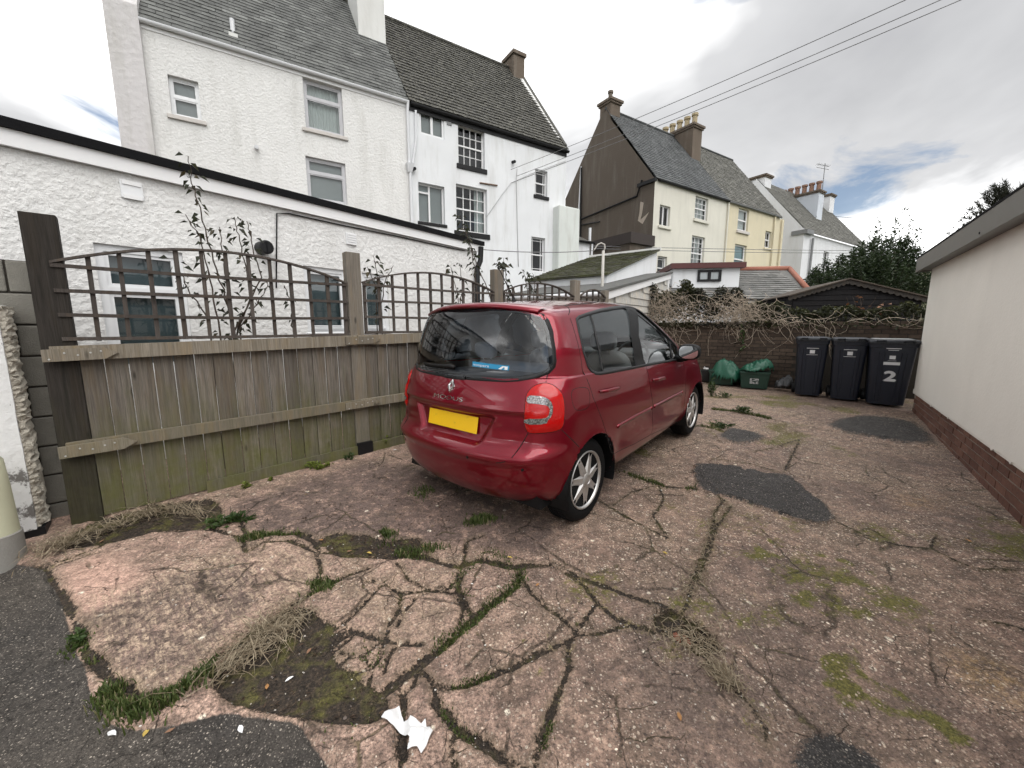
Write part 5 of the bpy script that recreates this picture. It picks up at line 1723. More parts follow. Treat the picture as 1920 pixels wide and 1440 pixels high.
# verge: pale parapet flashing on the far slope edge
mb = MB()
L_ = math.hypot(DEPTH, RIDGE - EAVE)
for a, b, wid_, lift_, m_ in ((.10, .985, .16, .05, M_LEAD),):
    V = []
    for t in (a, b):
        v_ = .1 - (DEPTH + .1) * t; z_ = EAVE + (RIDGE - EAVE) * t
        V += [FAC.p(UR - wid_ - .12, v_, z_ + .04), FAC.p(UR - .10, v_, z_ + .10), FAC.p(UR - .10, v_, z_ + .02)]
    mb.add(V, [(0, 3, 4, 1), (1, 4, 5, 2)])
vg = mb.build('verge_flashing', M_CHIMW, rf2)
mb = MB()
V = []
for t in (.03, 1.0):
    v_ = .1 - (DEPTH + .1) * t; z_ = EAVE + (RIDGE - EAVE) * t
    V += [FAC.p(UR - .10, v_, z_ - .05), FAC.p(UR + .06, v_, z_ - .05), FAC.p(UR + .06, v_, z_ + .13), FAC.p(UR - .10, v_, z_ + .13)]
mb.add(V, [(0, 1, 5, 4), (1, 2, 6, 5), (2, 3, 7, 6), (3, 0, 4, 7), (0, 3, 2, 1), (4, 5, 6, 7)]); mb.build('verge_coping', M_SLATE2, rf2)
# chimney at the gable
mb = MB(); mb.fbox(FAC, UR - .62, UR - .02, -3.95, -3.05, 12.6, 13.72); ch = mb.build('chimney', M_CHIM, rf2, bevel=.02)
mb = MB(); mb.fbox(FAC, UR - .68, UR + .04, -4.02, -2.98, 13.72, 13.86)
for d in (-.30, 0, .30): mb.fbox(FAC, UR - .55, UR - .1, -3.5 + d - .08, -3.5 + d + .08, 13.86, 13.93)
mb.build('chimney_cap', M_CHIM, ch)
mb = MB()
mb.tube([FAC.p(UM + .22, .09, EAVE - .2), FAC.p(UM + .20, .09, 7.6), FAC.p(UM + .06, .09, 6.82)], .035, 8); mb.build('waste_pipe', M_PIPEW, h2, 50)
def boss(F, u, z, v, r, parent, mat, name='vent_boss', ln=.16):
    mb = MB(); mb.tube([F.p(u, v - .02, z), F.p(u, v + ln, z - .03)], r, 12); return mb.build(name, mat, parent, 40)
boss(FAC, *FAC.hit(775, 317, .02), .02, .05, h2, M_BLACKP); boss(FAC, *FAC.hit(961, 304, .02), .02, .055, h2, M_BLACKP); boss(FAC, *FAC.hit(481, 277), 0, .05, h1, M_PIPEW)
vu_, vz2 = FAC.hit(842, 228, .02); mb = MB(); mb.fbox(FAC, vu_ - .09, vu_ + .09, .02, .045, vz2 - .12, vz2 + .12); mb.build('air_brick', M_LEAD, h2)
# rusty bracket and cable runs on the wall
mb = MB(); a = FAC.hit(899, 343, .03); b = FAC.hit(932, 348, .03); mb.tube([FAC.p(a[0], .05, a[1]), FAC.p(b[0], .05, b[1])], .025, 6); mb.build('wall_bracket', plain('rusty iron', (.16, .10, .07), .9), h2)
mb = MB()
pts = [(970, 316), (968, 335), (970, 420), (972, 500)]
mb.tube([FAC.p(FAC.hit(*q, .04)[0], .04, FAC.hit(*q, .04)[1]) for q in pts], .014, 5)
pts = [(1060, 302), (1000, 324), (958, 343), (945, 360), (912, 407)]
mb.tube([FAC.p(FAC.hit(*q, .05)[0], .05, FAC.hit(*q, .05)[1]) for q in pts], .010, 5)
mb.build('wall_cable', plain('white cable', (.5, .5, .51), .6), h2, True)
# corner buttress and the low wing to the right of the white house
mb = MB(); mb.fbox(FAC, 3.82, 4.95, -1.2, .42, 0, 6.38); mb.build('buttress', stucco('algae stained render', (.66, .69, .66), .2, 14, .8), h2, bevel=.05)
mb = MB(); mb.fbox(FAC, 4.95, 5.85, -2.6, .10, 0, 5.15); lw_ = mb.build('side_wing', M_SMOOTHW, h2)
mb = MB(); mb.add([FAC.p(4.95, .2, 5.15), FAC.p(5.95, .2, 5.15), FAC.p(5.95, -1.8, 6.1), FAC.p(4.95, -1.8, 6.1)], [(0, 1, 2, 3)]); wr = mb.build('wing_roof', M_SLATE2, lw_)
gut(FAC, lw_, 4.9, 6.0, .22, 5.15, M_BLACKP, .07)
mb = MB(); mb.tube([FAC.p(5.9, .2, 5.1), FAC.p(5.9, .16, 2.5)], .045, 8); mb.tube([FAC.p(5.75, .2, 5.2), FAC.p(5.75, .2, 5.75)], .06, 8); mb.build('downpipe', M_PIPEW, lw_, 50)

# ------------------------------------------------------------------ cream and yellow pair with the brown gable
UC, UY, UE = 10.17, 16.72, 23.0
h3 = thing('cream_house', FAC.p(UC, 0, .1), 'cream rendered house with brown pebbledash gable and a single chimney pot', 'house', 'row of house backs')
op = [(10.66, 11.50, 6.55, 7.55), (13.60, 14.80, 7.28, 8.45), (13.50, 14.72, 4.60, 6.40), (10.70, 11.46, 3.9, 5.06)]
wall_open(FAC, UC, UY, 0, EAVE, 0, op, .2).build('wall', M_CREAM, h3)
window(FAC, h3, *op[0], -.12, ('pair', .5, False), M_WHITE, (M_CREAM, .10, .14, .10), M_ROOM, fr=.06)
window(FAC, h3, *op[1], -.12, ('sash', 3, 2), M_WHITE, (M_CREAM, .10, .16, .10), M_ROOM, fr=.07, curtain=[(.05, .95)])
window(FAC, h3, *op[2], -.12, ('sash', 3, 3), M_WHITE, None, M_ROOM, fr=.07, curtain=[(.05, .4), (.55, .95)])
window(FAC, h3, *op[3], -.12, ('margin',), M_WHITE, None, M_ROOM, fr=.06)
mb = MB()
V = [FAC.p(UC, .01, 0), FAC.p(UC, -7.4, 0), FAC.p(UC, -7.4, EAVE), FAC.p(UC, -DEPTH - .15, RIDGE), FAC.p(UC, .01, EAVE)]
mb.add(V, [(0, 1, 2, 3, 4)]); gw = mb.build('gable_wall', M_BROWN, h3)
mb = MB()
mb.add([FAC.p(UC, .06, EAVE), FAC.p(UY, .06, EAVE), FAC.p(UY, -DEPTH, RIDGE), FAC.p(UC, -DEPTH, RIDGE), FAC.p(UY, -2 * DEPTH, EAVE), FAC.p(UC, -2 * DEPTH, EAVE)], [(0, 1, 2, 3), (3, 2, 4, 5)])
rf3 = mb.build('roof', M_SLATE3, h3)
slates(FAC, rf3, UC - .02, UY, .12, EAVE + .02, -DEPTH, RIDGE, M_SLATE3, .30, .19, 0, seed=9)
gut(FAC, h3, UC + .2, UY, .10, EAVE - .02, M_BLACKP, .07)
def chimney(F, parent, u0, u1, v0, v1, z0, z1, mat, pots, pmat, potr=.11, poth=.5, cap=M_CHIM):
    mb = MB(); mb.fbox(F, u0, u1, v0, v1, z0, z1); ch = mb.build('chimney', mat, parent)
    mb = MB(); mb.fbox(F, u0 - .07, u1 + .07, v0 - .07, v1 + .07, z1, z1 + .10); mb.fbox(F, u0 - .13, u1 + .13, v0 - .13, v1 + .13, z1 + .10, z1 + .22)
    mb.build('chimney_cap', cap, ch)
    for u, v in pots:
        mb = MB(); mb.lathe(F.p(u, v, z1 + .2), [(potr, 0), (potr * .9, poth * .3), (potr * .85, poth * .8), (potr * 1.15, poth * .82), (potr * 1.15, poth), (potr * .8, poth)], 14); mb.build('chimney_pot', pmat, ch, 40)
    return ch
chimney(FAC, rf3, UC + .02, UC + .75, -3.95, -3.15, 12.5, 13.5, M_CHIM, [(UC + .38, -3.55)], M_CHIM, .13, .6)
chimney(FAC, rf3, UY - .55, UY + .35, -5.6, -2.15, 11.3, 13.35, M_CHIM, [(UY - .1, -2.4 - .52 * k) for k in range(6)], M_POTB, .17, .75)
# gable fittings
def gp(px, py):
    """pixel on the brown gable plane -> (v, z)"""
    G = Frame(FAC.p(UC, 0, 0), FAC.yaw - math.pi / 2)
    a, z = G.hit(px, py); return -a, z
mb = MB()
pts = [(1205, 338), (1196, 368), (1092, 411)]
P = [FAC.p(UC - .07, *gp(*q)) for q in pts]
mb.tube(P, .05, 6)
mb.tube([FAC.p(UC - .09, *gp(1092, 315)), FAC.p(UC - .09, *gp(1090, 470))], .055, 6)
mb.tube([FAC.p(UC - .07, *gp(1092, 422)), FAC.p(UC - .07, *gp(1126, 416))], .04, 6)
mb.build('soil_pipe', M_BLACKP, gw, 50)
mb = MB(); mb.tube([FAC.p(UC - .1, *gp(1092, 313)), FAC.p(UC - .1, *gp(1087, 408))], .045, 6); mb.build('vent_pipe', M_PIPEW, gw, 50)
mb = MB(); a, b = gp(1203, 335); mb.fbox(FAC, UC - .12, UC, -1.0, .12, EAVE - .14, EAVE + .02); mb.build('eave_board', M_BLACKP, gw)
_gt = [(1201, 378), (1207, 380), (1204, 400), (1201, 412), (1217, 398), (1205, 420), (1196, 414), (1199, 400)]
mb = MB(); mb.add([FAC.p(UC - .006, *gp(*q)) for q in _gt], [tuple(range(8))]); mb.build('bare_patch', plain('exposed mortar', (.42, .36, .30), .95), gw)
mb = MB()                                            # low flat roofed bay on the gable
mb.fbox(FAC, UC - 1.6, UC + .02, -2.4, .0, 0, 5.45); lo_ = mb.build('gable_bay', M_BROWN, h3)
mb = MB(); mb.fbox(FAC, UC - 1.7, UC + .06, -2.5, .14, 5.45, 5.95); mb.build('bay_fascia', plain('dark brown timber', (.035, .025, .022), .7), lo_)

h4 = thing('yellow_house', FAC.p(UY, 0, .1), 'pale yellow rendered house with lichen covered slate roof', 'house', 'row of house backs')
op = [(17.95, 19.15, 7.22, 8.50), (17.86, 19.20, 4.7, 6.42), (21.35, 22.15, 6.55, 7.60)]
wall_open(FAC, UY, UE, 0, EAVE, 0, op, .2).build('wall', M_YELLOW, h4)
window(FAC, h4, *op[0], -.12, ('sash', 1, 1), M_WHITE, (M_SILLP, .10, .16, .10), M_ROOM, fr=.09, curtain=[(.05, .95)])
window(FAC, h4, *op[1], -.12, ('sash', 1, 1), M_WHITE, None, plain('pale blue blind', (.35, .52, .56), .9), fr=.09)
window(FAC, h4, *op[2], -.12, ('sash', 2, 1), M_WHITE, (M_YELLOW, .10, .12, .08), M_ROOM, fr=.08)
mb = MB()
mb.add([FAC.p(UY, .06, EAVE), FAC.p(UE, .06, EAVE), FAC.p(UE, -DEPTH, RIDGE), FAC.p(UY, -DEPTH, RIDGE), FAC.p(UE, -2 * DEPTH, EAVE), FAC.p(UY, -2 * DEPTH, EAVE)], [(0, 1, 2, 3), (3, 2, 4, 5)])
rf4 = mb.build('roof', M_SLATE4, h4)
slates(FAC, rf4, UY + .005, UE + .04, .12, EAVE + .02, -DEPTH, RIDGE, M_SLATE4, .30, .20, 0, seed=12, rnd_=.12)
mb = MB(); mb.tube([FAC.p(UC, -DEPTH, RIDGE + .02), FAC.p(UE, -DEPTH, RIDGE + .02)], .08, 8); mb.build('ridge_tiles', M_SLATE3, rf4, True)
gut(FAC, h4, UY, UE + .05, .10, EAVE - .02, M_LEAD, .07)
mb = MB(); mb.add([FAC.p(UE, 0, 0), FAC.p(UE, -7, 0), FAC.p(UE, -7, EAVE), FAC.p(UE, -DEPTH, RIDGE), FAC.p(UE, 0, EAVE)], [(0, 1, 2, 3, 4)]); mb.build('gable_wall', M_YELLOW, h4)
mb = MB(); mb.fbox(FAC, UE, UE + .7, -.9, .0, 0, EAVE - .1); mb.build('end_pier', M_YELLOW, h4)
for u_ in (UE - .75, UE + .25):
    mb = MB(); mb.tube([FAC.p(u_, .09, EAVE - .1), FAC.p(u_, .09, 3)], .05, 8); mb.build('downpipe', M_YELLOW, h4, 50)
mb = MB(); mb.tube([FAC.p(UY - .02, .09, EAVE - .1), FAC.p(UY - .02, .09, 3)], .045, 8); mb.build('downpipe', M_CREAM, h3, 50)

# ------------------------------------------------------------------ far white house
US, UZ = 27.3, 40.0
h5 = thing('white_house', FAC.p(US, 0, .1), 'far white house with blue-white chimney and red pots behind the evergreen', 'house', 'row of house backs')
EV5 = 8.25
op5 = [(31.0, 32.0, 5.0, 7.3)]
wall_open(FAC, US, UZ, 0, EV5, -.2, op5, .15).build('wall', M_FARW, h5)
window(FAC, h5, *op5[0], -.32, ('sash', 2, 1), M_WHITE, None, M_ROOM, fr=.09)
mb = MB()
mb.add([FAC.p(US, -.19, 0), FAC.p(US, -8, 0), FAC.p(US, -8, EV5 + 1), FAC.p(US, -3.9, 13.0), FAC.p(US, -.19, EV5 + .2)], [(0, 1, 2, 3, 4)]); mb.build('gable_wall', M_FARW, h5)
mb = MB(); mb.add([FAC.p(US, 0, EV5), FAC.p(UZ, 0, EV5), FAC.p(UZ, -3.9, 13.0), FAC.p(US, -3.9, 13.0), FAC.p(UZ, -8, EV5), FAC.p(US, -8, EV5)], [(0, 1, 2, 3), (3, 2, 4, 5)])
rf5 = mb.build('roof', M_SLATE4, h5)
slates(FAC, rf5, US, UZ, .02, EV5 + .02, -3.9, 13.0, M_SLATE4, .34, .24, 0, seed=15)
chimney(FAC, rf5, US + .1, US + 1.1, -5.0, -3.3, 12.0, 13.0, M_FARW, [], M_POT)
ch5 = chimney(FAC, rf5, US + 5.4, US + 6.4, -4.9, -1.6, 10.0, 12.3, stucco('blue white render', (.62, .66, .72), .2, 8, .2), [(US + 5.9, -1.85 - .52 * k) for k in range(6)], M_POT, .19, .8)
chimney(FAC, rf5, UZ - 1.2, UZ - .2, -4.9, -3.0, 12.0, 13.4, M_FARW, [], M_POT)
mb = MB(); p0 = FAC.p(US + 6.2, -1.7, 12.4)
mb.tube([p0, p0 + Vector((0, 0, 2.3))], .03, 5)
for d in (1.9, 2.15): mb.tube([p0 + Vector((-.9, -.3, d)), p0 + Vector((.5, .2, d))], .02, 4)
for k in range(6): mb.tube([p0 + Vector((-.8 + .24 * k, -.25 + .08 * k - .25, 2.15)), p0 + Vector((-.8 + .24 * k, -.25 + .08 * k + .25, 2.15))], .012, 4)
mb.build('tv_aerial', M_LEAD, ch5)
mb = MB(); mb.fbox(FAC, US - .1, US + 1.0, -1.0, .05, EV5 - .1, EV5 + .2); mb.build('eave_return', M_LEAD, h5)
mb = MB(); mb.tube([FAC.p(US + 1.2, -.05, EV5 - .3), FAC.p(US + 1.2, -.1, 1)], .08, 8); mb.build('downpipe', M_LEAD, h5, 50)

# ------------------------------------------------------------------ flat roofed outbuilding behind the fence
ob = thing('outbuilding', OUT.p(0, 0, .1), 'low white roughcast outbuilding with flat felt roof behind the fence', 'outbuilding')
O0, O1 = -5.5, 5.45
op = [(.40, 1.02, 1.05, 2.22), (2.21, 2.79, 1.42, 2.24), (3.02, 3.45, 1.42, 2.24)]
wall_open(OUT, O0, O1, 0, 2.90, 0, op, .12).build('wall', M_ROUGH, ob)
window(OUT, ob, *op[0], -.03, ('split', .66), M_UPVC, None, M_FROST, fr=.06)
window(OUT, ob, *op[1], -.03, ('split', .02), M_UPVC, (M_UPVC, .02, .03, .03), M_FROST, fr=.055)
window(OUT, ob, *op[2], -.03, ('split', .02), M_UPVC, (M_UPVC, .02, .03, .03), M_FROST, fr=.055)
mb = MB(); mb.fbox(OUT, O1, O1 + .01, -3.2, 0, 0, 2.9); mb.build('end_wall', M_ROUGH, ob)
mb = MB(); mb.fbox(OUT, O0, O1 + .12, .02, .055, 2.86, 2.985); mb.build('fascia', M_FASCIA, ob)
mb = MB(); mb.fbox(OUT, O0, O1 + .14, -4.2, .085, 2.985, 3.06); mb.build('roof', M_FELT, ob)
def plate_vent(u, z, w, h, slats):
    mb = MB(); mb.fbox(OUT, u - w, u + w, 0, .018, z - h, z + h); o = mb.build('wall_vent', M_UPVC, ob)
    for k in range(slats):
        zz = z - h * .8 + 1.6 * h * k / max(1, slats - 1) if slats > 1 else z
        mb = MB(); mb.fbox(OUT, u - w * .85, u + w * .85, .018, .026, zz - h * .9 / (slats + 1), zz + h * .5 / (slats + 1)); mb.build('slat', M_FASCIA, o)
plate_vent(.70, 2.725, .075, .075, 2); plate_vent(2.88, 2.66, .075, .075, 5)
pu, pz = OUT.hit(490, 466); mb = MB()
mb.tube([OUT.p(pu, -.02, pz), OUT.p(pu, .14, pz)], .075, 18, cap=False); mb.tube([OUT.p(pu, .135, pz), OUT.p(pu, .14, pz)], .074, 18); mb.lathe(OUT.p(pu, .14, pz), [(.075, 0), (.058, .004), (.055, -.05), (0, -.05)], 18, axis=(OUT.u, Vector((0, 0, 1)), OUT.v)); mb.build('flue_pipe', M_BLACKP, ob, 40)
mb = MB(); cab = [(518, 540), (519, 400), (540, 400), (640, 422), (740, 442), (850, 466), (872, 470)]
mb.tube([OUT.p(OUT.hit(*q, .02)[0], .02, OUT.hit(*q, .02)[1]) for q in cab], .008, 5); mb.build('cable', M_BLACKP, ob, True)
mb = MB(); mb.tube([OUT.p(O1 + .03, .09, 2.95), OUT.p(O1 + .03, .07, 2.7), OUT.p(O1 - .05, .06, 2.55), OUT.p(O1 - .05, .06, .2)], .05, 10); mb.build('downpipe', M_BLACKP, ob, 50)

# ------------------------------------------------------------------ garage on the right
def brick_mat(name, c0, c1, dark):
    m = Mat(name); w = m.world()
    r = m.rnd()
    c = m.mix(r, c0, c1)
    c = m.mix(m.ramp(m.noise(w, 30, 5, .7), [(.4, 0), (.7, .6)]), c, dark)
    g_ = m.sep(w)[2]
    m.set(color=c, rough=.9, normal=m.bump(m.noise(w, 120, 4, .7), .35, .006), spec=.25)
    return m.m
M_BRICK = brick_mat('red brown brick', (.135, .066, .05), (.215, .108, .078), (.075, .05, .04))
M_MORT = plain('grey mortar', (.24, .21, .17), .95, var=.2, bump=.4, bscale=200)
M_DBRICK = brick_mat('dark weathered brick', (.058, .042, .033), (.115, .084, .064), (.03, .026, .02))
M_DMORT = plain('dark mossy mortar', (.035, .03, .024), .95, var=.3, bump=.4, bscale=150)
ga = thing('garage', GAR.p(0, 0, .15), 'ivory rendered garage wall on a brick plinth with grey metal fascia', 'garage')
G0, G1 = -4.6, 4.33
BT = .505
mb = MB(); mb.fbox(GAR, G0, G1, .01, 4.0, BT - .02, 2.33)
gwall = mb.build('wall', M_GARAGE, ga)
mb = MB()                                            # ragged lower edge of the render
rg = random.Random(4)
u = G0
V = []; Fs = []
pts_ = []
while u < G1:
    pts_.append((u, BT + rg.uniform(-.004, .006) - (.028 if rg.random() < .05 else 0))); u += rg.uniform(.02, .06)
pts_.append((G1, BT))
for i, (uu, zz) in enumerate(pts_): V += [GAR.p(uu, .002, zz), GAR.p(uu, .002, BT + .05), GAR.p(uu, .03, zz)]
for i in range(len(pts_) - 1):
    a, b = 3 * i, 3 * i + 3
    Fs += [(a, b, b + 1, a + 1), (a, a + 2, b + 2, b)]
mb.add(V, Fs); mb.build('render_edge', M_GARAGE, ga)
mb = MB(); mb.fbox(GAR, G0, G1, .025, 3.9, -.3, BT - .02); pl_ = mb.build('plinth', M_MORT, ga)
bm_ = MB(); bm_.box((0, 0, 0), (.2125, .06, .0625)); bo = bm_.build('brick', M_BRICK, None); bme = bo.data; bpy.data.objects.remove(bo)
bmh = MB(); bmh.box((0, 0, 0), (.10, .06, .0625)); bo = bmh.build('brick', M_BRICK, None); bmh_ = bo.data; bpy.data.objects.remove(bo)
def lay_brick(F, parent, me, u, v, z, rg, k=1.0):
    R = Matrix((( F.u.x, F.v.x, 0), (F.u.y, F.v.y, 0), (0, 0, 1))).to_4x4()
    # left-handed frame: flip v so that the matrix stays a rotation
    R = Matrix(((F.u.x, -F.v.x, 0), (F.u.y, -F.v.y, 0), (0, 0, 1))).to_4x4()
    p = F.p(u, v, z)
    return inst(me, 'brick', parent, Matrix.Translation(p) @ R @ Matrix.Rotation(rg.uniform(-.008, .008), 4, 'Y') @ Matrix.Rotation(rg.uniform(-.012, .012), 4, 'Z'))
rg = random.Random(8)
for r in range(5):
    z = BT - .0375 - r * .075 - .002
    u = G0 + .12 + (.1125 if r % 2 else 0)
    while u < G1 - .1:
        if u > -2.2: lay_brick(GAR, ga, bme, u, .048 + rg.uniform(-.003, .003), z, rg)
        u += .225
mb = MB(); mb.fbox(GAR, G0, G1 + .16, -.10, 4.0, 2.315, 2.335)
mb.build('soffit', M_GREYM, ga)
mb = MB(); mb.fbox(GAR, G0, G1 + .20, -.135, -.10, 2.295, 2.49); mb.fbox(GAR, G1 + .165, G1 + .20, -.10, 4.0, 2.295, 2.49); mb.build('fascia', M_GREYM, ga)
mb = MB(); mb.fbox(GAR, G0, G1 + .20, -.14, 4.2, 2.49, 2.51); mb.build('roof', M_FELT, ga)
u_, z_ = GAR.hit(1837, 437, -.135); mb = MB(); mb.lathe(GAR.p(u_, -.135, z_), [(.012, 0), (.01, .006), (0, .008)], 10, axis=(GAR.u, Vector((0, 0, 1)), -GAR.v)); mb.build('screw', M_BLACKP, ga)

# ------------------------------------------------------------------ back wall of the yard
bw = thing('brick_wall', BWL.p(1.5, 0, .25), 'low dark brick wall behind the bins, topped with ivy', 'wall')
BH = 1.58
mb = MB(); mb.fbox(BWL, -1.3, 3.9, -.013, .22, 0, BH - .03) if BWL.v.y > 0 else mb.fbox(BWL, -1.3, 3.9, -.22, -.012, 0, BH - .03)
core_ = mb.build('core', M_DMORT, bw)
bsgn = -1 if BWL.v.y > 0 else 1
dm = MB(); dm.box((0, 0, 0), (.2125, .07, .062)); bo = dm.build('brick', M_DBRICK, None); dme = bo.data; bpy.data.objects.remove(bo)
nb = 0
r = 0
z = BH - .035
while z > .30 and nb < 330:
    u = -1.2 + (.11 if r % 2 else 0)
    while u < 3.7:
        if z > 1.15 or u > .75: lay_brick(BWL, bw, dme, u, bsgn * -.012 + rg.uniform(-.008, .008), z, rg); nb += 1
        u += .226
    z -= .0755; r += 1
# ================================================================== FENCE AND YARD THINGS
def wood_mat(name, c0, c1, algae, rough=.85, dark=0.0):
    m = Mat(name)
    w = m.world(); r = m.rnd()
    off = m.node('ShaderNodeCombineXYZ'); m.l.new(m.math('MULTIPLY', r, 37.0), off.inputs[0]); m.l.new(m.math('MULTIPLY', r, 11.0), off.inputs[2])
    va = m.node('ShaderNodeVectorMath', operation='ADD'); m.l.new(m.co(), va.inputs[0]); m.l.new(off.outputs[0], va.inputs[1])
    g = m.noise(m.mapping(va.outputs[0], (26, 26, 1.1)), 2.2, 5, .65, .6)
    fine = m.noise(m.mapping(va.outputs[0], (120, 120, 3)), 2.0, 3, .6)
    c = m.mix(m.ramp(g, [(.3, 0), (.7, 1)]), c0, c1)
    c = m.mix(m.math('MULTIPLY', m.ramp(fine, [(.35, 1), (.55, 0)]), .5), c, tuple(x * .45 for x in c0))
    c = m.mix(m.math('MULTIPLY', r, .6), c, tuple(x * .6 for x in c0))
    c = m.mix(m.ramp(m.noise(m.mapping(va.outputs[0], (5, 5, .5)), 3, 4, .7), [(.48, 0), (.7, .6)]), c, (c0[0] * 1.35, c0[1] * 1.15, c0[2] * .85))
    # knots
    kn = m.voronoi(m.mapping(va.outputs[0], (7, 7, 2.2)), 1.0)
    c = m.mix(m.ramp(kn, [(.04, .85), (.10, 0)]), c, tuple(x * .3 for x in c0))
    if algae:
        z = m.sep(w)[2]
        zz = m.math('ADD', z, m.math('MULTIPLY', m.math('SUBTRACT', m.noise(m.mapping(w, (3, 3, .7)), 2.5, 4, .7), .5), 1.3))
        f = m.ramp(zz, [(.10, algae), (.55, algae * .55), (1.0, 0)])
        f = m.math('MULTIPLY', f, m.ramp(m.noise(w, 6, 4, .7), [(.3, .3), (.6, 1)]))
        c = m.mix(f, c, m.mix(m.noise(w, 30, 3), (.075, .080, .020), (.135, .135, .045)))
    m.set(color=c, rough=rough, normal=m.bump(m.math('ADD', g, m.math('MULTIPLY', fine, .6)), .5, .006), spec=.25)
    return m.m
M_BOARD = wood_mat('weathered fence board', (.105, .090, .074), (.29, .258, .222), .9)
M_RAILW = wood_mat('weathered rail', (.17, .147, .112), (.33, .29, .235), .45)
M_POSTD = wood_mat('dark creosoted post', (.022, .019, .016), (.065, .055, .047), .25)
M_POSTG = wood_mat('grey post', (.16, .14, .115), (.285, .255, .215), .3)
M_TREL = wood_mat('brown trellis slat', (.062, .051, .045), (.145, .126, .112), 0)
M_NAIL = plain('bright nail head', (.5, .5, .48), .5, .6)

fen = thing('board_fence', FEN.p(0, 0, .17), 'weathered board fence with arched trellis tops beside the car', 'fence')
rg = random.Random(21)
def fz_top(u): return 1.375 + .020 * u
def grd(F, u, v=0.0):
    p = F.p(u, v, 0); return float(gz(p.x, p.y))
posts = [(-1.96, -1.80, 2.21, M_POSTD), (.05, .19, 2.21, M_POSTG), (1.93, 2.08, 2.22, M_POSTG), (3.57, 3.72, 2.21, M_POSTG), (4.42, 4.52, 2.10, M_POSTG)]
for a, b, zt, mt in posts:
    mb = MB(); mb.fbox(FEN, a, b, -.09, .006, grd(FEN, a) - .15, zt); mb.build('post', mt, fen, origin=FEN.p(a, 0, 0), bevel=.005)
edges = [(-1.80, .05), (.19, 1.93), (2.08, 3.57), (3.72, 4.42)]
for a, b in edges:
    u = a + .004
    while u < b - .03:
        w_ = min(rg.uniform(.108, .132), b - u - .003)
        if w_ < .03: break
        tl = rg.uniform(-.010, .010)
        z0_ = grd(FEN, u) + .02; z1_ = fz_top(u) - .03 + rg.uniform(-.006, .004)
        c = [FEN.p(u, -.030 + tl, z0_), FEN.p(u, -.004 + tl, z0_), FEN.p(u + w_, -.020 - tl * .3, z0_), FEN.p(u + w_, -.036 - tl * .3, z0_),
             FEN.p(u, -.030 + tl * .6, z1_), FEN.p(u, -.004 + tl * .6, z1_), FEN.p(u + w_, -.020, z1_), FEN.p(u + w_, -.036, z1_)]
        mb = MB(); mb.hexa(c); mb.build('board', M_BOARD, fen, origin=FEN.p(u, 0, 0))
        u += w_ + .0045
def rail(u0, u1, zc, h, v0, v1, name='rail', mat=None, drop=0.0):
    mb = MB()
    n = max(2, int((u1 - u0) / .2)); 
    for i in range(n):
        a = u0 + (u1 - u0) * i / n; b = u0 + (u1 - u0) * (i + 1) / n
        za, zb_ = zc(a), zc(b)
        mb.hexa([FEN.p(a, v0, za - h / 2), FEN.p(a, v1, za - h / 2), FEN.p(b, v1, zb_ - h / 2), FEN.p(b, v0, zb_ - h / 2), FEN.p(a, v0, za + h / 2), FEN.p(a, v1, za + h / 2), FEN.p(b, v1, zb_ + h / 2), FEN.p(b, v0, zb_ + h / 2)])
    mb.build(name, mat or M_RAILW, fen, origin=FEN.p(u0, 0, zc(u0)), weld=True)
for a, b in ((-1.92, .10), (.105, 2.0), (2.005, 3.64), (3.645, 4.46)):
    rail(a, b, lambda u: fz_top(u) - .022, .100, .008, .046, 'rail')
    rail(a, b, lambda u: .690 + .022 * u + .018, .085, .008, .050, 'rail')
    rail(max(a, -1.2), b, lambda u: max(grd(FEN, u) + .045, .0), .110, .010, .034, 'gravel_board', M_BOARD)
def splice(u0, u1, zf, h, v):
    tip = u1 + .07
    zz = zf(u0)
    mb = MB(); mb.fprism(FEN, [(u0, zz - h / 2), (u1, zf(u1) - h / 2), (tip, zf(tip)), (u1, zf(u1) + h / 2), (u0, zz + h / 2)], v, v + .022)
    o = mb.build('splice_board', M_RAILW, fen, origin=FEN.p(u0, 0, zz), weld=True)
    for k, (du, dz) in enumerate(((.03, -.025), (.10, .012), (.16, -.005), (.22, .008), (.27, .015))):
        if u0 + du > u1: break
        mb = MB(); mb.lathe(FEN.p(u0 + du, v + .022, zf(u0 + du) + dz), [(.006, 0), (.005, .002), (0, .003)], 8, axis=(FEN.u, Vector((0, 0, 1)), FEN.v)); mb.build('nail', M_NAIL, o)
splice(-1.955, -1.67, lambda u: fz_top(u) - .030, .080, .047)
splice(-1.955, -1.64, lambda u: .690 + .022 * u + .006, .080, .051)
splice(-.02, .26, lambda u: fz_top(u) - .022, .075, .047); splice(-.06, .22, lambda u: .708 + .022 * u, .068, .051)
mb = MB(); mb.fbox(FEN, .045, .20, .012, .05, grd(FEN, .1) - .05, .30); mb.build('post_shoe', M_BLACKP, fen)
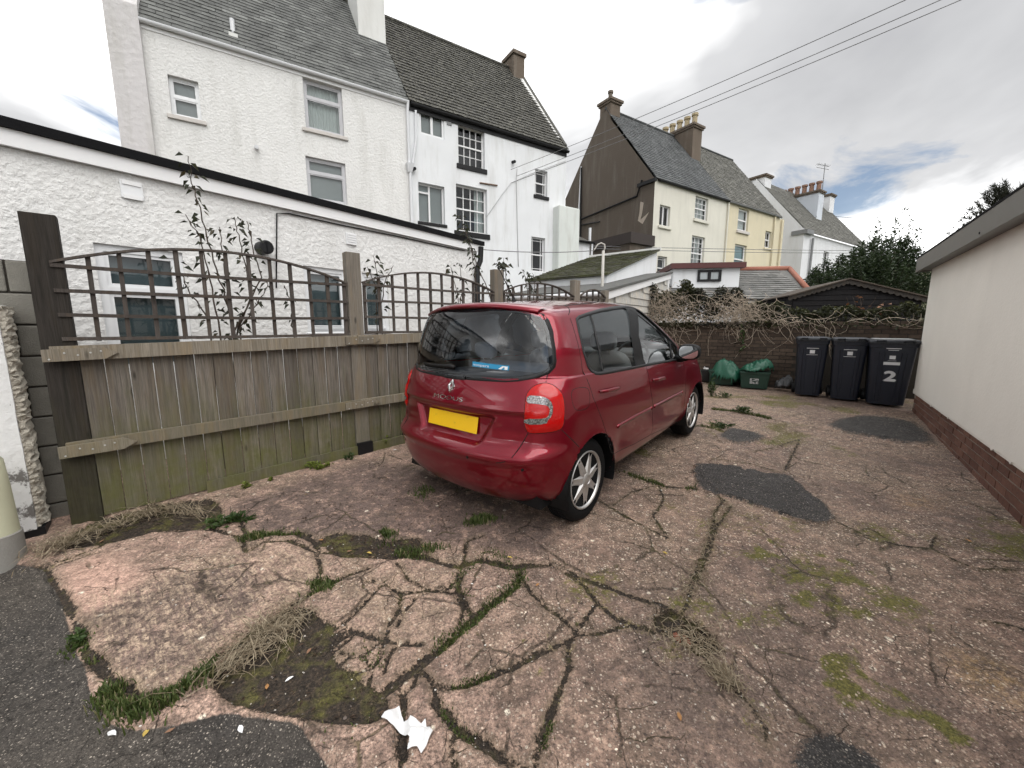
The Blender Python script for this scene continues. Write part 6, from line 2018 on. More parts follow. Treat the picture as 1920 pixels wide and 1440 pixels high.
# trellis panels
def trellis(u0, u1, zb_, ends, peak, hz, pitch=.157, slat=.029):
    tp = thing('trellis', FEN.p(u0, 0, zb_), None, None)
    for k in ('label', 'category', 'group'):
        if k in tp: del tp[k]
    tp.parent = fen; tp.matrix_parent_inverse = Matrix.Translation(fen.location).inverted()
    uc, hwid = (u0 + u1) / 2, (u1 - u0) / 2
    arch = lambda u: peak - (peak - ends) * (abs(u - uc) / hwid) ** 2
    n = int(round((u1 - u0) / pitch))
    for i in range(n + 1):
        u = u0 + .02 + (u1 - u0 - .04) * i / n
        w_ = slat / 2 * rg.uniform(.85, 1.1); ln = rg.uniform(-.006, .006)
        if i in (0, n) and u0 < -1.5 and i == 0: w_ = .03
        mb = MB(); zt = arch(u) - .004
        mb.hexa([FEN.p(u - w_ + ln, -.018, zb_), FEN.p(u - w_ + ln, .0, zb_), FEN.p(u + w_ + ln, .0, zb_), FEN.p(u + w_ + ln, -.018, zb_), FEN.p(u - w_, -.018, zt), FEN.p(u - w_, .0, zt), FEN.p(u + w_, .0, zt), FEN.p(u + w_, -.018, zt)])
        mb.build('slat', M_TREL, tp, origin=FEN.p(u, 0, zb_))
    for z in hz:
        # a horizontal slat, cut where it meets the arch
        us = [u for u in np.linspace(u0, u1, 40) if arch(u) > z - .004]
        if not us: continue
        a, b = us[0], us[-1]
        mb = MB(); sag = rg.uniform(-.010, .004)
        for i in range(6):
            ua, ub = a + (b - a) * i / 6, a + (b - a) * (i + 1) / 6
            s0_, s1_ = sag * math.sin(math.pi * i / 6), sag * math.sin(math.pi * (i + 1) / 6)
            mb.hexa([FEN.p(ua, .001, z - .012 + s0_), FEN.p(ua, .018, z - .012 + s0_), FEN.p(ub, .018, z - .012 + s1_), FEN.p(ub, .001, z - .012 + s1_), FEN.p(ua, .001, z + .012 + s0_), FEN.p(ua, .018, z + .012 + s0_), FEN.p(ub, .018, z + .012 + s1_), FEN.p(ub, .001, z + .012 + s1_)])
        mb.build('slat', M_TREL, tp, origin=FEN.p(a, 0, z), weld=True)
    mb = MB(); N_ = 24
    for i in range(N_):
        ua, ub = u0 + (u1 - u0) * i / N_, u0 + (u1 - u0) * (i + 1) / N_
        za, zb2 = arch(ua), arch(ub)
        mb.hexa([FEN.p(ua, -.022, za - .008), FEN.p(ua, .022, za - .008), FEN.p(ub, .022, zb2 - .008), FEN.p(ub, -.022, zb2 - .008), FEN.p(ua, -.022, za + .008), FEN.p(ua, .022, za + .008), FEN.p(ub, .022, zb2 + .008), FEN.p(ub, -.022, zb2 + .008)])
    mb.build('arch_slat', M_TREL, tp, origin=FEN.p(u0, 0, ends), weld=True)
trellis(-1.86, .04, 1.395, 1.91, 2.088, (1.412, 1.572, 1.73, 1.892))
trellis(.20, 1.92, 1.42, 1.93, 2.09, (1.435, 1.59, 1.75, 1.91))
trellis(2.09, 3.56, 1.45, 1.95, 2.10, (1.47, 1.62, 1.78, 1.93))
trellis(3.73, 4.42, 1.48, 1.97, 2.09, (1.50, 1.65, 1.81, 1.96))

# ------------------------------------------------------------------ white wall end and block wall at the left
def flaky():
    m = Mat('flaking white masonry paint'); w = m.world()
    n = m.noise(w, 7, 6, .75)
    z = m.sep(w)[2]
    lowd = m.ramp(z, [(.15, .16), (.8, 0)])
    f = m.ramp(m.math('ADD', n, lowd), [(.60, 0), (.66, 1)])
    c = m.mix(f, m.mix(m.noise(w, 22, 4), (.62, .62, .61), (.78, .78, .77)), (.16, .15, .14))
    m.set(color=c, rough=.9, normal=m.bump(m.noise(w, 30, 5, .7), .6, .01))
    return m.m
M_FLAKY = flaky()
M_RUBBLE = stucco('broken cream render', (.55, .51, .43), 1.2, 24, .3)
M_BLOCK = plain('grey concrete block', (.20, .19, .165), .95, var=.25, scale=14, bump=.6, bscale=120)
wp = thing('wall_end', FEN.p(-2.15, 0, .1), 'flaking white painted wall end left of the fence', 'wall')
def rough_prism(F, poly, v0, v1, name, mat, parent, nz, jit, seed, z0, z1):
    """post with wandering edges: poly of (u, v) corners, repeated up the height"""
    r_ = random.Random(seed); n = len(poly); V = []; Fs = []
    for i in range(nz + 1):
        z = z0 + (z1 - z0) * i / nz
        for (u, v, j) in poly: V.append(F.p(u + r_.uniform(-1, 1) * jit * j, v + r_.uniform(-1, 1) * jit * j * .6, z))
    for i in range(nz):
        for k in range(n):
            k2 = (k + 1) % n; Fs.append((i * n + k, i * n + k2, (i + 1) * n + k2, (i + 1) * n + k))
    Fs += [tuple(range(n)), tuple(nz * n + k for k in range(n))]
    return mesh_obj(name, V, Fs, mat, parent)
rough_prism(FEN, [(-2.62, -.20, .1), (-2.62, .05, .1), (-2.16, .05, .15), (-2.105, .045, .2), (-2.10, -.20, .2)], 0, 0, 'pillar', M_FLAKY, wp, 24, .008, 3, .16, 1.63)
rough_prism(FEN, [(-2.115, -.18, .3), (-2.108, .030, .6), (-2.092, .022, 1), (-2.078, .005, 1.3), (-2.072, -.05, 1.3), (-2.075, -.18, .8)], 0, 0, 'broken_edge', M_RUBBLE, wp, 90, .012, 5, .17, 1.62)
mb = MB(); mb.fbox(FEN, -2.60, -2.07, -.16, .045, .0, .165); mb.build('footing', M_BLACKP, wp)
blw = thing('block_wall', FEN.p(-2.4, -.3, .1), 'grey concrete block wall behind the dark fence post', 'wall')
mb = MB(); mb.fbox(FEN, -3.4, -1.93, -.42, -.24, 0, 1.93); mb.build('core', M_DMORT, blw)
for r in range(9):
    u = -3.4 + (.22 if r % 2 else 0)
    while u < -1.96:
        b = min(u + .43, -1.94)
        mb = MB(); mb.fbox(FEN, u, b, -.40, -.226 + rg.uniform(-.003, .003), .02 + r * .213, .02 + r * .213 + .202); mb.build('block', M_BLOCK, blw, bevel=.008)
        u += .44
# round post / pipe at the very edge
po = thing('round_bollard', ground_at(2, 1052), 'pale round concrete post at the left edge of the road', 'bollard')
pb = ground_at(2, 1052); mb = MB()
mb.lathe(pb, [(.105, -.2), (.105, .17), (.098, .175)], 24); mb.build('base', plain('grey concrete', (.24, .23, .21), .9, var=.2, bump=.3), po, 50)
mb = MB(); mb.lathe(pb, [(.096, .172), (.090, .45), (.082, .62), (.06, .66), (0, .67)], 24); mb.build('shaft', plain('pale green paint', (.50, .50, .36), .6, var=.12), po, 50)

# ------------------------------------------------------------------ wheelie bins
M_BIN = plain('navy grey bin plastic', (.010, .0135, .024), .45, var=.18, scale=12, bump=.12, bscale=120)
M_BINL = plain('bin lid plastic', (.017, .020, .026), .4, var=.2, scale=14, bump=.12, bscale=120)
M_PRINT = plain('white bin print', (.70, .71, .72), .5, var=.06)
def wheelie(loc, yaw, W, D, H_, label, prints, lid_pale=False):
    """W wide, D deep, H_ tall; yaw: direction the front faces (local -y is the front)"""
    t = thing('wheelie_bin', loc, label, 'bin', 'wheelie bins along the back wall')
    Rm = Matrix.Rotation(yaw, 3, 'Z'); L = Vector(loc)
    T = lambda p: L + Rm @ Vector(p)
    def ring(w, d, z, r=.04, yo=0.0, n=5):
        pts = []
        for cx, cy, a0 in ((w / 2 - r, d / 2 - r, 0), (-w / 2 + r, d / 2 - r, 90), (-w / 2 + r, -d / 2 + r, 180), (w / 2 - r, -d / 2 + r, 270)):
            for k in range(n):
                a = math.radians(a0 + 90 * k / (n - 1)); pts.append((cx + r * math.cos(a), cy + r * math.sin(a) + yo, z))
        return pts
    def loft(rings, cap0=True, cap1=True):
        V = [T(p) for r in rings for p in r]; n = len(rings[0]); Fs = []
        for i in range(len(rings) - 1):
            for k in range(n): Fs.append((i * n + k, i * n + (k + 1) % n, (i + 1) * n + (k + 1) % n, (i + 1) * n + k))
        if cap0: Fs.append(tuple(range(n - 1, -1, -1)))
        if cap1: Fs.append(tuple((len(rings) - 1) * n + k for k in range(n)))
        return V, Fs
    hb = H_ * .93
    V, Fs = loft([ring(W * .74, D * .70, .02, .05, .03), ring(W * .76, D * .72, .10, .05, .028), ring(W * .90, D * .92, hb - .12, .045), ring(W * .91, D * .93, hb - .06, .045), ring(W * .97, D * .98, hb - .055, .04), ring(W * .98, D * .99, hb, .04)])
    mesh_obj('body', V, Fs, M_BIN, t, 35)
    # ribs in the front face
    for sx in (-1, 1):
        x0, x1 = sx * W * .17, sx * W * .27
        V = []
        for z, k in ((.06, .0), (hb - .14, 1.0)):
            yf = -(D * .72 + (D * .92 - D * .72) * k) / 2 + .028 * (1 - k)
            for x, dy in ((x0 * (.82 + .18 * k), .004), (x0 * (.86 + .18 * k), -.010), (x1 * (.82 + .16 * k), -.010), (x1 * (.88 + .16 * k), .004)): V.append(T((x, yf + dy, z)))
        mesh_obj('rib', V, [(0, 1, 5, 4), (1, 2, 6, 5), (2, 3, 7, 6), (4, 5, 6, 7)], M_BIN, t)
    V, Fs = loft([ring(W * 1.02, D * 1.06, hb + .002, .05, -.01), ring(W * 1.03, D * 1.07, hb + .02, .05, -.01), ring(W * 1.0, D * 1.04, hb + .045, .05, -.008), ring(W * .86, D * .88, hb + .062, .05), ring(W * .82, D * .84, hb + .055, .05), ring(W * .4, D * .4, hb + .058, .05)])
    lid = mesh_obj('lid', V, Fs, M_BINL, t, 40)
    if lid_pale:
        mb = MB(); mb.hexa([T((x, y, z)) for z in (hb + .058, hb + .068) for x, y in ((-W * .40, -D * .38), (W * .38, -D * .38), (W * .38, D * .34), (-W * .40, D * .34))]); mb.build('lid_panel', plain('pale lit lid panel', (.42, .43, .42), .45, var=.2), lid)  # light on the lid top put into a pale panel colour
        mb = MB(); mb.hexa([T((x, y, z)) for z in (hb + .069, hb + .075) for x, y in ((-W * .42, -D * .40), (-W * .30, -D * .40), (-W * .30, -D * .12), (-W * .42, -D * .12))]); mb.build('lid_label', M_PRINT, lid)
    for sx in (-1, 1):
        mb = MB(); mb.tube([T((sx * W * .18, -D * .55, hb + .03)), T((sx * W * .18, -D * .60, hb + .045)), T((sx * W * .36, -D * .60, hb + .045)), T((sx * W * .36, -D * .55, hb + .03))], .013, 8); mb.build('lid_grip', M_BINL, lid, True)
        mb = MB(); ax = (Rm @ Vector((0, 1, 0)), Vector((0, 0, 1)), Rm @ Vector((sx, 0, 0)))
        mb.lathe(T((sx * W * .40, D * .36, .10)), [(.0, -.02), (.09, -.02), (.10, -.01), (.10, .035), (.08, .04), (.03, .03), (0, .03)], 20, axis=ax); mb.build('wheel', M_BLACKP, t, 40)
    mb = MB(); mb.tube([T((-W * .42, D * .58, hb + .01)), T((W * .42, D * .58, hb + .01))], .016, 8)
    for sx in (-1, 1): mb.tube([T((sx * W * .40, D * .58, hb + .01)), T((sx * W * .40, D * .48, hb - .01))], .016, 8)
    mb.build('handle', M_BINL, t, True)
    # printed marks: thin sheets on the front
    def front(x, z, lift):
        k = (z - .10) / (hb - .22); yf = -(D * .72 + (D * .92 - D * .72) * k) / 2 + .028 * (1 - k)
        return T((x, yf - lift, z))
    for x0, x1, z0, z1 in prints:
        mesh_obj('print', [front(x0, z0, .003), front(x1, z0, .003), front(x1, z1, .003), front(x0, z1, .003)], [(0, 1, 2, 3)], M_PRINT, t)
    return t, front
def facing(p): return math.atan2(p.y, p.x) - math.pi / 2      # local -y towards the camera
def logo(z, s=1.0):
    # council mark: a pale square with two fine rules of small print
    return [(-.035 * s, .035 * s, z - .03 * s, z + .03 * s), (-.085 * s, .085 * s, z + .058 * s, z + .066 * s), (-.08 * s, .08 * s, z - .056 * s, z - .050 * s)]
for (px, py, W, D, H_, dx, lb, big_) in ((1512, 743, .48, .55, 1.07, .0, 'dark wheelie bin farthest left, beside the grey sack', False), (1580, 751, .48, .55, 1.07, .02, 'dark wheelie bin in the middle of the three', False), (1655, 761, .58, .72, 1.06, .05, 'larger dark wheelie bin numbered 2 against the garage', True)):
    p = ground_at(px, py); d = Vector((p.x, p.y, 0)).normalized()
    c = p + d * (D * .33); c.z = float(gz(c.x, c.y))
    pr = logo(.80) if not big_ else [(-.035, .035, .745, .80), (-.085, .085, .905, .916), (-.06, .06, .88, .888), (-.095, .095, .655, .70), (-.05, .05, .72, .724)]
    t, fr_ = wheelie(c, facing(c) + dx + .06, W, D, H_, lb, pr, big_)
    if big_:
        tv, tf = text_mesh('2', .26)
        mx_ = sum(v[0] for v in tv) / len(tv); mz_ = sum(v[1] for v in tv) / len(tv)
        P = [fr_((a - mx_) * 1.15, .50 + (b - mz_) * .82, .004) for a, b, _ in tv]
        o = mesh_obj('number', P, tf, M_PRINT, t)
        md = o.modifiers.new('bold', 'SOLIDIFY'); md.thickness = .002
        # embolden: four shifted copies of the flat digit
        for ddx, ddz in ((.012, 0), (-.012, 0), (0, .010), (0, -.010)):
            mesh_obj('number', [fr_((a - mx_) * 1.15 + ddx, .50 + (b - mz_) * .82 + ddz, .0038) for a, b, _ in tv], tf, M_PRINT, t)

# ------------------------------------------------------------------ recycling boxes and bags
M_GBOX = plain('dark green box plastic', (.012, .040, .028), .45, var=.2, bump=.15)
M_GBAG = plain('green woven bag', (.010, .085, .050), .45, var=.4, scale=20, bump=.35, bscale=160)
M_KBOX = plain('black box plastic', (.012, .013, .014), .45, var=.2)
M_SACK = plain('grey rubbish sack', (.05, .052, .055), .35, var=.35, scale=14)
def crate(px, py, W, D, H_, mat, label, rot=0.0, name='recycling_box', print_=True):
    p = ground_at(px, py); d = Vector((p.x, p.y, 0)).normalized(); c = p + d * (D * .45); c.z = float(gz(c.x, c.y))
    t = thing(name, c, label, 'box', 'recycling boxes by the back wall')
    Rm = Matrix.Rotation(facing(c) + rot, 3, 'Z'); T = lambda q: c + Rm @ Vector(q)
    mb = MB()
    def frus(w0, d0, z0, w1, d1, z1): mb.hexa([T((sx * w / 2, sy * dd / 2, z)) for z, w, dd in ((z0, w0, d0), (z1, w1, d1)) for sx, sy in ((-1, -1), (1, -1), (1, 1), (-1, 1))])
    frus(W * .86, D * .84, .0, W * .97, D * .97, H_ - .03); mb.build('tub', mat, t, bevel=.012)
    mb = MB(); frus(W * 1.0, D * 1.0, H_ - .045, W * 1.02, D * 1.02, H_); mb.build('rim', mat, t, bevel=.006)
    if print_:
        for i in range(3):
            for j in range(2):
                x0 = -.075 + i * .052; z0 = H_ * .30 + j * .058
                yf = lambda z: -D / 2 * (.84 + .13 * z / (H_ - .03)) - .004
                for (a, b, e, f) in ((0, .042, 0, .008), (0, .042, .036, .044), (0, .008, .008, .036), (.034, .042, .008, .036), (.014, .026, .014, .03)):
                    if rg.random() < .22: continue
                    mesh_obj('print', [T((x0 + a, yf(z0 + e), z0 + e)), T((x0 + b, yf(z0 + e), z0 + e)), T((x0 + b, yf(z0 + f), z0 + f)), T((x0 + a, yf(z0 + f), z0 + f))], [(0, 1, 2, 3)], M_PRINT, t)
    return t, c, Rm
def crumple(name, c, Rm, outline_, h, seed, mat, label, cat, group=None, n=26, amp=.06, fold=9.0):
    """a crumpled sheet or sack: height field over an outline with sharp folds"""
    rs = np.random.default_rng(seed)
    xs = np.linspace(-1, 1, n); V = []; Fs = []; keep = {}
    for j, b in enumerate(xs):
        for i, a in enumerate(xs):
            r, th = math.hypot(a, b), math.atan2(b, a)
            lim = outline_(th)
            if r <= lim:
                e = max(0, 1 - (r / lim) ** 2.2)
                xa, ya = np.array([a]), np.array([b])
                f1 = 1 - 2 * abs(float(fbm(xa, ya, 1.7, seed, 3)[0])); f2 = 1 - 2 * abs(float(fbm(xa + 5, ya, 3.6, seed + 3, 3)[0]))
                z = h(a, b) * e ** .5 + amp * (f1 * .7 + f2 * .65) * (.25 + .75 * e)
                p = Vector((a, b, 0))
                keep[(i, j)] = len(V); V.append((a, b, max(z, .004)))
    for j in range(n - 1):
        for i in range(n - 1):
            k = [(i, j), (i + 1, j), (i + 1, j + 1), (i, j + 1)]
            if all(q in keep for q in k): Fs.append(tuple(keep[q] for q in k))
    return V, Fs
def crumple_obj(name, c, Rm, sx, sy, outline_, h, seed, mat, label, cat, group=None, amp=.06, n=26):
    V, Fs = crumple(name, c, Rm, outline_, h, seed, mat, label, cat, n=n, amp=amp)
    P = [Vector(c) + Rm @ Vector((a * sx, b * sy, z)) for a, b, z in V]
    o = mesh_obj(name, P, Fs, mat, None, True, origin=c)
    md = o.modifiers.new('cloth', 'SOLIDIFY'); md.thickness = .004; md.offset = 0
    return tag(o, label, cat, group)
bx1, c1, R1 = crate(1413, 729, .52, .40, .33, M_GBOX, 'dark green recycling box with white print and a green bag on top')
crumple_obj('green_bag', c1 + Vector((0, 0, .30)), R1, .31, .24, lambda th: .95 + .12 * math.sin(3 * th + 1), lambda a, b: .10 + .16 * max(0, a + .2), 31, M_GBAG, 'green woven bag heaped on the printed recycling box', 'bag', 'green bags', amp=.11, n=34)
bx2, c2, R2 = crate(1352, 722, .50, .40, .30, M_GBOX, 'dark recycling box half hidden under a draped green bag', print_=False)
crumple_obj('green_bag', c2 + Vector((.06, -.10, .0)), R2, .34, .26, lambda th: .95 + .10 * math.sin(4 * th), lambda a, b: .38 - .14 * a, 37, M_GBAG, 'green woven bag slumped over the box nearest the car', 'bag', 'green bags', amp=.13, n=34)
bx3, c3, R3 = crate(1322, 716, .40, .32, .26, M_KBOX, 'small black box peeping past the front wheel of the car', print_=False)
crumple_obj('paper_scrap', c3 + Vector((.0, -.05, .26)), R3, .14, .10, lambda th: .9, lambda a, b: .04, 41, plain('crumpled white paper', (.72, .72, .71), .8), 'crumpled white paper on the small black box', 'paper', amp=.06, n=16)
ps = ground_at(1468, 733); ds = Vector((ps.x, ps.y, 0)).normalized(); ps = ps + ds * .12; ps.z = float(gz(ps.x, ps.y))
crumple_obj('rubbish_sack', ps, Matrix.Rotation(facing(ps), 3, 'Z'), .17, .16, lambda th: .92 + .1 * math.sin(5 * th), lambda a, b: .16 + .16 * max(0, a), 51, M_SACK, 'grey rubbish sack slumped between the box and first bin', 'sack', amp=.09, n=28)

# ------------------------------------------------------------------ sheds beyond the fence
M_WBOARD = wood_mat('flaking white weatherboard', (.46, .45, .42), (.70, .69, .66), .12)
SD = Vector((.6, .8, 0)); SW = Vector((-.8, .6, 0))
def at3(p, a, b, z): return Vector((p[0], p[1], 0)) + SD * a + SW * b + Vector((0, 0, z))
ws = thing('white_shed', (1.72, 7.55, .3), 'white weatherboarded shed with grey felt roof beyond the fence end', 'shed')
A0 = (1.72, 7.55)
ln, lo, hi, wd = 4.05, 2.10, 2.86, 2.4
mb = MB(); mb.hexa([at3(A0, 0, .03, 0), at3(A0, ln, .03, 0), at3(A0, ln, wd, 0), at3(A0, 0, wd, 0), at3(A0, 0, .03, lo), at3(A0, ln, .03, hi), at3(A0, ln, wd, hi), at3(A0, 0, wd, lo)])
mb.build('frame_box', M_WBOARD, ws)
k = 0; z = .3
while z < hi:
    # each weatherboard runs until it meets the sloping eave
    za = z + .15
    smin = 0 if za < lo - .1 else max(0, (za - lo + .1) / (hi - lo) * ln)
    if smin < ln - .2:
        tl = .012
        mb = MB(); mb.hexa([at3(A0, smin, -.012 - tl, z), at3(A0, ln, -.012 - tl, z), at3(A0, ln, .028, z), at3(A0, smin, .028, z), at3(A0, smin, -.004, za - .004), at3(A0, ln, -.004, za - .004), at3(A0, ln, .028, za - .004), at3(A0, smin, .028, za - .004)])
        mb.build('weatherboard', M_WBOARD, ws, origin=at3(A0, smin, 0, z))
    z += .15
mb = MB(); mb.hexa([at3(A0, ln - .08, -.035, .2), at3(A0, ln + .03, -.035, .2), at3(A0, ln + .03, .1, .2), at3(A0, ln - .08, .1, .2), at3(A0, ln - .08, -.035, hi), at3(A0, ln + .03, -.035, hi), at3(A0, ln + .03, .1, hi), at3(A0, ln - .08, .1, hi)]); mb.build('corner_post', M_WHITE, ws)
mb = MB(); mb.hexa([at3(A0, -.1, -.05, lo - .14), at3(A0, ln + .1, -.05, hi - .12), at3(A0, ln + .1, -.025, hi - .12), at3(A0, -.1, -.025, lo - .14), at3(A0, -.1, -.05, lo), at3(A0, ln + .1, -.05, hi + .02), at3(A0, ln + .1, -.025, hi + .02), at3(A0, -.1, -.025, lo)]); mb.build('bargeboard', M_WHITE, ws)
mb = MB(); mb.hexa([at3(A0, -.15, -.08, lo + .001), at3(A0, ln + .15, -.08, hi + .021), at3(A0, ln + .15, wd, hi + .021), at3(A0, -.15, wd, lo + .001), at3(A0, -.15, -.08, lo + .05), at3(A0, ln + .15, -.08, hi + .07), at3(A0, ln + .15, wd, hi + .07), at3(A0, -.15, wd, lo + .05)]); mb.build('roof', plain('grey mineral felt', (.10, .10, .095), .95, var=.3, scale=4, bump=.3, bscale=90), ws)
mb = MB(); mb.tube([at3(A0, -.17, -.1, lo - .02), at3(A0, -.17, wd, lo - .02)], .04, 8); mb.build('gutter', M_PIPEW, ws, True)
ms = thing('mossy_roof_shed', (2.1, 9.1, .3), 'white rendered outhouse with a moss covered slate roof', 'shed')
B0 = (2.1, 9.1); ln2, lo2, hi2, wd2 = 3.62, 2.62, 3.66, 2.2
mb = MB(); mb.hexa([at3(B0, .1, .02, 0), at3(B0, ln2, .02, 0), at3(B0, ln2, wd2, 0), at3(B0, .1, wd2, 0), at3(B0, .1, .02, lo2), at3(B0, ln2, .02, hi2 - .03), at3(B0, ln2, wd2, hi2 - .03), at3(B0, .1, wd2, lo2)]); mb.build('wall', M_SMOOTHW, ms)
FS = Frame((B0[0], B0[1]), math.atan2(SW.x, SW.y))      # u along the eave, v towards +? 
vs_ = FS.v.dot(SD)
mb = MB(); mb.hexa([at3(B0, 0, -.06, lo2), at3(B0, ln2, -.06, hi2), at3(B0, ln2, wd2, hi2), at3(B0, 0, wd2, lo2), at3(B0, 0, -.06, lo2 + .03), at3(B0, ln2, -.06, hi2 + .03), at3(B0, ln2, wd2, hi2 + .03), at3(B0, 0, wd2, lo2 + .03)]); rm = mb.build('roof', M_MOSSR, ms)
slates(FS, rm, -.06, wd2, 0, lo2 + .03, vs_ * ln2, hi2 + .03, M_MOSSR, .25, .17, 160, seed=31)
mb = MB(); mb.hexa([at3(B0, ln2 - .03, -.08, hi2), at3(B0, ln2 + .06, -.08, hi2), at3(B0, ln2 + .06, wd2, hi2), at3(B0, ln2 - .03, wd2, hi2), at3(B0, ln2 - .03, -.08, hi2 + .1), at3(B0, ln2 + .06, -.08, hi2 + .1), at3(B0, ln2 + .06, wd2, hi2 + .1), at3(B0, ln2 - .03, wd2, hi2 + .1)]); mb.build('ridge', M_CHIMW, rm)
# swan-neck pole
def on_ray(px, py, depth):
    d = ray(px, py); return Vector((d.x * depth, d.y * depth, CAM_H + d.z * depth))
sp_b = on_ray(1129, 543, 8.1); sp_t = on_ray(1128, 472, 8.1); sp_t.x = sp_b.x; sp_t.y = sp_b.y
pl = MB()
hook = [sp_b + Vector((-.28, .0, -.08)), sp_b + Vector((-.10, 0, -.06)), sp_b, sp_b + Vector((0, 0, .1)), sp_t]
pl.tube([sp_b + Vector((0, 0, -.25)), sp_b, sp_t], [.03, .03, .028], 8)
pl.tube([sp_t + Vector((0, 0, -.02)), sp_t + Vector((.03, 0, .05)), sp_t + Vector((.02, 0, .12)), sp_t + Vector((-.05, 0, .15)), sp_t + Vector((-.12, 0, .12)), sp_t + Vector((-.17, 0, .04)), sp_t + Vector((-.20, 0, .0))], .014, 6)
tag(pl.build('service_pole', plain('pale galvanised steel', (.48, .46, .42), .55), None, True, origin=sp_b + Vector((0, 0, -.25))), 'slim pale pole with a hooked top rising from the white shed roof', 'pole')

# slate roofed extension with maroon fascia
sx_ = thing('slate_extension', (8.6, 12.5, .2), 'low slate roofed extension with red ridge tiles and maroon fascia box', 'extension')
EX = Frame((7.2, 12.1), math.radians(97))
def exr(px, py, v): return EX.hit(px, py, v)
ur0, zr0 = exr(1400, 507, -2.2); ur1, zr1 = exr(1480, 505, -2.2)
RZ = (zr0 + zr1) / 2; EZ = RZ - 1.15
ue0 = exr(1262, 545, 0)[0]; ue1 = exr(1526, 545, 0)[0]
mb = MB(); mb.fbox(EX, ue0, ue1 - .2, -4.2, -.1, 0, EZ); mb.build('wall', M_SMOOTHW, sx_)
mb = MB(); mb.add([EX.p(ue0, 0, EZ), EX.p(ue1, 0, EZ), EX.p(ur1, -2.2, RZ), EX.p(ue0, -2.2, RZ), EX.p(ue1, -4.4, EZ), EX.p(ue0, -4.4, EZ)], [(0, 1, 2, 3), (1, 4, 2), (3, 2, 4, 5)])
rx = mb.build('roof', M_SLATE5, sx_)
def hipclip(u, t): return u < ue1 - (ue1 - ur1) * t
slates(EX, rx, ue0, ue1, .04, EZ + .02, -2.2, RZ, M_SLATE5, .30, .17, 220, seed=41, clip=hipclip, thick=.016)
mb = MB(); mb.tube([EX.p(ur0 - .3, -2.2, RZ + .03), EX.p(ur1, -2.2, RZ + .03)], .09, 8); mb.tube([EX.p(ur1, -2.2, RZ + .03), EX.p(ue1 + .05, 0, EZ + .06)], .08, 8); mb.tube([EX.p(ur1, -2.2, RZ + .03), EX.p(ue1 + .05, -4.4, EZ + .06)], .08, 8); mb.build('ridge_tiles', M_RIDGE, rx, True)
M_MAROON = plain('maroon painted board', (.085, .022, .020), .6, var=.15)
d0 = exr(1265, 500, -.6)[0]; d1 = exr(1400, 495, -.6)[0]; dz0 = exr(1390, 500, -.6)[1]
dzt = exr(1398, 489, -.6)[1]
mb = MB(); mb.fbox(EX, d0, d1 - .12, -3.0, -.75, EZ + .1, dz0); dm_ = mb.build('dormer', M_SMOOTHW, sx_)
mb = MB(); mb.fbox(EX, d0 - .1, d1, -3.2, -.6, dz0 - .02, dzt - .03); mb.build('fascia', M_MAROON, dm_)
w0 = exr(1308, 515, -.74)[0]; w1 = exr(1352, 515, -.74)[0]; wz0 = exr(1330, 528, -.74)[1]; wz1 = exr(1330, 506, -.74)[1]
window(EX, dm_, w0, w1, wz0, wz1, -.70, ('pair', .5, False), M_BLACKP, None, M_BLIND, fr=.07)

# dark summerhouse
su = thing('dark_shed', (8.0, 9.3, .3), 'dark timber shed with scalloped bargeboards behind the brick wall', 'shed')
SU = Frame((8.05, 9.35), math.radians(106))
M_DARKW = wood_mat('near black stained timber', (.006, .0055, .0065), (.017, .016, .017), 0)
def suh(px, py): return SU.hit(px, py, 0)
apx = suh(1592, 524); lft = suh(1478, 556); rgt = suh(1745, 560)
zl = (lft[1] + rgt[1]) / 2
mb = MB(); mb.fprism(SU, [(lft[0] + .12, 0), (rgt[0] - .12, 0), (rgt[0] - .12, rgt[1]), (apx[0], apx[1] - .06), (lft[0] + .12, lft[1])], -2.5, -.06); mb.build('wall', M_DARKW, su, weld=True)
z = .3
while z < apx[1] - .15:
    t0 = 0 if z < lft[1] - .12 else (z - lft[1] + .12) / (apx[1] - lft[1]); t1 = 0 if z < rgt[1] - .12 else (z - rgt[1] + .12) / (apx[1] - rgt[1])
    a = lft[0] + .13 + (apx[0] - lft[0]) * min(1, t0); b = rgt[0] - .13 - (rgt[0] - apx[0]) * min(1, t1)
    if b - a > .15 and z > 1.3:
        mb = MB(); mb.hexa([SU.p(a, -.058, z), SU.p(a, -.036, z), SU.p(b, -.036, z), SU.p(b, -.058, z), SU.p(a, -.058, z + .115), SU.p(a, -.050, z + .115), SU.p(b, -.050, z + .115), SU.p(b, -.058, z + .115)]); mb.build('plank', M_DARKW, su, origin=SU.p(a, 0, z))
    z += .12
for p_, q_ in ((lft, apx), (apx, rgt)):
    n = 20; top = []; bot = []
    for i in range(n * 4 + 1):
        t = i / (n * 4); u = p_[0] + (q_[0] - p_[0]) * t; z = p_[1] + (q_[1] - p_[1]) * t
        top.append((u, z + .02)); bot.append((u, z - .075 - .035 * abs(math.sin(math.pi * t * n / 1.6))))
    V = [SU.p(u, .02, z) for u, z in top] + [SU.p(u, .02, z) for u, z in bot] + [SU.p(u, 0, z) for u, z in top] + [SU.p(u, 0, z) for u, z in bot]
    m_ = len(top); Fs = []
    for i in range(m_ - 1): Fs += [(i, i + 1, m_ + i + 1, m_ + i), (m_ + i, m_ + i + 1, 3 * m_ + i + 1, 3 * m_ + i), (2 * m_ + i, 2 * m_ + i + 1, i + 1, i), (3 * m_ + i, 3 * m_ + i + 1, 2 * m_ + i + 1, 2 * m_ + i)]
    mesh_obj('bargeboard', V, Fs, wood_mat('grey bargeboard', (.045, .04, .036), (.10, .09, .08), 0), su)
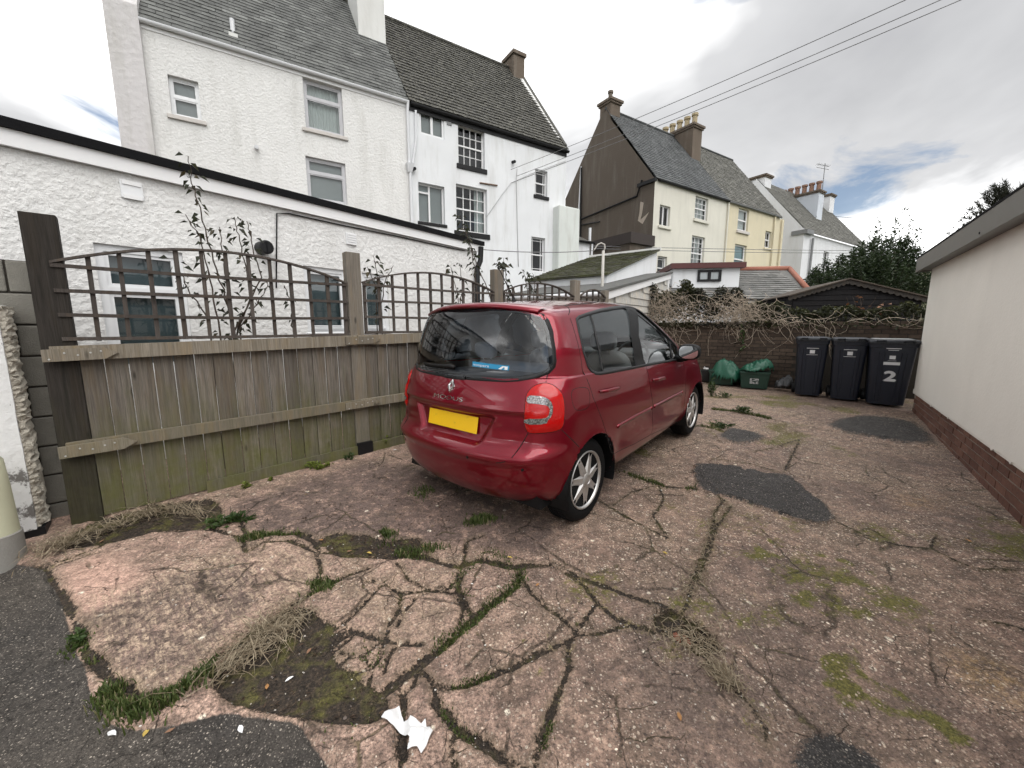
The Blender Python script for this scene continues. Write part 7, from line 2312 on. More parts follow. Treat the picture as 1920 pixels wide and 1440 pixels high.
mb = MB(); mb.add([SU.p(lft[0], .06, lft[1] + .03), SU.p(apx[0], .06, apx[1] + .03), SU.p(apx[0], -2.7, apx[1] + .03), SU.p(lft[0], -2.7, lft[1] + .03), SU.p(rgt[0], .06, rgt[1] + .03), SU.p(rgt[0], -2.7, rgt[1] + .03)], [(0, 1, 2, 3), (1, 4, 5, 2)]); o = mb.build('roof', plain('brown felt', (.07, .055, .042), .95, var=.3), su)
md = o.modifiers.new('t', 'SOLIDIFY'); md.thickness = .025

# ------------------------------------------------------------------ overhead cables
M_CABLE = plain('grey cable', (.17, .17, .175), .7)
def cable(pa, pb, sag, r, label, grp):
    mb = MB(); n = 24
    mb.tube([pa.lerp(pb, i / n) + Vector((0, 0, -sag * 4 * (i / n) * (1 - i / n))) for i in range(n + 1)], r, 5)
    tag(mb.build('overhead_cable', M_CABLE, None, True, origin=pa), label, 'cable', grp)
def fac_pt(px, py, v=.06): u, z = FAC.hit(px, py, v); return FAC.p(u, v, z)
G_ = 'cables crossing the sky to the white house'
cable(fac_pt(958, 318), on_ray(1702, -2, 7.5), .08, .0085, 'topmost of the three cables rising right from the white house', G_)
cable(fac_pt(969, 330), on_ray(1768, -2, 7.5), .08, .0085, 'middle of the three cables rising right from the white house', G_)
cable(fac_pt(958, 343), on_ray(1806, -2, 7.5), .08, .0085, 'lowest of the three cables rising right from the white house', G_)
cable(OUT.p(O1 + .05, .12, 2.90), sp_t + Vector((-.20, 0, 0)), .04, .008, 'thin cable from the outbuilding corner to the hooked pole', 'low cables')
cable(on_ray(1000, 458, 19), on_ray(1830, 470, 22), .1, .014, 'upper thin cable crossing in front of the cream house', 'low cables')
cable(on_ray(1000, 462, 19), on_ray(1830, 473, 22), .15, .014, 'lower thin cable crossing in front of the cream house', 'low cables')
cable(on_ray(1540, 403, 40), on_ray(1860, 427, 30), .1, .02, 'cable in the open sky right of the far chimney', 'low cables')
# ================================================================== PLANTS, GRASS, LITTER
def leaf_mat(name, c0, c1, c2=None, rough=.5):
    m = Mat(name); w = m.world()
    a = m.attr('tone', 'Fac')
    c = m.mix(a, c0, c1)
    if c2: c = m.mix(m.ramp(a, [(.86, 0), (.93, 1)]), c, c2)
    c = m.mix(m.noise(w, 25, 3), c, tuple(x * .6 for x in c0))
    m.set(color=c, rough=rough, spec=.4)
    tr = m.node('ShaderNodeBsdfTranslucent'); m.l.new(c, tr.inputs[0])
    mx = m.node('ShaderNodeMixShader'); mx.inputs[0].default_value = .22
    m.l.new(m.b.outputs[0], mx.inputs[1]); m.l.new(tr.outputs[0], mx.inputs[2]); m.l.new(mx.outputs[0], m.out.inputs[0])
    return m.m
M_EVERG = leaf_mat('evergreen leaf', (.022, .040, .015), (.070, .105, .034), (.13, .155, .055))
M_CONIF = leaf_mat('conifer spray', (.030, .034, .024), (.070, .074, .05))
M_IVY = leaf_mat('ivy leaf', (.030, .036, .014), (.085, .090, .032), (.20, .19, .06))
M_IVYG = leaf_mat('dull ivy leaf', (.036, .034, .024), (.085, .080, .058), (.30, .29, .25))
M_SAPL = leaf_mat('sapling leaf', (.022, .026, .012), (.062, .070, .030), (.11, .085, .04))
M_WEEDY = leaf_mat('yellow green weed', (.115, .15, .022), (.24, .29, .045))
M_WEEDG = leaf_mat('green weed', (.030, .060, .014), (.085, .135, .030))
M_GRASS = leaf_mat('grass blade', (.050, .080, .018), (.150, .185, .045), (.36, .31, .16), .7)
M_STRAW = leaf_mat('dead straw', (.20, .15, .095), (.62, .53, .38), None, .85)
M_TWIG = plain('brown twig', (.06, .042, .03), .9, var=.3)
M_TWIGP = plain('pale dry stem', (.50, .42, .33), .9, var=.25)
M_BARK = plain('bark', (.055, .042, .032), .95, var=.3, bump=.5, bscale=40)

def leaf_cloud(name, P, Dr, L, W, mat, parent=None, seed=0, fold=.25, droop=0.0, tones=None):
    """P (n,3) bases, Dr (n,3) pointing directions, L lengths: one folded blade-shaped leaf each"""
    n = len(P)
    rs = np.random.default_rng(seed)
    Dr = Dr / (np.linalg.norm(Dr, axis=1, keepdims=True) + 1e-9)
    up = rs.normal(size=(n, 3)); up[:, 2] += 1.2
    sd = np.cross(Dr, up); sd /= np.linalg.norm(sd, axis=1, keepdims=True) + 1e-9
    nr = np.cross(sd, Dr)
    L = np.broadcast_to(np.asarray(L, float), (n,))[:, None]; Wd = np.broadcast_to(np.asarray(W, float), (n,))[:, None]
    mid = P + Dr * L * .45
    a = mid + sd * Wd * .5 + nr * Wd * fold; b = mid - sd * Wd * .5 + nr * Wd * fold
    tip = P + Dr * L - np.array([0, 0, 1.0]) * droop * L
    V = np.stack([P, a, tip, b], 1).reshape(-1, 3)
    i = np.arange(n)[:, None] * 4
    F3 = np.concatenate([i + np.array([[0, 1, 2]]), i + np.array([[0, 2, 3]])], 0)
    o = mesh_obj(name, V, F3, mat, parent)
    t = rs.random(n) if tones is None else tones
    at = o.data.attributes.new('tone', 'FLOAT', 'POINT'); at.data.foreach_set('value', np.repeat(t, 4).astype(np.float32))
    return o

# ---------------------------------------------------------- evergreen behind the dark shed
def evergreen():
    rs = np.random.default_rng(5)
    base = Vector((11.7, 13.0, .1))
    t = thing('evergreen_tree', base, 'dense dark evergreen tree behind the dark timber shed', 'tree')
    mb = MB()
    for k in range(7):
        a = k * .9; tip = base + Vector((math.cos(a) * .9, math.sin(a) * .7, 2.6 + .5 * (k % 3)))
        mb.tube([base + Vector((math.cos(a) * .1, math.sin(a) * .1, 0)), base + Vector((math.cos(a) * .35, math.sin(a) * .3, 1.3)), tip], [.09, .06, .015], 7)
    mb.build('trunk', M_BARK, t, True)
    # upright shoots fill a broad dome, each clothed with leaves
    P = []; D = []; T = []
    mbs = MB()
    for k in range(820):
        a = rs.random() * 2 * math.pi; r = rs.random() ** .5
        x, y = math.cos(a) * r * 2.15, math.sin(a) * r * 1.6
        dome = 4.25 - 1.5 * r ** 2.2 - .35 * max(0, x) * .5 + .45 * math.sin(x * 2.1 + 1) * math.cos(y * 2.4)
        h0 = rs.uniform(1.7, 3.6); h1 = min(dome, h0 + rs.uniform(.5, 1.0))
        if h1 <= h0: continue
        if rs.random() < .07 and r < .75: h1 = dome + rs.uniform(.15, .55)
        p0 = np.array([base.x + x * .85, base.y + y * .85, h0]); p1 = np.array([base.x + x, base.y + y, h1])
        p1[:2] += rs.normal(size=2) * .06
        if k % 3 == 0: mbs.tube([p0, p1], [.010, .004], 4, cap=False)
        m = int(22 + 34 * (h1 - h0))
        s = rs.random(m) ** .75
        q = p0 + (p1 - p0) * s[:, None] + rs.normal(size=(m, 3)) * .035
        ang = rs.random(m) * 2 * math.pi
        d = np.stack([np.cos(ang), np.sin(ang), rs.uniform(.1, 1.1, m)], 1)
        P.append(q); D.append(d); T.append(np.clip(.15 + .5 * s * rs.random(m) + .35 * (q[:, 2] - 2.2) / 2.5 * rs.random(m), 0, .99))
    P = np.concatenate(P); D = np.concatenate(D); T = np.concatenate(T)
    rsL = rs.uniform(.07, .125, len(P))
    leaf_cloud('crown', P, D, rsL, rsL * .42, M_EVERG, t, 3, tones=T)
    mbs.build('shoots', M_BARK, t)
evergreen()
def conifer():
    rs = np.random.default_rng(15)
    base = Vector((16.45, 13.8, .1))
    t = thing('conifer', base, 'feathery conifer showing above the garage roof', 'tree')
    mb = MB(); mb.tube([base, base + Vector((0, 0, 5.6))], [.14, .03], 8); mb.build('trunk', M_BARK, t, True)
    P = []; D = []; mbs = MB()
    for k in range(170):
        h = rs.uniform(2.8, 5.6); a = rs.random() * 2 * math.pi; ln = (6.0 - h) * .36 + .25
        p0 = np.array([base.x, base.y, h]); d = np.array([math.cos(a), math.sin(a), .9])
        pts = []
        for s in np.linspace(0, 1, 9):
            q = p0 + d * ln * s; q[2] += .35 * s * s * ln; q[:2] += rs.normal(size=2) * .02
            pts.append(q)
            for _ in range(16):
                aa = rs.random() * 2 * math.pi
                P.append(q + rs.normal(size=3) * .03); D.append(d * .9 + np.array([math.cos(aa), math.sin(aa), rs.uniform(-.2, .9)]) * .75)
        mbs.tube(pts, [.012 - .001 * i for i in range(9)], 4, cap=False)
    leaf_cloud('crown', np.array(P), np.array(D), rs.uniform(.10, .20, len(P)), .018, M_CONIF, t, 8)
    mbs.build('branches', M_BARK, t)
conifer()

# ---------------------------------------------------------- ivy on the back wall
def ivy():
    rs = np.random.default_rng(25)
    t = thing('ivy', BWL.p(2.4, .1, 1.5), 'tangled ivy mound with bare stems over the back wall', 'ivy')
    sg = 1 if BWL.v.y > 0 else -1           # +v is behind the wall when its y is positive
    back = lambda v: v * sg
    P = []; D = []; T = []
    def top(u):                              # height of the mound above the wall
        return np.interp(u, [-1.2, .3, .9, 1.3, 1.7, 2.2, 2.9, 3.4, 3.9, 4.4], [.26, .26, .28, .36, .52, .68, .76, .80, .74, .55])
    n = 19000
    for k in range(n):
        u = rs.uniform(-1.1, 4.4) if rs.random() < .35 else rs.uniform(1.2, 4.4)
        h = top(u) * (1 + .18 * math.sin(u * 7.0) + .12 * math.sin(u * 17 + 1))
        f = rs.random() ** .6
        z = BH + h * f - .02
        v = rs.uniform(-.06, .10) + .55 * rs.random() * (1 - f * .4)
        # hanging fringe
        if rs.random() < .05: z = BH - rs.random() * .12; v = -.06 - rs.random() * .03
        p = BWL.p(u, back(v), z)
        d = Vector((rs.normal(), rs.normal(), rs.normal() * .6 + .1)) + (BWL.v * sg * -1.0)
        P.append(p[:]); D.append(d[:]); T.append(min(.99, max(0, rs.random() * .7 + (.35 if f > .8 else 0) * rs.random())))
    P = np.array(P); D = np.array(D); T = np.array(T)
    u_ = (P - np.array(BWL.o)) @ np.array(BWL.u)
    dull = (np.sin(u_ * 3.3 + .6) > -.1) & (u_ > 1.5) & (rs.random(len(P)) < .8)
    L = rs.uniform(.035, .075, len(P))
    leaf_cloud('leaves', P[~dull], D[~dull], L[~dull], L[~dull] * .85, M_IVY, t, 4, tones=T[~dull])
    leaf_cloud('dull_leaves', P[dull], D[dull], L[dull] * .9, L[dull] * .7, M_IVYG, t, 5, tones=T[dull])
    mb = MB()
    def stem(u0, z0, v0, ln, du, dz, curl, r):
        p = np.array([u0, v0, z0]); pts = []; a = rs.uniform(0, 6)
        for s in range(9):
            pts.append(BWL.p(p[0], back(p[1]), max(.3, p[2])))
            p = p + np.array([du + curl * math.sin(a + s * .8), rs.normal() * .012, dz + curl * math.cos(a + s * .7)]) * ln / 8
            p[1] = min(p[1], .25)
            if p[2] < BH: p[1] = min(p[1], -.045)
        mb.tube(pts, [r * (1 - .07 * i) for i in range(9)], 4, cap=False)
    for k in range(420):
        c = rs.choice([1.95, 3.35, 1.55, 2.9], p=[.40, .38, .12, .10])
        u0 = rs.normal(c, .24); stem(u0, BH + rs.uniform(.05, .9) * float(top(u0)), rs.uniform(-.12, -.02), rs.uniform(.25, .6), rs.normal() * .7, rs.uniform(-1.1, .2), .9, rs.uniform(.002, .0045))
    for k in range(60):
        stem(rs.uniform(-.9, 3.9), BH + rs.uniform(.0, .10), rs.uniform(-.10, -.02), rs.uniform(.3, .8), rs.choice([-1, 1]) * rs.uniform(.5, 1), rs.uniform(-.25, .15), .8, rs.uniform(.0025, .0055))
    for k in range(34):
        stem(rs.uniform(.2, 3.9), BH + .05, -.05, rs.uniform(.4, 1.0), rs.normal() * .5, -rs.uniform(.5, 1.0), .35, rs.uniform(.003, .006))
    mb.build('stems', M_TWIGP, t, True)
    # one green trailing shoot and a rusty leaved twig
    hang = [(BWL.p(1.72, back(-.07), BH - .05 - .06 * i)) for i in range(10)]
    mb = MB(); mb.tube(hang, .004, 5); o = mb.build('trailing_shoot', M_TWIG, t, True)
    P = np.array([(h + Vector((rs.normal() * .01, 0, 0)))[:] for h in hang for _ in range(3)]); D = rs.normal(size=P.shape) + np.array(BWL.v) * -sg; D[:, 2] -= .5
    leaf_cloud('shoot_leaves', P, D, .075, .06, M_WEEDG, t, 6)
ivy()
def bare_twig():
    rs = np.random.default_rng(3)
    b = BWL.p(-.10, .25 if BWL.v.y > 0 else -.25, BH - .1)
    t = thing('bare_shrub', b, 'bare twiggy shrub with rusty leaves in front of the dark shed', 'shrub')
    mb = MB(); P = []; D = []
    for k in range(9):
        d = Vector((rs.normal() * .45, rs.normal() * .3, 1)).normalized(); p = b.copy(); pts = [p.copy()]
        for s in range(6):
            p = p + d * .10; d = (d + Vector((rs.normal() * .25, rs.normal() * .2, 0))).normalized(); pts.append(p.copy())
            if s > 2 and rs.random() < .5: P.append(p[:]); D.append((rs.normal(), rs.normal(), -.3))
        mb.tube(pts, [.008 - .001 * i for i in range(7)], 5, cap=False)
    mb.build('twigs', M_TWIG, t, True)
    leaf_cloud('leaves', np.array(P), np.array(D), .08, .055, leaf_mat('rusty leaf', (.20, .085, .04), (.36, .17, .08)), t, 2)
bare_twig()

# ---------------------------------------------------------- young plants behind the fence
def fpt(px, py, v): u, z = FEN.hit(px, py, v); return FEN.p(u, v, z)
def sapling(stems, label, v, seed, leaf, dens_, bias=0.0):
    rs = np.random.default_rng(seed)
    P3 = [[fpt(x, y, v + rs.normal() * .03) for x, y in st] for st in stems]
    b = P3[0][-1].copy()
    t = thing('young_tree', (b.x, b.y, grd(FEN, (b - FEN.o).dot(FEN.u))), label, 'tree', 'young trees behind the fence')
    mb = MB(); P = []; D = []
    for st in P3:
        st = st + [Vector((st[-1].x, st[-1].y, .2))]
        fine = []
        for a, c in zip(st[:-1], st[1:]):
            for k in range(5): fine.append(a.lerp(c, k / 5) + Vector((rs.normal(), rs.normal(), 0)) * .006)
        fine.append(st[-1])
        n = len(fine)
        mb.tube(fine, [.003 + .006 * i / n for i in range(n)], 5, cap=False)
        for i, q in enumerate(fine[: int(n * .80)]):
            if rs.random() < dens_:
                for _ in range(rs.integers(1, 4)):
                    a = rs.random() * 6.28; d = Vector((math.cos(a), math.sin(a), rs.uniform(-.9, .3)))
                    q2 = q + d * rs.uniform(.01, .05)
                    P.append(q2[:]); D.append(d[:])
    mb.build('trunk', M_TWIG, t, True)
    L = rs.uniform(.65, 1.15, len(P)) * leaf
    leaf_cloud('crown', np.array(P), np.array(D), L, L * .52, M_SAPL, t, seed, droop=.35)
sapling([[(352, 292), (362, 345), (376, 400), (396, 470), (424, 560), (440, 628)], [(347, 402), (372, 440), (392, 520), (412, 622)], [(438, 408), (446, 440), (462, 500), (470, 560), (442, 628)], [(464, 415), (470, 450), (490, 520), (440, 620)], [(410, 425), (420, 480), (428, 560)], [(330, 490), (352, 540), (390, 600)], [(505, 520), (490, 560), (450, 615)]], 'tallest young tree behind the fence, rising before the flue pipe', -.34, 3, .062, .95)
sapling([[(862, 404), (872, 430), (884, 470), (905, 520), (925, 570)], [(868, 425), (880, 455), (890, 500), (895, 560)]], 'leafy young tree beside the outbuilding downpipe', -.45, 5, .075, .95)
sapling([[(700, 480), (706, 500), (710, 540), (716, 600)], [(738, 498), (722, 525), (715, 570)], [(690, 500), (704, 540)]], 'young tree right of the second fence post', -.34, 7, .075, .7)
sapling([[(944, 483), (948, 500), (950, 530), (952, 560)], [(932, 490), (944, 505)]], 'drooping young tree behind the third fence post', -.5, 9, .10, .7)
sapling([[(978, 505), (985, 520), (990, 545)], [(998, 512), (1004, 525), (1000, 550)]], 'small young tree before the lower right window of the white house', -.5, 11, .085, .7)
sapling([[(845, 500), (850, 520), (858, 560), (862, 600)], [(862, 495), (866, 530), (864, 580)]], 'young tree seen through the second trellis panel', -.4, 13, .075, .6)
sapling([[(535, 535), (543, 560), (548, 600), (552, 625)]], 'slight young tree before the narrow outbuilding window', -.3, 17, .06, .5)
def wall_plant():
    rs = np.random.default_rng(2)
    b = FEN.p(-2.42, -.33, 1.93)
    t = thing('wall_plant', b, 'small plant growing on top of the grey block wall', 'plant')
    P = np.array([b[:]] * 26) + rs.normal(size=(26, 3)) * np.array([.05, .03, .012]); D = rs.normal(size=(26, 3)); D[:, 2] = abs(D[:, 2]) + .3
    leaf_cloud('leaves', P, D, .06, .035, M_WEEDG, t, 2)
wall_plant()

# ---------------------------------------------------------- weeds
def weed(px, py, rad, h, n, leaf, mat, label, name='weed', grp='weeds in the yard', wide=.8):
    rs = np.random.default_rng(int(px * 7 + py))
    g0 = ground_at(px, py)
    t = thing(name, g0, label, 'weed', grp)
    mb = MB(); P = []; D = []
    for k in range(max(5, n // 14)):
        a = rs.random() * 6.28; r = rad * rs.random() ** .7
        top_ = g0 + Vector((math.cos(a) * r, math.sin(a) * r, h * (1 - .6 * (r / rad) ** 2) * rs.uniform(.6, 1.0)))
        bs_ = g0 + Vector((math.cos(a) * r * .4, math.sin(a) * r * .4, -.01))
        mb.tube([bs_, bs_.lerp(top_, .5) + Vector((0, 0, .01)), top_], [.0022, .0018, .001], 4, cap=False)
        for _ in range(14):
            s = rs.random() ** .6; q = bs_.lerp(top_, s); aa = rs.random() * 6.28
            P.append((q + Vector((rs.normal(), rs.normal(), 0)) * rad * .10)[:]); D.append((math.cos(aa), math.sin(aa), rs.uniform(-.1, .8)))
    mb.build('stems', mat, t)
    at = t.children[0].data.attributes.new('tone', 'FLOAT', 'POINT')
    L = rs.uniform(.6, 1.2, len(P)) * leaf
    leaf_cloud('leaves', np.array(P), np.array(D), L, L * wide, mat, t, int(px))
weed(728, 836, .13, .16, 260, .034, M_WEEDY, 'bushy yellow green weed at the fence foot behind the car')
weed(596, 880, .11, .10, 180, .030, M_WEEDY, 'bright yellow green weed spreading at the fence foot, left of the post shoe')
weed(655, 862, .06, .08, 90, .026, M_WEEDG, 'small green weed just left of the black post shoe')
weed(461, 916, .045, .07, 70, .024, M_WEEDY, 'small round yellow weed at the fence foot beyond the straw')
weed(508, 903, .03, .05, 40, .02, M_WEEDY, 'tiny yellow sprig at the fence foot between two yellow weeds')
weed(415, 985, .11, .07, 120, .055, M_WEEDG, 'leafy green weed in the soil beyond the ribbed slab', wide=.35)
weed(450, 978, .09, .06, 90, .05, M_WEEDG, 'leafy green weed beside the corner of the ribbed slab', wide=.35)
weed(1335, 742, .10, .34, 200, .055, M_WEEDG, 'tall pale green weed in front of the green bags', wide=.4)
weed(1355, 744, .16, .10, 120, .05, M_WEEDG, 'low weed patch beside the tall weed by the bags', wide=.4)
weed(1392, 772, .16, .08, 140, .07, M_WEEDG, 'grassy weed in the far crack in front of the boxes', wide=.3)
weed(1352, 800, .20, .04, 140, .05, M_WEEDG, 'low weed patch just beyond the front wheel', wide=.4)
weed(148, 1205, .05, .07, 70, .03, M_WEEDG, 'small weed at the road edge beside the ribbed slab', wide=.5)

# ---------------------------------------------------------- grass and straw
def blades(name, pts, hts, mat, seed, lean=.6, w=.0035, label=None, flat=False, dirs=None):
    rs = np.random.default_rng(seed); n = len(pts)
    P = np.array(pts); h = np.array(hts)
    a = rs.random(n) * 6.283
    d = np.stack([np.cos(a), np.sin(a)], 1)
    if dirs is not None:
        d = dirs + rs.normal(size=(n, 2)) * .85; d /= np.linalg.norm(d, axis=1, keepdims=True) + 1e-9
    ln = rs.uniform(.2, 1.0, n) * lean
    sx = np.stack([-d[:, 1], d[:, 0]], 1)
    z1, z2 = (.55, 1.0) if not flat else (.10, .06)
    k1, k2 = (.35, 1.0) if not flat else (.5, 1.0)
    B = P; Mi = P.copy(); Mi[:, :2] += d * (h * ln * k1)[:, None]; Mi[:, 2] += h * z1 * (1 if not flat else rs.uniform(.3, 2.2, n))
    T = P.copy(); T[:, :2] += d * (h * ln * k2)[:, None]; T[:, 2] += h * z2 * (1 - .35 * ln if not flat else rs.uniform(0, 2.5, n))
    off_ = np.zeros((n, 3)); off_[:, :2] = sx * w
    V = np.stack([B - off_, B + off_, Mi + off_ * .8, Mi - off_ * .8, T + off_ * .15], 1).reshape(-1, 3)
    i = np.arange(n)[:, None] * 5
    F = [tuple(r) for r in (i + np.array([[0, 1, 2, 3]])).tolist()] + [tuple(r) for r in (i + np.array([[3, 2, 4]])).tolist()]
    o = mesh_obj(name, V, F, mat, None)
    at = o.data.attributes.new('tone', 'FLOAT', 'POINT'); at.data.foreach_set('value', np.repeat(rs.random(n), 5).astype(np.float32))
    tag(o, label, 'grass', kind='stuff')
    return o
def along(px_line, width, n, rs, hmin, hmax):
    L = [ground_at(*q) for q in px_line]
    seg = [(a, b, (b - a).length) for a, b in zip(L[:-1], L[1:])]; tot = sum(s[2] for s in seg)
    out = []; hs = []
    for _ in range(n):
        r = rs.random() * tot
        for a, b, l in seg:
            if r <= l: break
            r -= l
        p = a.lerp(b, min(1, r / max(l, 1e-6))); x, y = p.x + rs.normal() * width, p.y + rs.normal() * width
        k = fbm(np.array([x]), np.array([y]), 5, 7)[0]
        if k < -.05: continue
        out.append((x, y, yard_z(x, y) - .004)); hs.append(rs.uniform(hmin, hmax) * (.7 + .6 * max(0, k)))
    return out, hs
rs = np.random.default_rng(77)
pts = []; hs = []
for line, wd_, n, a, b in (
    (_z2([(1000, 560), (985, 610), (930, 660), (850, 710), (770, 790), (690, 855), (610, 920), (530, 985), (450, 1050), (370, 1110), (300, 1130)]), .020, 2000, .008, .030),
    (_z2([(730, 560), (720, 640), (770, 740)]), .022, 500, .008, .03),
    (_z2([(260, 400), (340, 390), (420, 400)]), .035, 700, .03, .07),
    (_z2([(430, 460), (560, 470), (640, 460)]), .03, 600, .02, .06),
    (_z2([(770, 340), (830, 330), (880, 320)]), .03, 600, .03, .07),
    (_z1([(1100, 410), (1230, 390), (1340, 380)]), .02, 700, .02, .06),
    (_z1([(400, 960), (440, 1060), (520, 1150), (640, 1190), (740, 1150), (830, 1080), (900, 1040), (960, 980)]), .026, 1800, .02, .075),
    (_z1([(330, 860), (370, 900)]), .02, 250, .02, .05),
    (_z1([(1380, 640), (1480, 620)]), .03, 400, .02, .05),
    (_z2([(1230, 800), (1260, 850)]), .010, 200, .01, .04),
    (_z2([(740, 560), (860, 470), (1000, 560)]), .028, 500, .008, .03),
    (_z2([(180, 1000), (280, 1010), (330, 1080), (230, 1170)]), .05, 800, .01, .03),
    (_z3([(60, 310), (160, 350), (260, 380), (360, 390)]), .018, 700, .015, .05),
    (_z3([(390, 88), (520, 100), (660, 130)]), .025, 900, .02, .07),
    (_z3([(380, 160), (480, 150)]), .06, 500, .015, .05),
    (_z2([(1090, 1420), (1120, 1290), (1150, 1150)]), .008, 350, .006, .02),
    (_z2([(690, 1080), (870, 1020)]), .008, 260, .006, .02),
    (_z2([(600, 1050), (640, 1180), (720, 1270), (830, 1340)]), .010, 400, .006, .022),
    (_z2([(520, 230), (600, 180), (680, 150)]), .05, 500, .015, .05)):
    p_, h_ = along(line, wd_, n, rs, a, b); pts += p_; hs += h_
blades('grass', pts, hs, M_GRASS, 5, label='short green grass growing in the cracks of the yard')
# straw heaps
def heap(name, line, width, n, ln0, ln1, seed, label, hump=.03):
    rs = np.random.default_rng(seed)
    L = [ground_at(*q) for q in line]
    P = []; Hs = []; Ds = []
    for _ in range(n):
        i = rs.integers(0, len(L) - 1); p = L[i].lerp(L[i + 1], rs.random())
        x, y = p.x + rs.normal() * width, p.y + rs.normal() * width
        dd = L[i + 1] - L[i]; dd = Vector((dd.x, dd.y)).normalized() * rs.choice([-1, 1], p=[.7, .3])
        ln_ = rs.uniform(ln0, ln1)
        P.append((x - dd.x * ln_ * .4, y - dd.y * ln_ * .4, yard_z(x, y) + .002 + rs.random() * hump)); Hs.append(ln_); Ds.append((dd.x, dd.y))
    blades(name, P, Hs, M_STRAW, seed, lean=1.0, w=.0021, label=label, flat=True, dirs=np.array(Ds))
heap('dead_grass', _z1([(220, 480), (430, 380), (640, 300), (760, 280), (900, 300)]), .045, 620, .08, .30, 3, 'heap of dead straw along the foot of the fence', .045)
heap('dead_grass', _z1([(980, 1030), (1120, 900), (1240, 820), (1320, 740)]), .05, 620, .06, .22, 5, 'heap of dead straw on the corner of the ribbed slab', .03)
heap('dead_grass', _z1([(200, 500), (290, 430)]), .05, 260, .05, .16, 7, 'dry tuft at the foot of the white wall end', .06)
heap('dead_grass', _z2([(1690, 880), (1760, 830), (1850, 850)]), .06, 380, .04, .12, 9, 'dry stalks lying in the pothole', .02)
heap('dead_grass', _z3([(330, 800), (390, 660), (440, 520), (480, 430)]), .035, 520, .03, .12, 11, 'dry stalks along the crack beyond the pothole', .02)
heap('dead_grass', _z3([(420, 1040), (500, 1120)]), .03, 240, .03, .12, 13, 'dry stalks along the crack below the pothole', .02)
heap('dead_grass', _z3([(600, 170), (700, 150), (760, 200)]), .08, 300, .03, .12, 15, 'dry stalks scattered beyond the tarmac patch', .02)

# ---------------------------------------------------------- litter, leaves, stones
def place_px(px, py): p = ground_at(px, py); return Vector((p.x, p.y, yard_z(p.x, p.y)))
M_TISSUE = plain('white tissue', (.76, .76, .76), .9, var=.05, bump=.3, bscale=90)
def tissue():
    c = place_px(762, 1375)
    pts_ = [(715, 1352), (735, 1338), (749, 1330), (757, 1352), (765, 1358), (775, 1352), (790, 1366), (798, 1358), (800, 1372), (812, 1384), (800, 1408), (790, 1424), (782, 1408), (764, 1412), (768, 1388), (756, 1375), (738, 1366)]
    poly = [place_px(*q) for q in pts_]
    rs_ = np.random.default_rng(4)
    B = densify([(p.x, p.y) for p in poly], .012)
    arr = np.array(B); st = .010
    gxx, gyy = np.meshgrid(np.arange(arr[:, 0].min(), arr[:, 0].max(), st), np.arange(arr[:, 1].min(), arr[:, 1].max(), st))
    ins = in_poly(gxx, gyy, B)
    pp = [(a, b) for a, b in zip(gxx[ins], gyy[ins]) if np.hypot(arr[:, 0] - a, arr[:, 1] - b).min() > st * .5]
    r = delaunay_2d_cdt([Vector(q) for q in B + pp], [(i, (i + 1) % len(B)) for i in range(len(B))], [], 1, 1e-7)
    V = []
    for q in r[0]:
        x_, y_ = np.array([q.x]), np.array([q.y])
        f = abs(float(fbm(x_, y_, 18, 3, 3)[0])) * .035 + .012 * abs(float(fbm(x_, y_, 45, 9, 2)[0]))
        V.append((q.x, q.y, yard_z(q.x, q.y) + .004 + f))
    o = mesh_obj('paper_tissue', V, [tuple(f) for f in r[2]], M_TISSUE, None, 30, origin=c)
    tag(o, 'torn white paper tissue lying on the slabs nearest the camera', 'litter')
tissue()
M_LEAFO = plain('fallen orange leaf', (.34, .17, .06), .7, var=.3, scale=60)
M_LEAFY = plain('fallen yellow leaf', (.46, .33, .08), .7, var=.3, scale=60)
M_LEAFB = plain('fallen brown leaf', (.22, .12, .07), .8, var=.3, scale=60)
def fallen(px, py, s, mat, label, seed, cat='leaf', name='fallen_leaf', grp='fallen leaves'):
    rs_ = random.Random(seed); c = place_px(px, py); a = rs_.uniform(0, 6.28)
    prof = [(-1, 0), (-.6, .32), (0, .48), (.5, .34), (1, 0), (.5, -.34), (0, -.46), (-.6, -.30)]
    V = [c + Vector((0, 0, .006))]; 
    for x, y in prof:
        x *= s; y *= s * rs_.uniform(.8, 1.15)
        V.append(c + Vector((x * math.cos(a) - y * math.sin(a), x * math.sin(a) + y * math.cos(a), .006 + .3 * abs(y) + rs_.uniform(0, .18) * s)))
    Fs = [(0, i + 1, (i + 1) % 8 + 1) for i in range(8)]
    tag(mesh_obj(name, V, Fs, mat, None, False, origin=c), label, cat, grp)
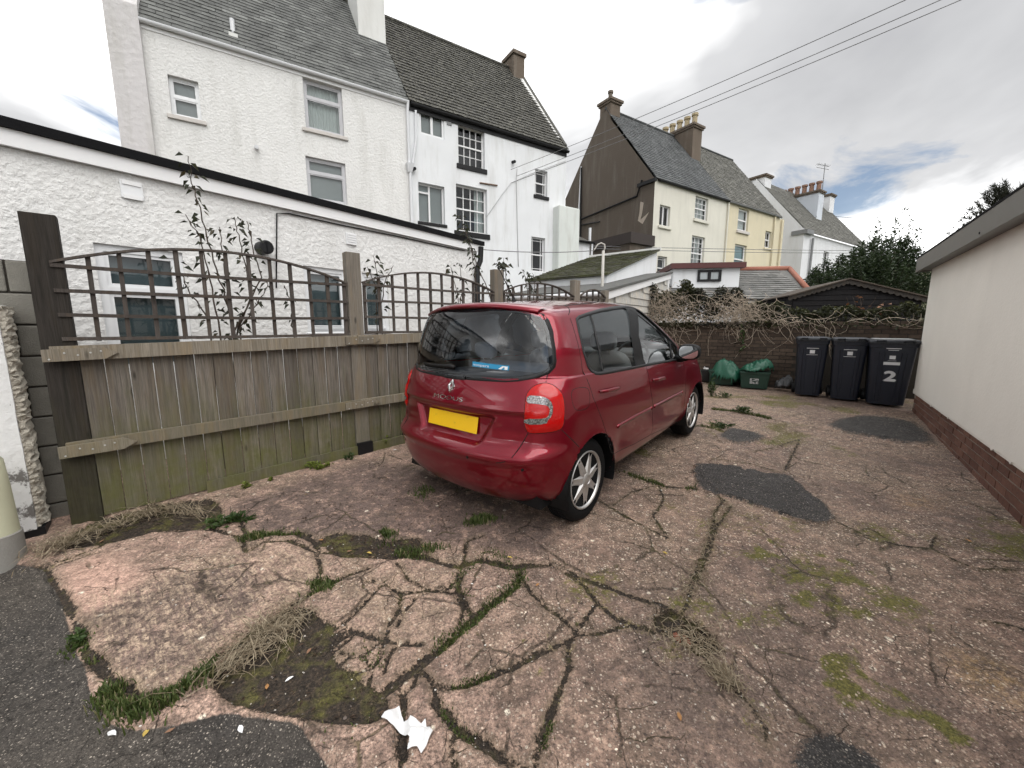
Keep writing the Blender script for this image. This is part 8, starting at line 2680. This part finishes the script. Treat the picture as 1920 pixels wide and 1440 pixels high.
for i, (x, y, s, m_, lb) in enumerate([
    (1247, 1034, .020, M_LEAFY, 'yellow leaf on the slab right of the rear wheel'), (1008, 1100, .016, M_LEAFO, 'orange leaf in the crack near the middle slabs'), (956, 1049, .018, M_LEAFY, 'yellow leaf in the grass band behind the car'),
    (1274, 1343, .018, M_LEAFO, 'orange leaf on the large near slab, right of the tissue'), (1815, 1011, .022, M_LEAFO, 'orange leaf out by the garage plinth'), (317, 1362, .016, M_LEAFB, 'brown leaf at the grass corner of the ribbed slab'),
    (273, 1366, .018, M_LEAFY, 'yellow leaf beside the road below the grass corner'), (500, 1281, .016, M_LEAFO, 'orange leaf on bare soil below the straw heap'), (579, 1216, .016, M_LEAFB, 'brown leaf on bare soil beside the straw heap'),
    (692, 1033, .020, M_LEAFY, 'pale leaf on the leaf mould between far slabs'), (655, 1030, .017, M_LEAFB, 'brown leaf on the mould left of the grass tuft'), (602, 1012, .017, M_LEAFO, 'tan leaf on the mould beside the ribbed slab'),
    (796, 1028, .017, M_LEAFO, 'orange leaf on the grass band right of the tuft'), (190, 1010, .018, M_LEAFB, 'brown leaf on the broken corner by the white wall end')]):
    fallen(x, y, s, m_, lb, i)
for i, (x, y, s, lb) in enumerate([(208, 1366, .022, 'white paper scrap by the road edge'), (450, 1356, .020, 'white paper scrap on the tarmac below the straw'), (542, 1266, .018, 'pale paper scrap on the soil right of the straw'), (741, 846, .022, 'white scrap under the bushy weed by the fence')]):
    fallen(x, y, s, M_TISSUE, lb, 40 + i, 'litter', 'paper_scrap', 'white paper scraps')
M_CHUNK = plain('broken red brick', (.20, .075, .045), .9, var=.25, scale=40, bump=.5)
for i, (x, y, lb) in enumerate([(1270, 1187, 'left of two red brick lumps in the pothole'), (1287, 1191, 'right of two red brick lumps in the pothole')]):
    c = place_px(x, y); r_ = random.Random(i); V = []; 
    for z_ in (-.01, .022):
        for k in range(6):
            a = k * 1.047 + r_.uniform(-.2, .2); V.append(c + Vector((math.cos(a) * .016 * r_.uniform(.8, 1.2), math.sin(a) * .030 * r_.uniform(.8, 1.2), z_ + r_.uniform(-.004, .004))))
    Fs = [(5, 4, 3, 2, 1, 0), (6, 7, 8, 9, 10, 11)] + [(k, (k + 1) % 6, (k + 1) % 6 + 6, k + 6) for k in range(6)]
    tag(mesh_obj('brick_lump', V, Fs, M_CHUNK, None, False, origin=c), lb, 'brick', 'brick lumps')
def pebbles():
    rs_ = np.random.default_rng(8); n = 5200
    V = []; F = []; T = []
    unit = np.array([(1, 0, 0), (.3, .8, 0), (-.8, .5, 0), (-.7, -.6, 0), (.4, -.9, 0), (.1, .05, .8)])
    k = 0
    while k < n:
        x = rs_.uniform(-2.2, 5.5); y = rs_.uniform(.9, 6.0)
        if x > 3.44 + (y - 2.479) * .77 - .05: continue
        i = min(ny - 1, np.searchsorted(gy, y)); j = min(nx - 1, np.searchsorted(gx, x))
        pr_ = .10 + .5 * (dist[i, j] < .01) + .30 * (1 - smooth[i, j])
        if road[i, j] or rs_.random() > pr_: continue
        s = rs_.uniform(.0025, .0065) * (1.6 if rs_.random() < .06 else 1); a = rs_.random() * 6.28
        R_ = np.array([[math.cos(a), -math.sin(a), 0], [math.sin(a), math.cos(a), 0], [0, 0, 1]])
        P = (unit * np.array([s, s * rs_.uniform(.55, .95), s * .75])) @ R_.T + np.array([x, y, yard_z(x, y) - .0005])
        b = len(V); V += P.tolist(); F += [(b + q, b + (q + 1) % 5, b + 5) for q in range(5)]; T += [rs_.random()] * 6; k += 1
    m = Mat('loose stone'); a = m.attr('tone', 'Fac')
    m.set(color=m.ramp(a, [(0, (.07, .055, .048)), (.5, (.21, .17, .145)), (.85, (.42, .38, .33)), (1, (.68, .65, .60))]), rough=.85)
    o = mesh_obj('gravel', V, F, m.m, None, True)
    at = o.data.attributes.new('tone', 'FLOAT', 'POINT'); at.data.foreach_set('value', np.array(T, np.float32))
    tag(o, 'loose stones scattered over the yard', 'gravel', kind='stuff')
pebbles()
def litter_bits():
    rs_ = np.random.default_rng(12); P = []
    for poly, n in ((SOIL3, 420), (SOIL2, 260), (HOLE, 120), (SOIL, 260), ([(470, 960), (700, 870), (900, 940), (980, 1010), (700, 1010)], 420)):
        xs = [q[0] for q in poly]; ys = [q[1] for q in poly]; k = 0
        while k < n:
            x, y = rs_.uniform(min(xs), max(xs)), rs_.uniform(min(ys), max(ys)); k += 1
            if in_poly(np.array([x]), np.array([y]), poly)[0]:
                p = ground_at(x, y); P.append((p.x, p.y, yard_z(p.x, p.y) + .003))
    P = np.array(P); D = rs_.normal(size=P.shape); D[:, 2] = abs(D[:, 2]) * .15
    L = rs_.uniform(.008, .030, len(P))
    o = leaf_cloud('leaf_litter', P, D, L, L * rs_.uniform(.15, .6, len(P)), leaf_mat('leaf litter', (.055, .036, .026), (.19, .125, .08), (.34, .25, .16), .85), None, 4)
    tag(o, 'brown leaf litter on the bare soil and broken slabs', 'leaf litter', kind='stuff')
litter_bits()
# far hill behind the tree
mb = MB(); V = []; Fs = []
N_ = 40
for i in range(N_ + 1):
    x = 60 + 320 * i / N_
    hgt = 24 * math.exp(-((x - 190) / 120) ** 2) + 2.5 * math.sin(x * .06)
    V += [(x, 230, -2), (x, 240, max(.5, hgt + 14)), (x, 330, max(.5, hgt + 10))]
for i in range(N_): Fs += [(3 * i, 3 * i + 3, 3 * i + 4, 3 * i + 1), (3 * i + 1, 3 * i + 4, 3 * i + 5, 3 * i + 2)]
tag(mesh_obj('hill', V, Fs, plain('hill pasture', (.16, .16, .10), .95, var=.3, scale=.05), None, True), kind='structure')
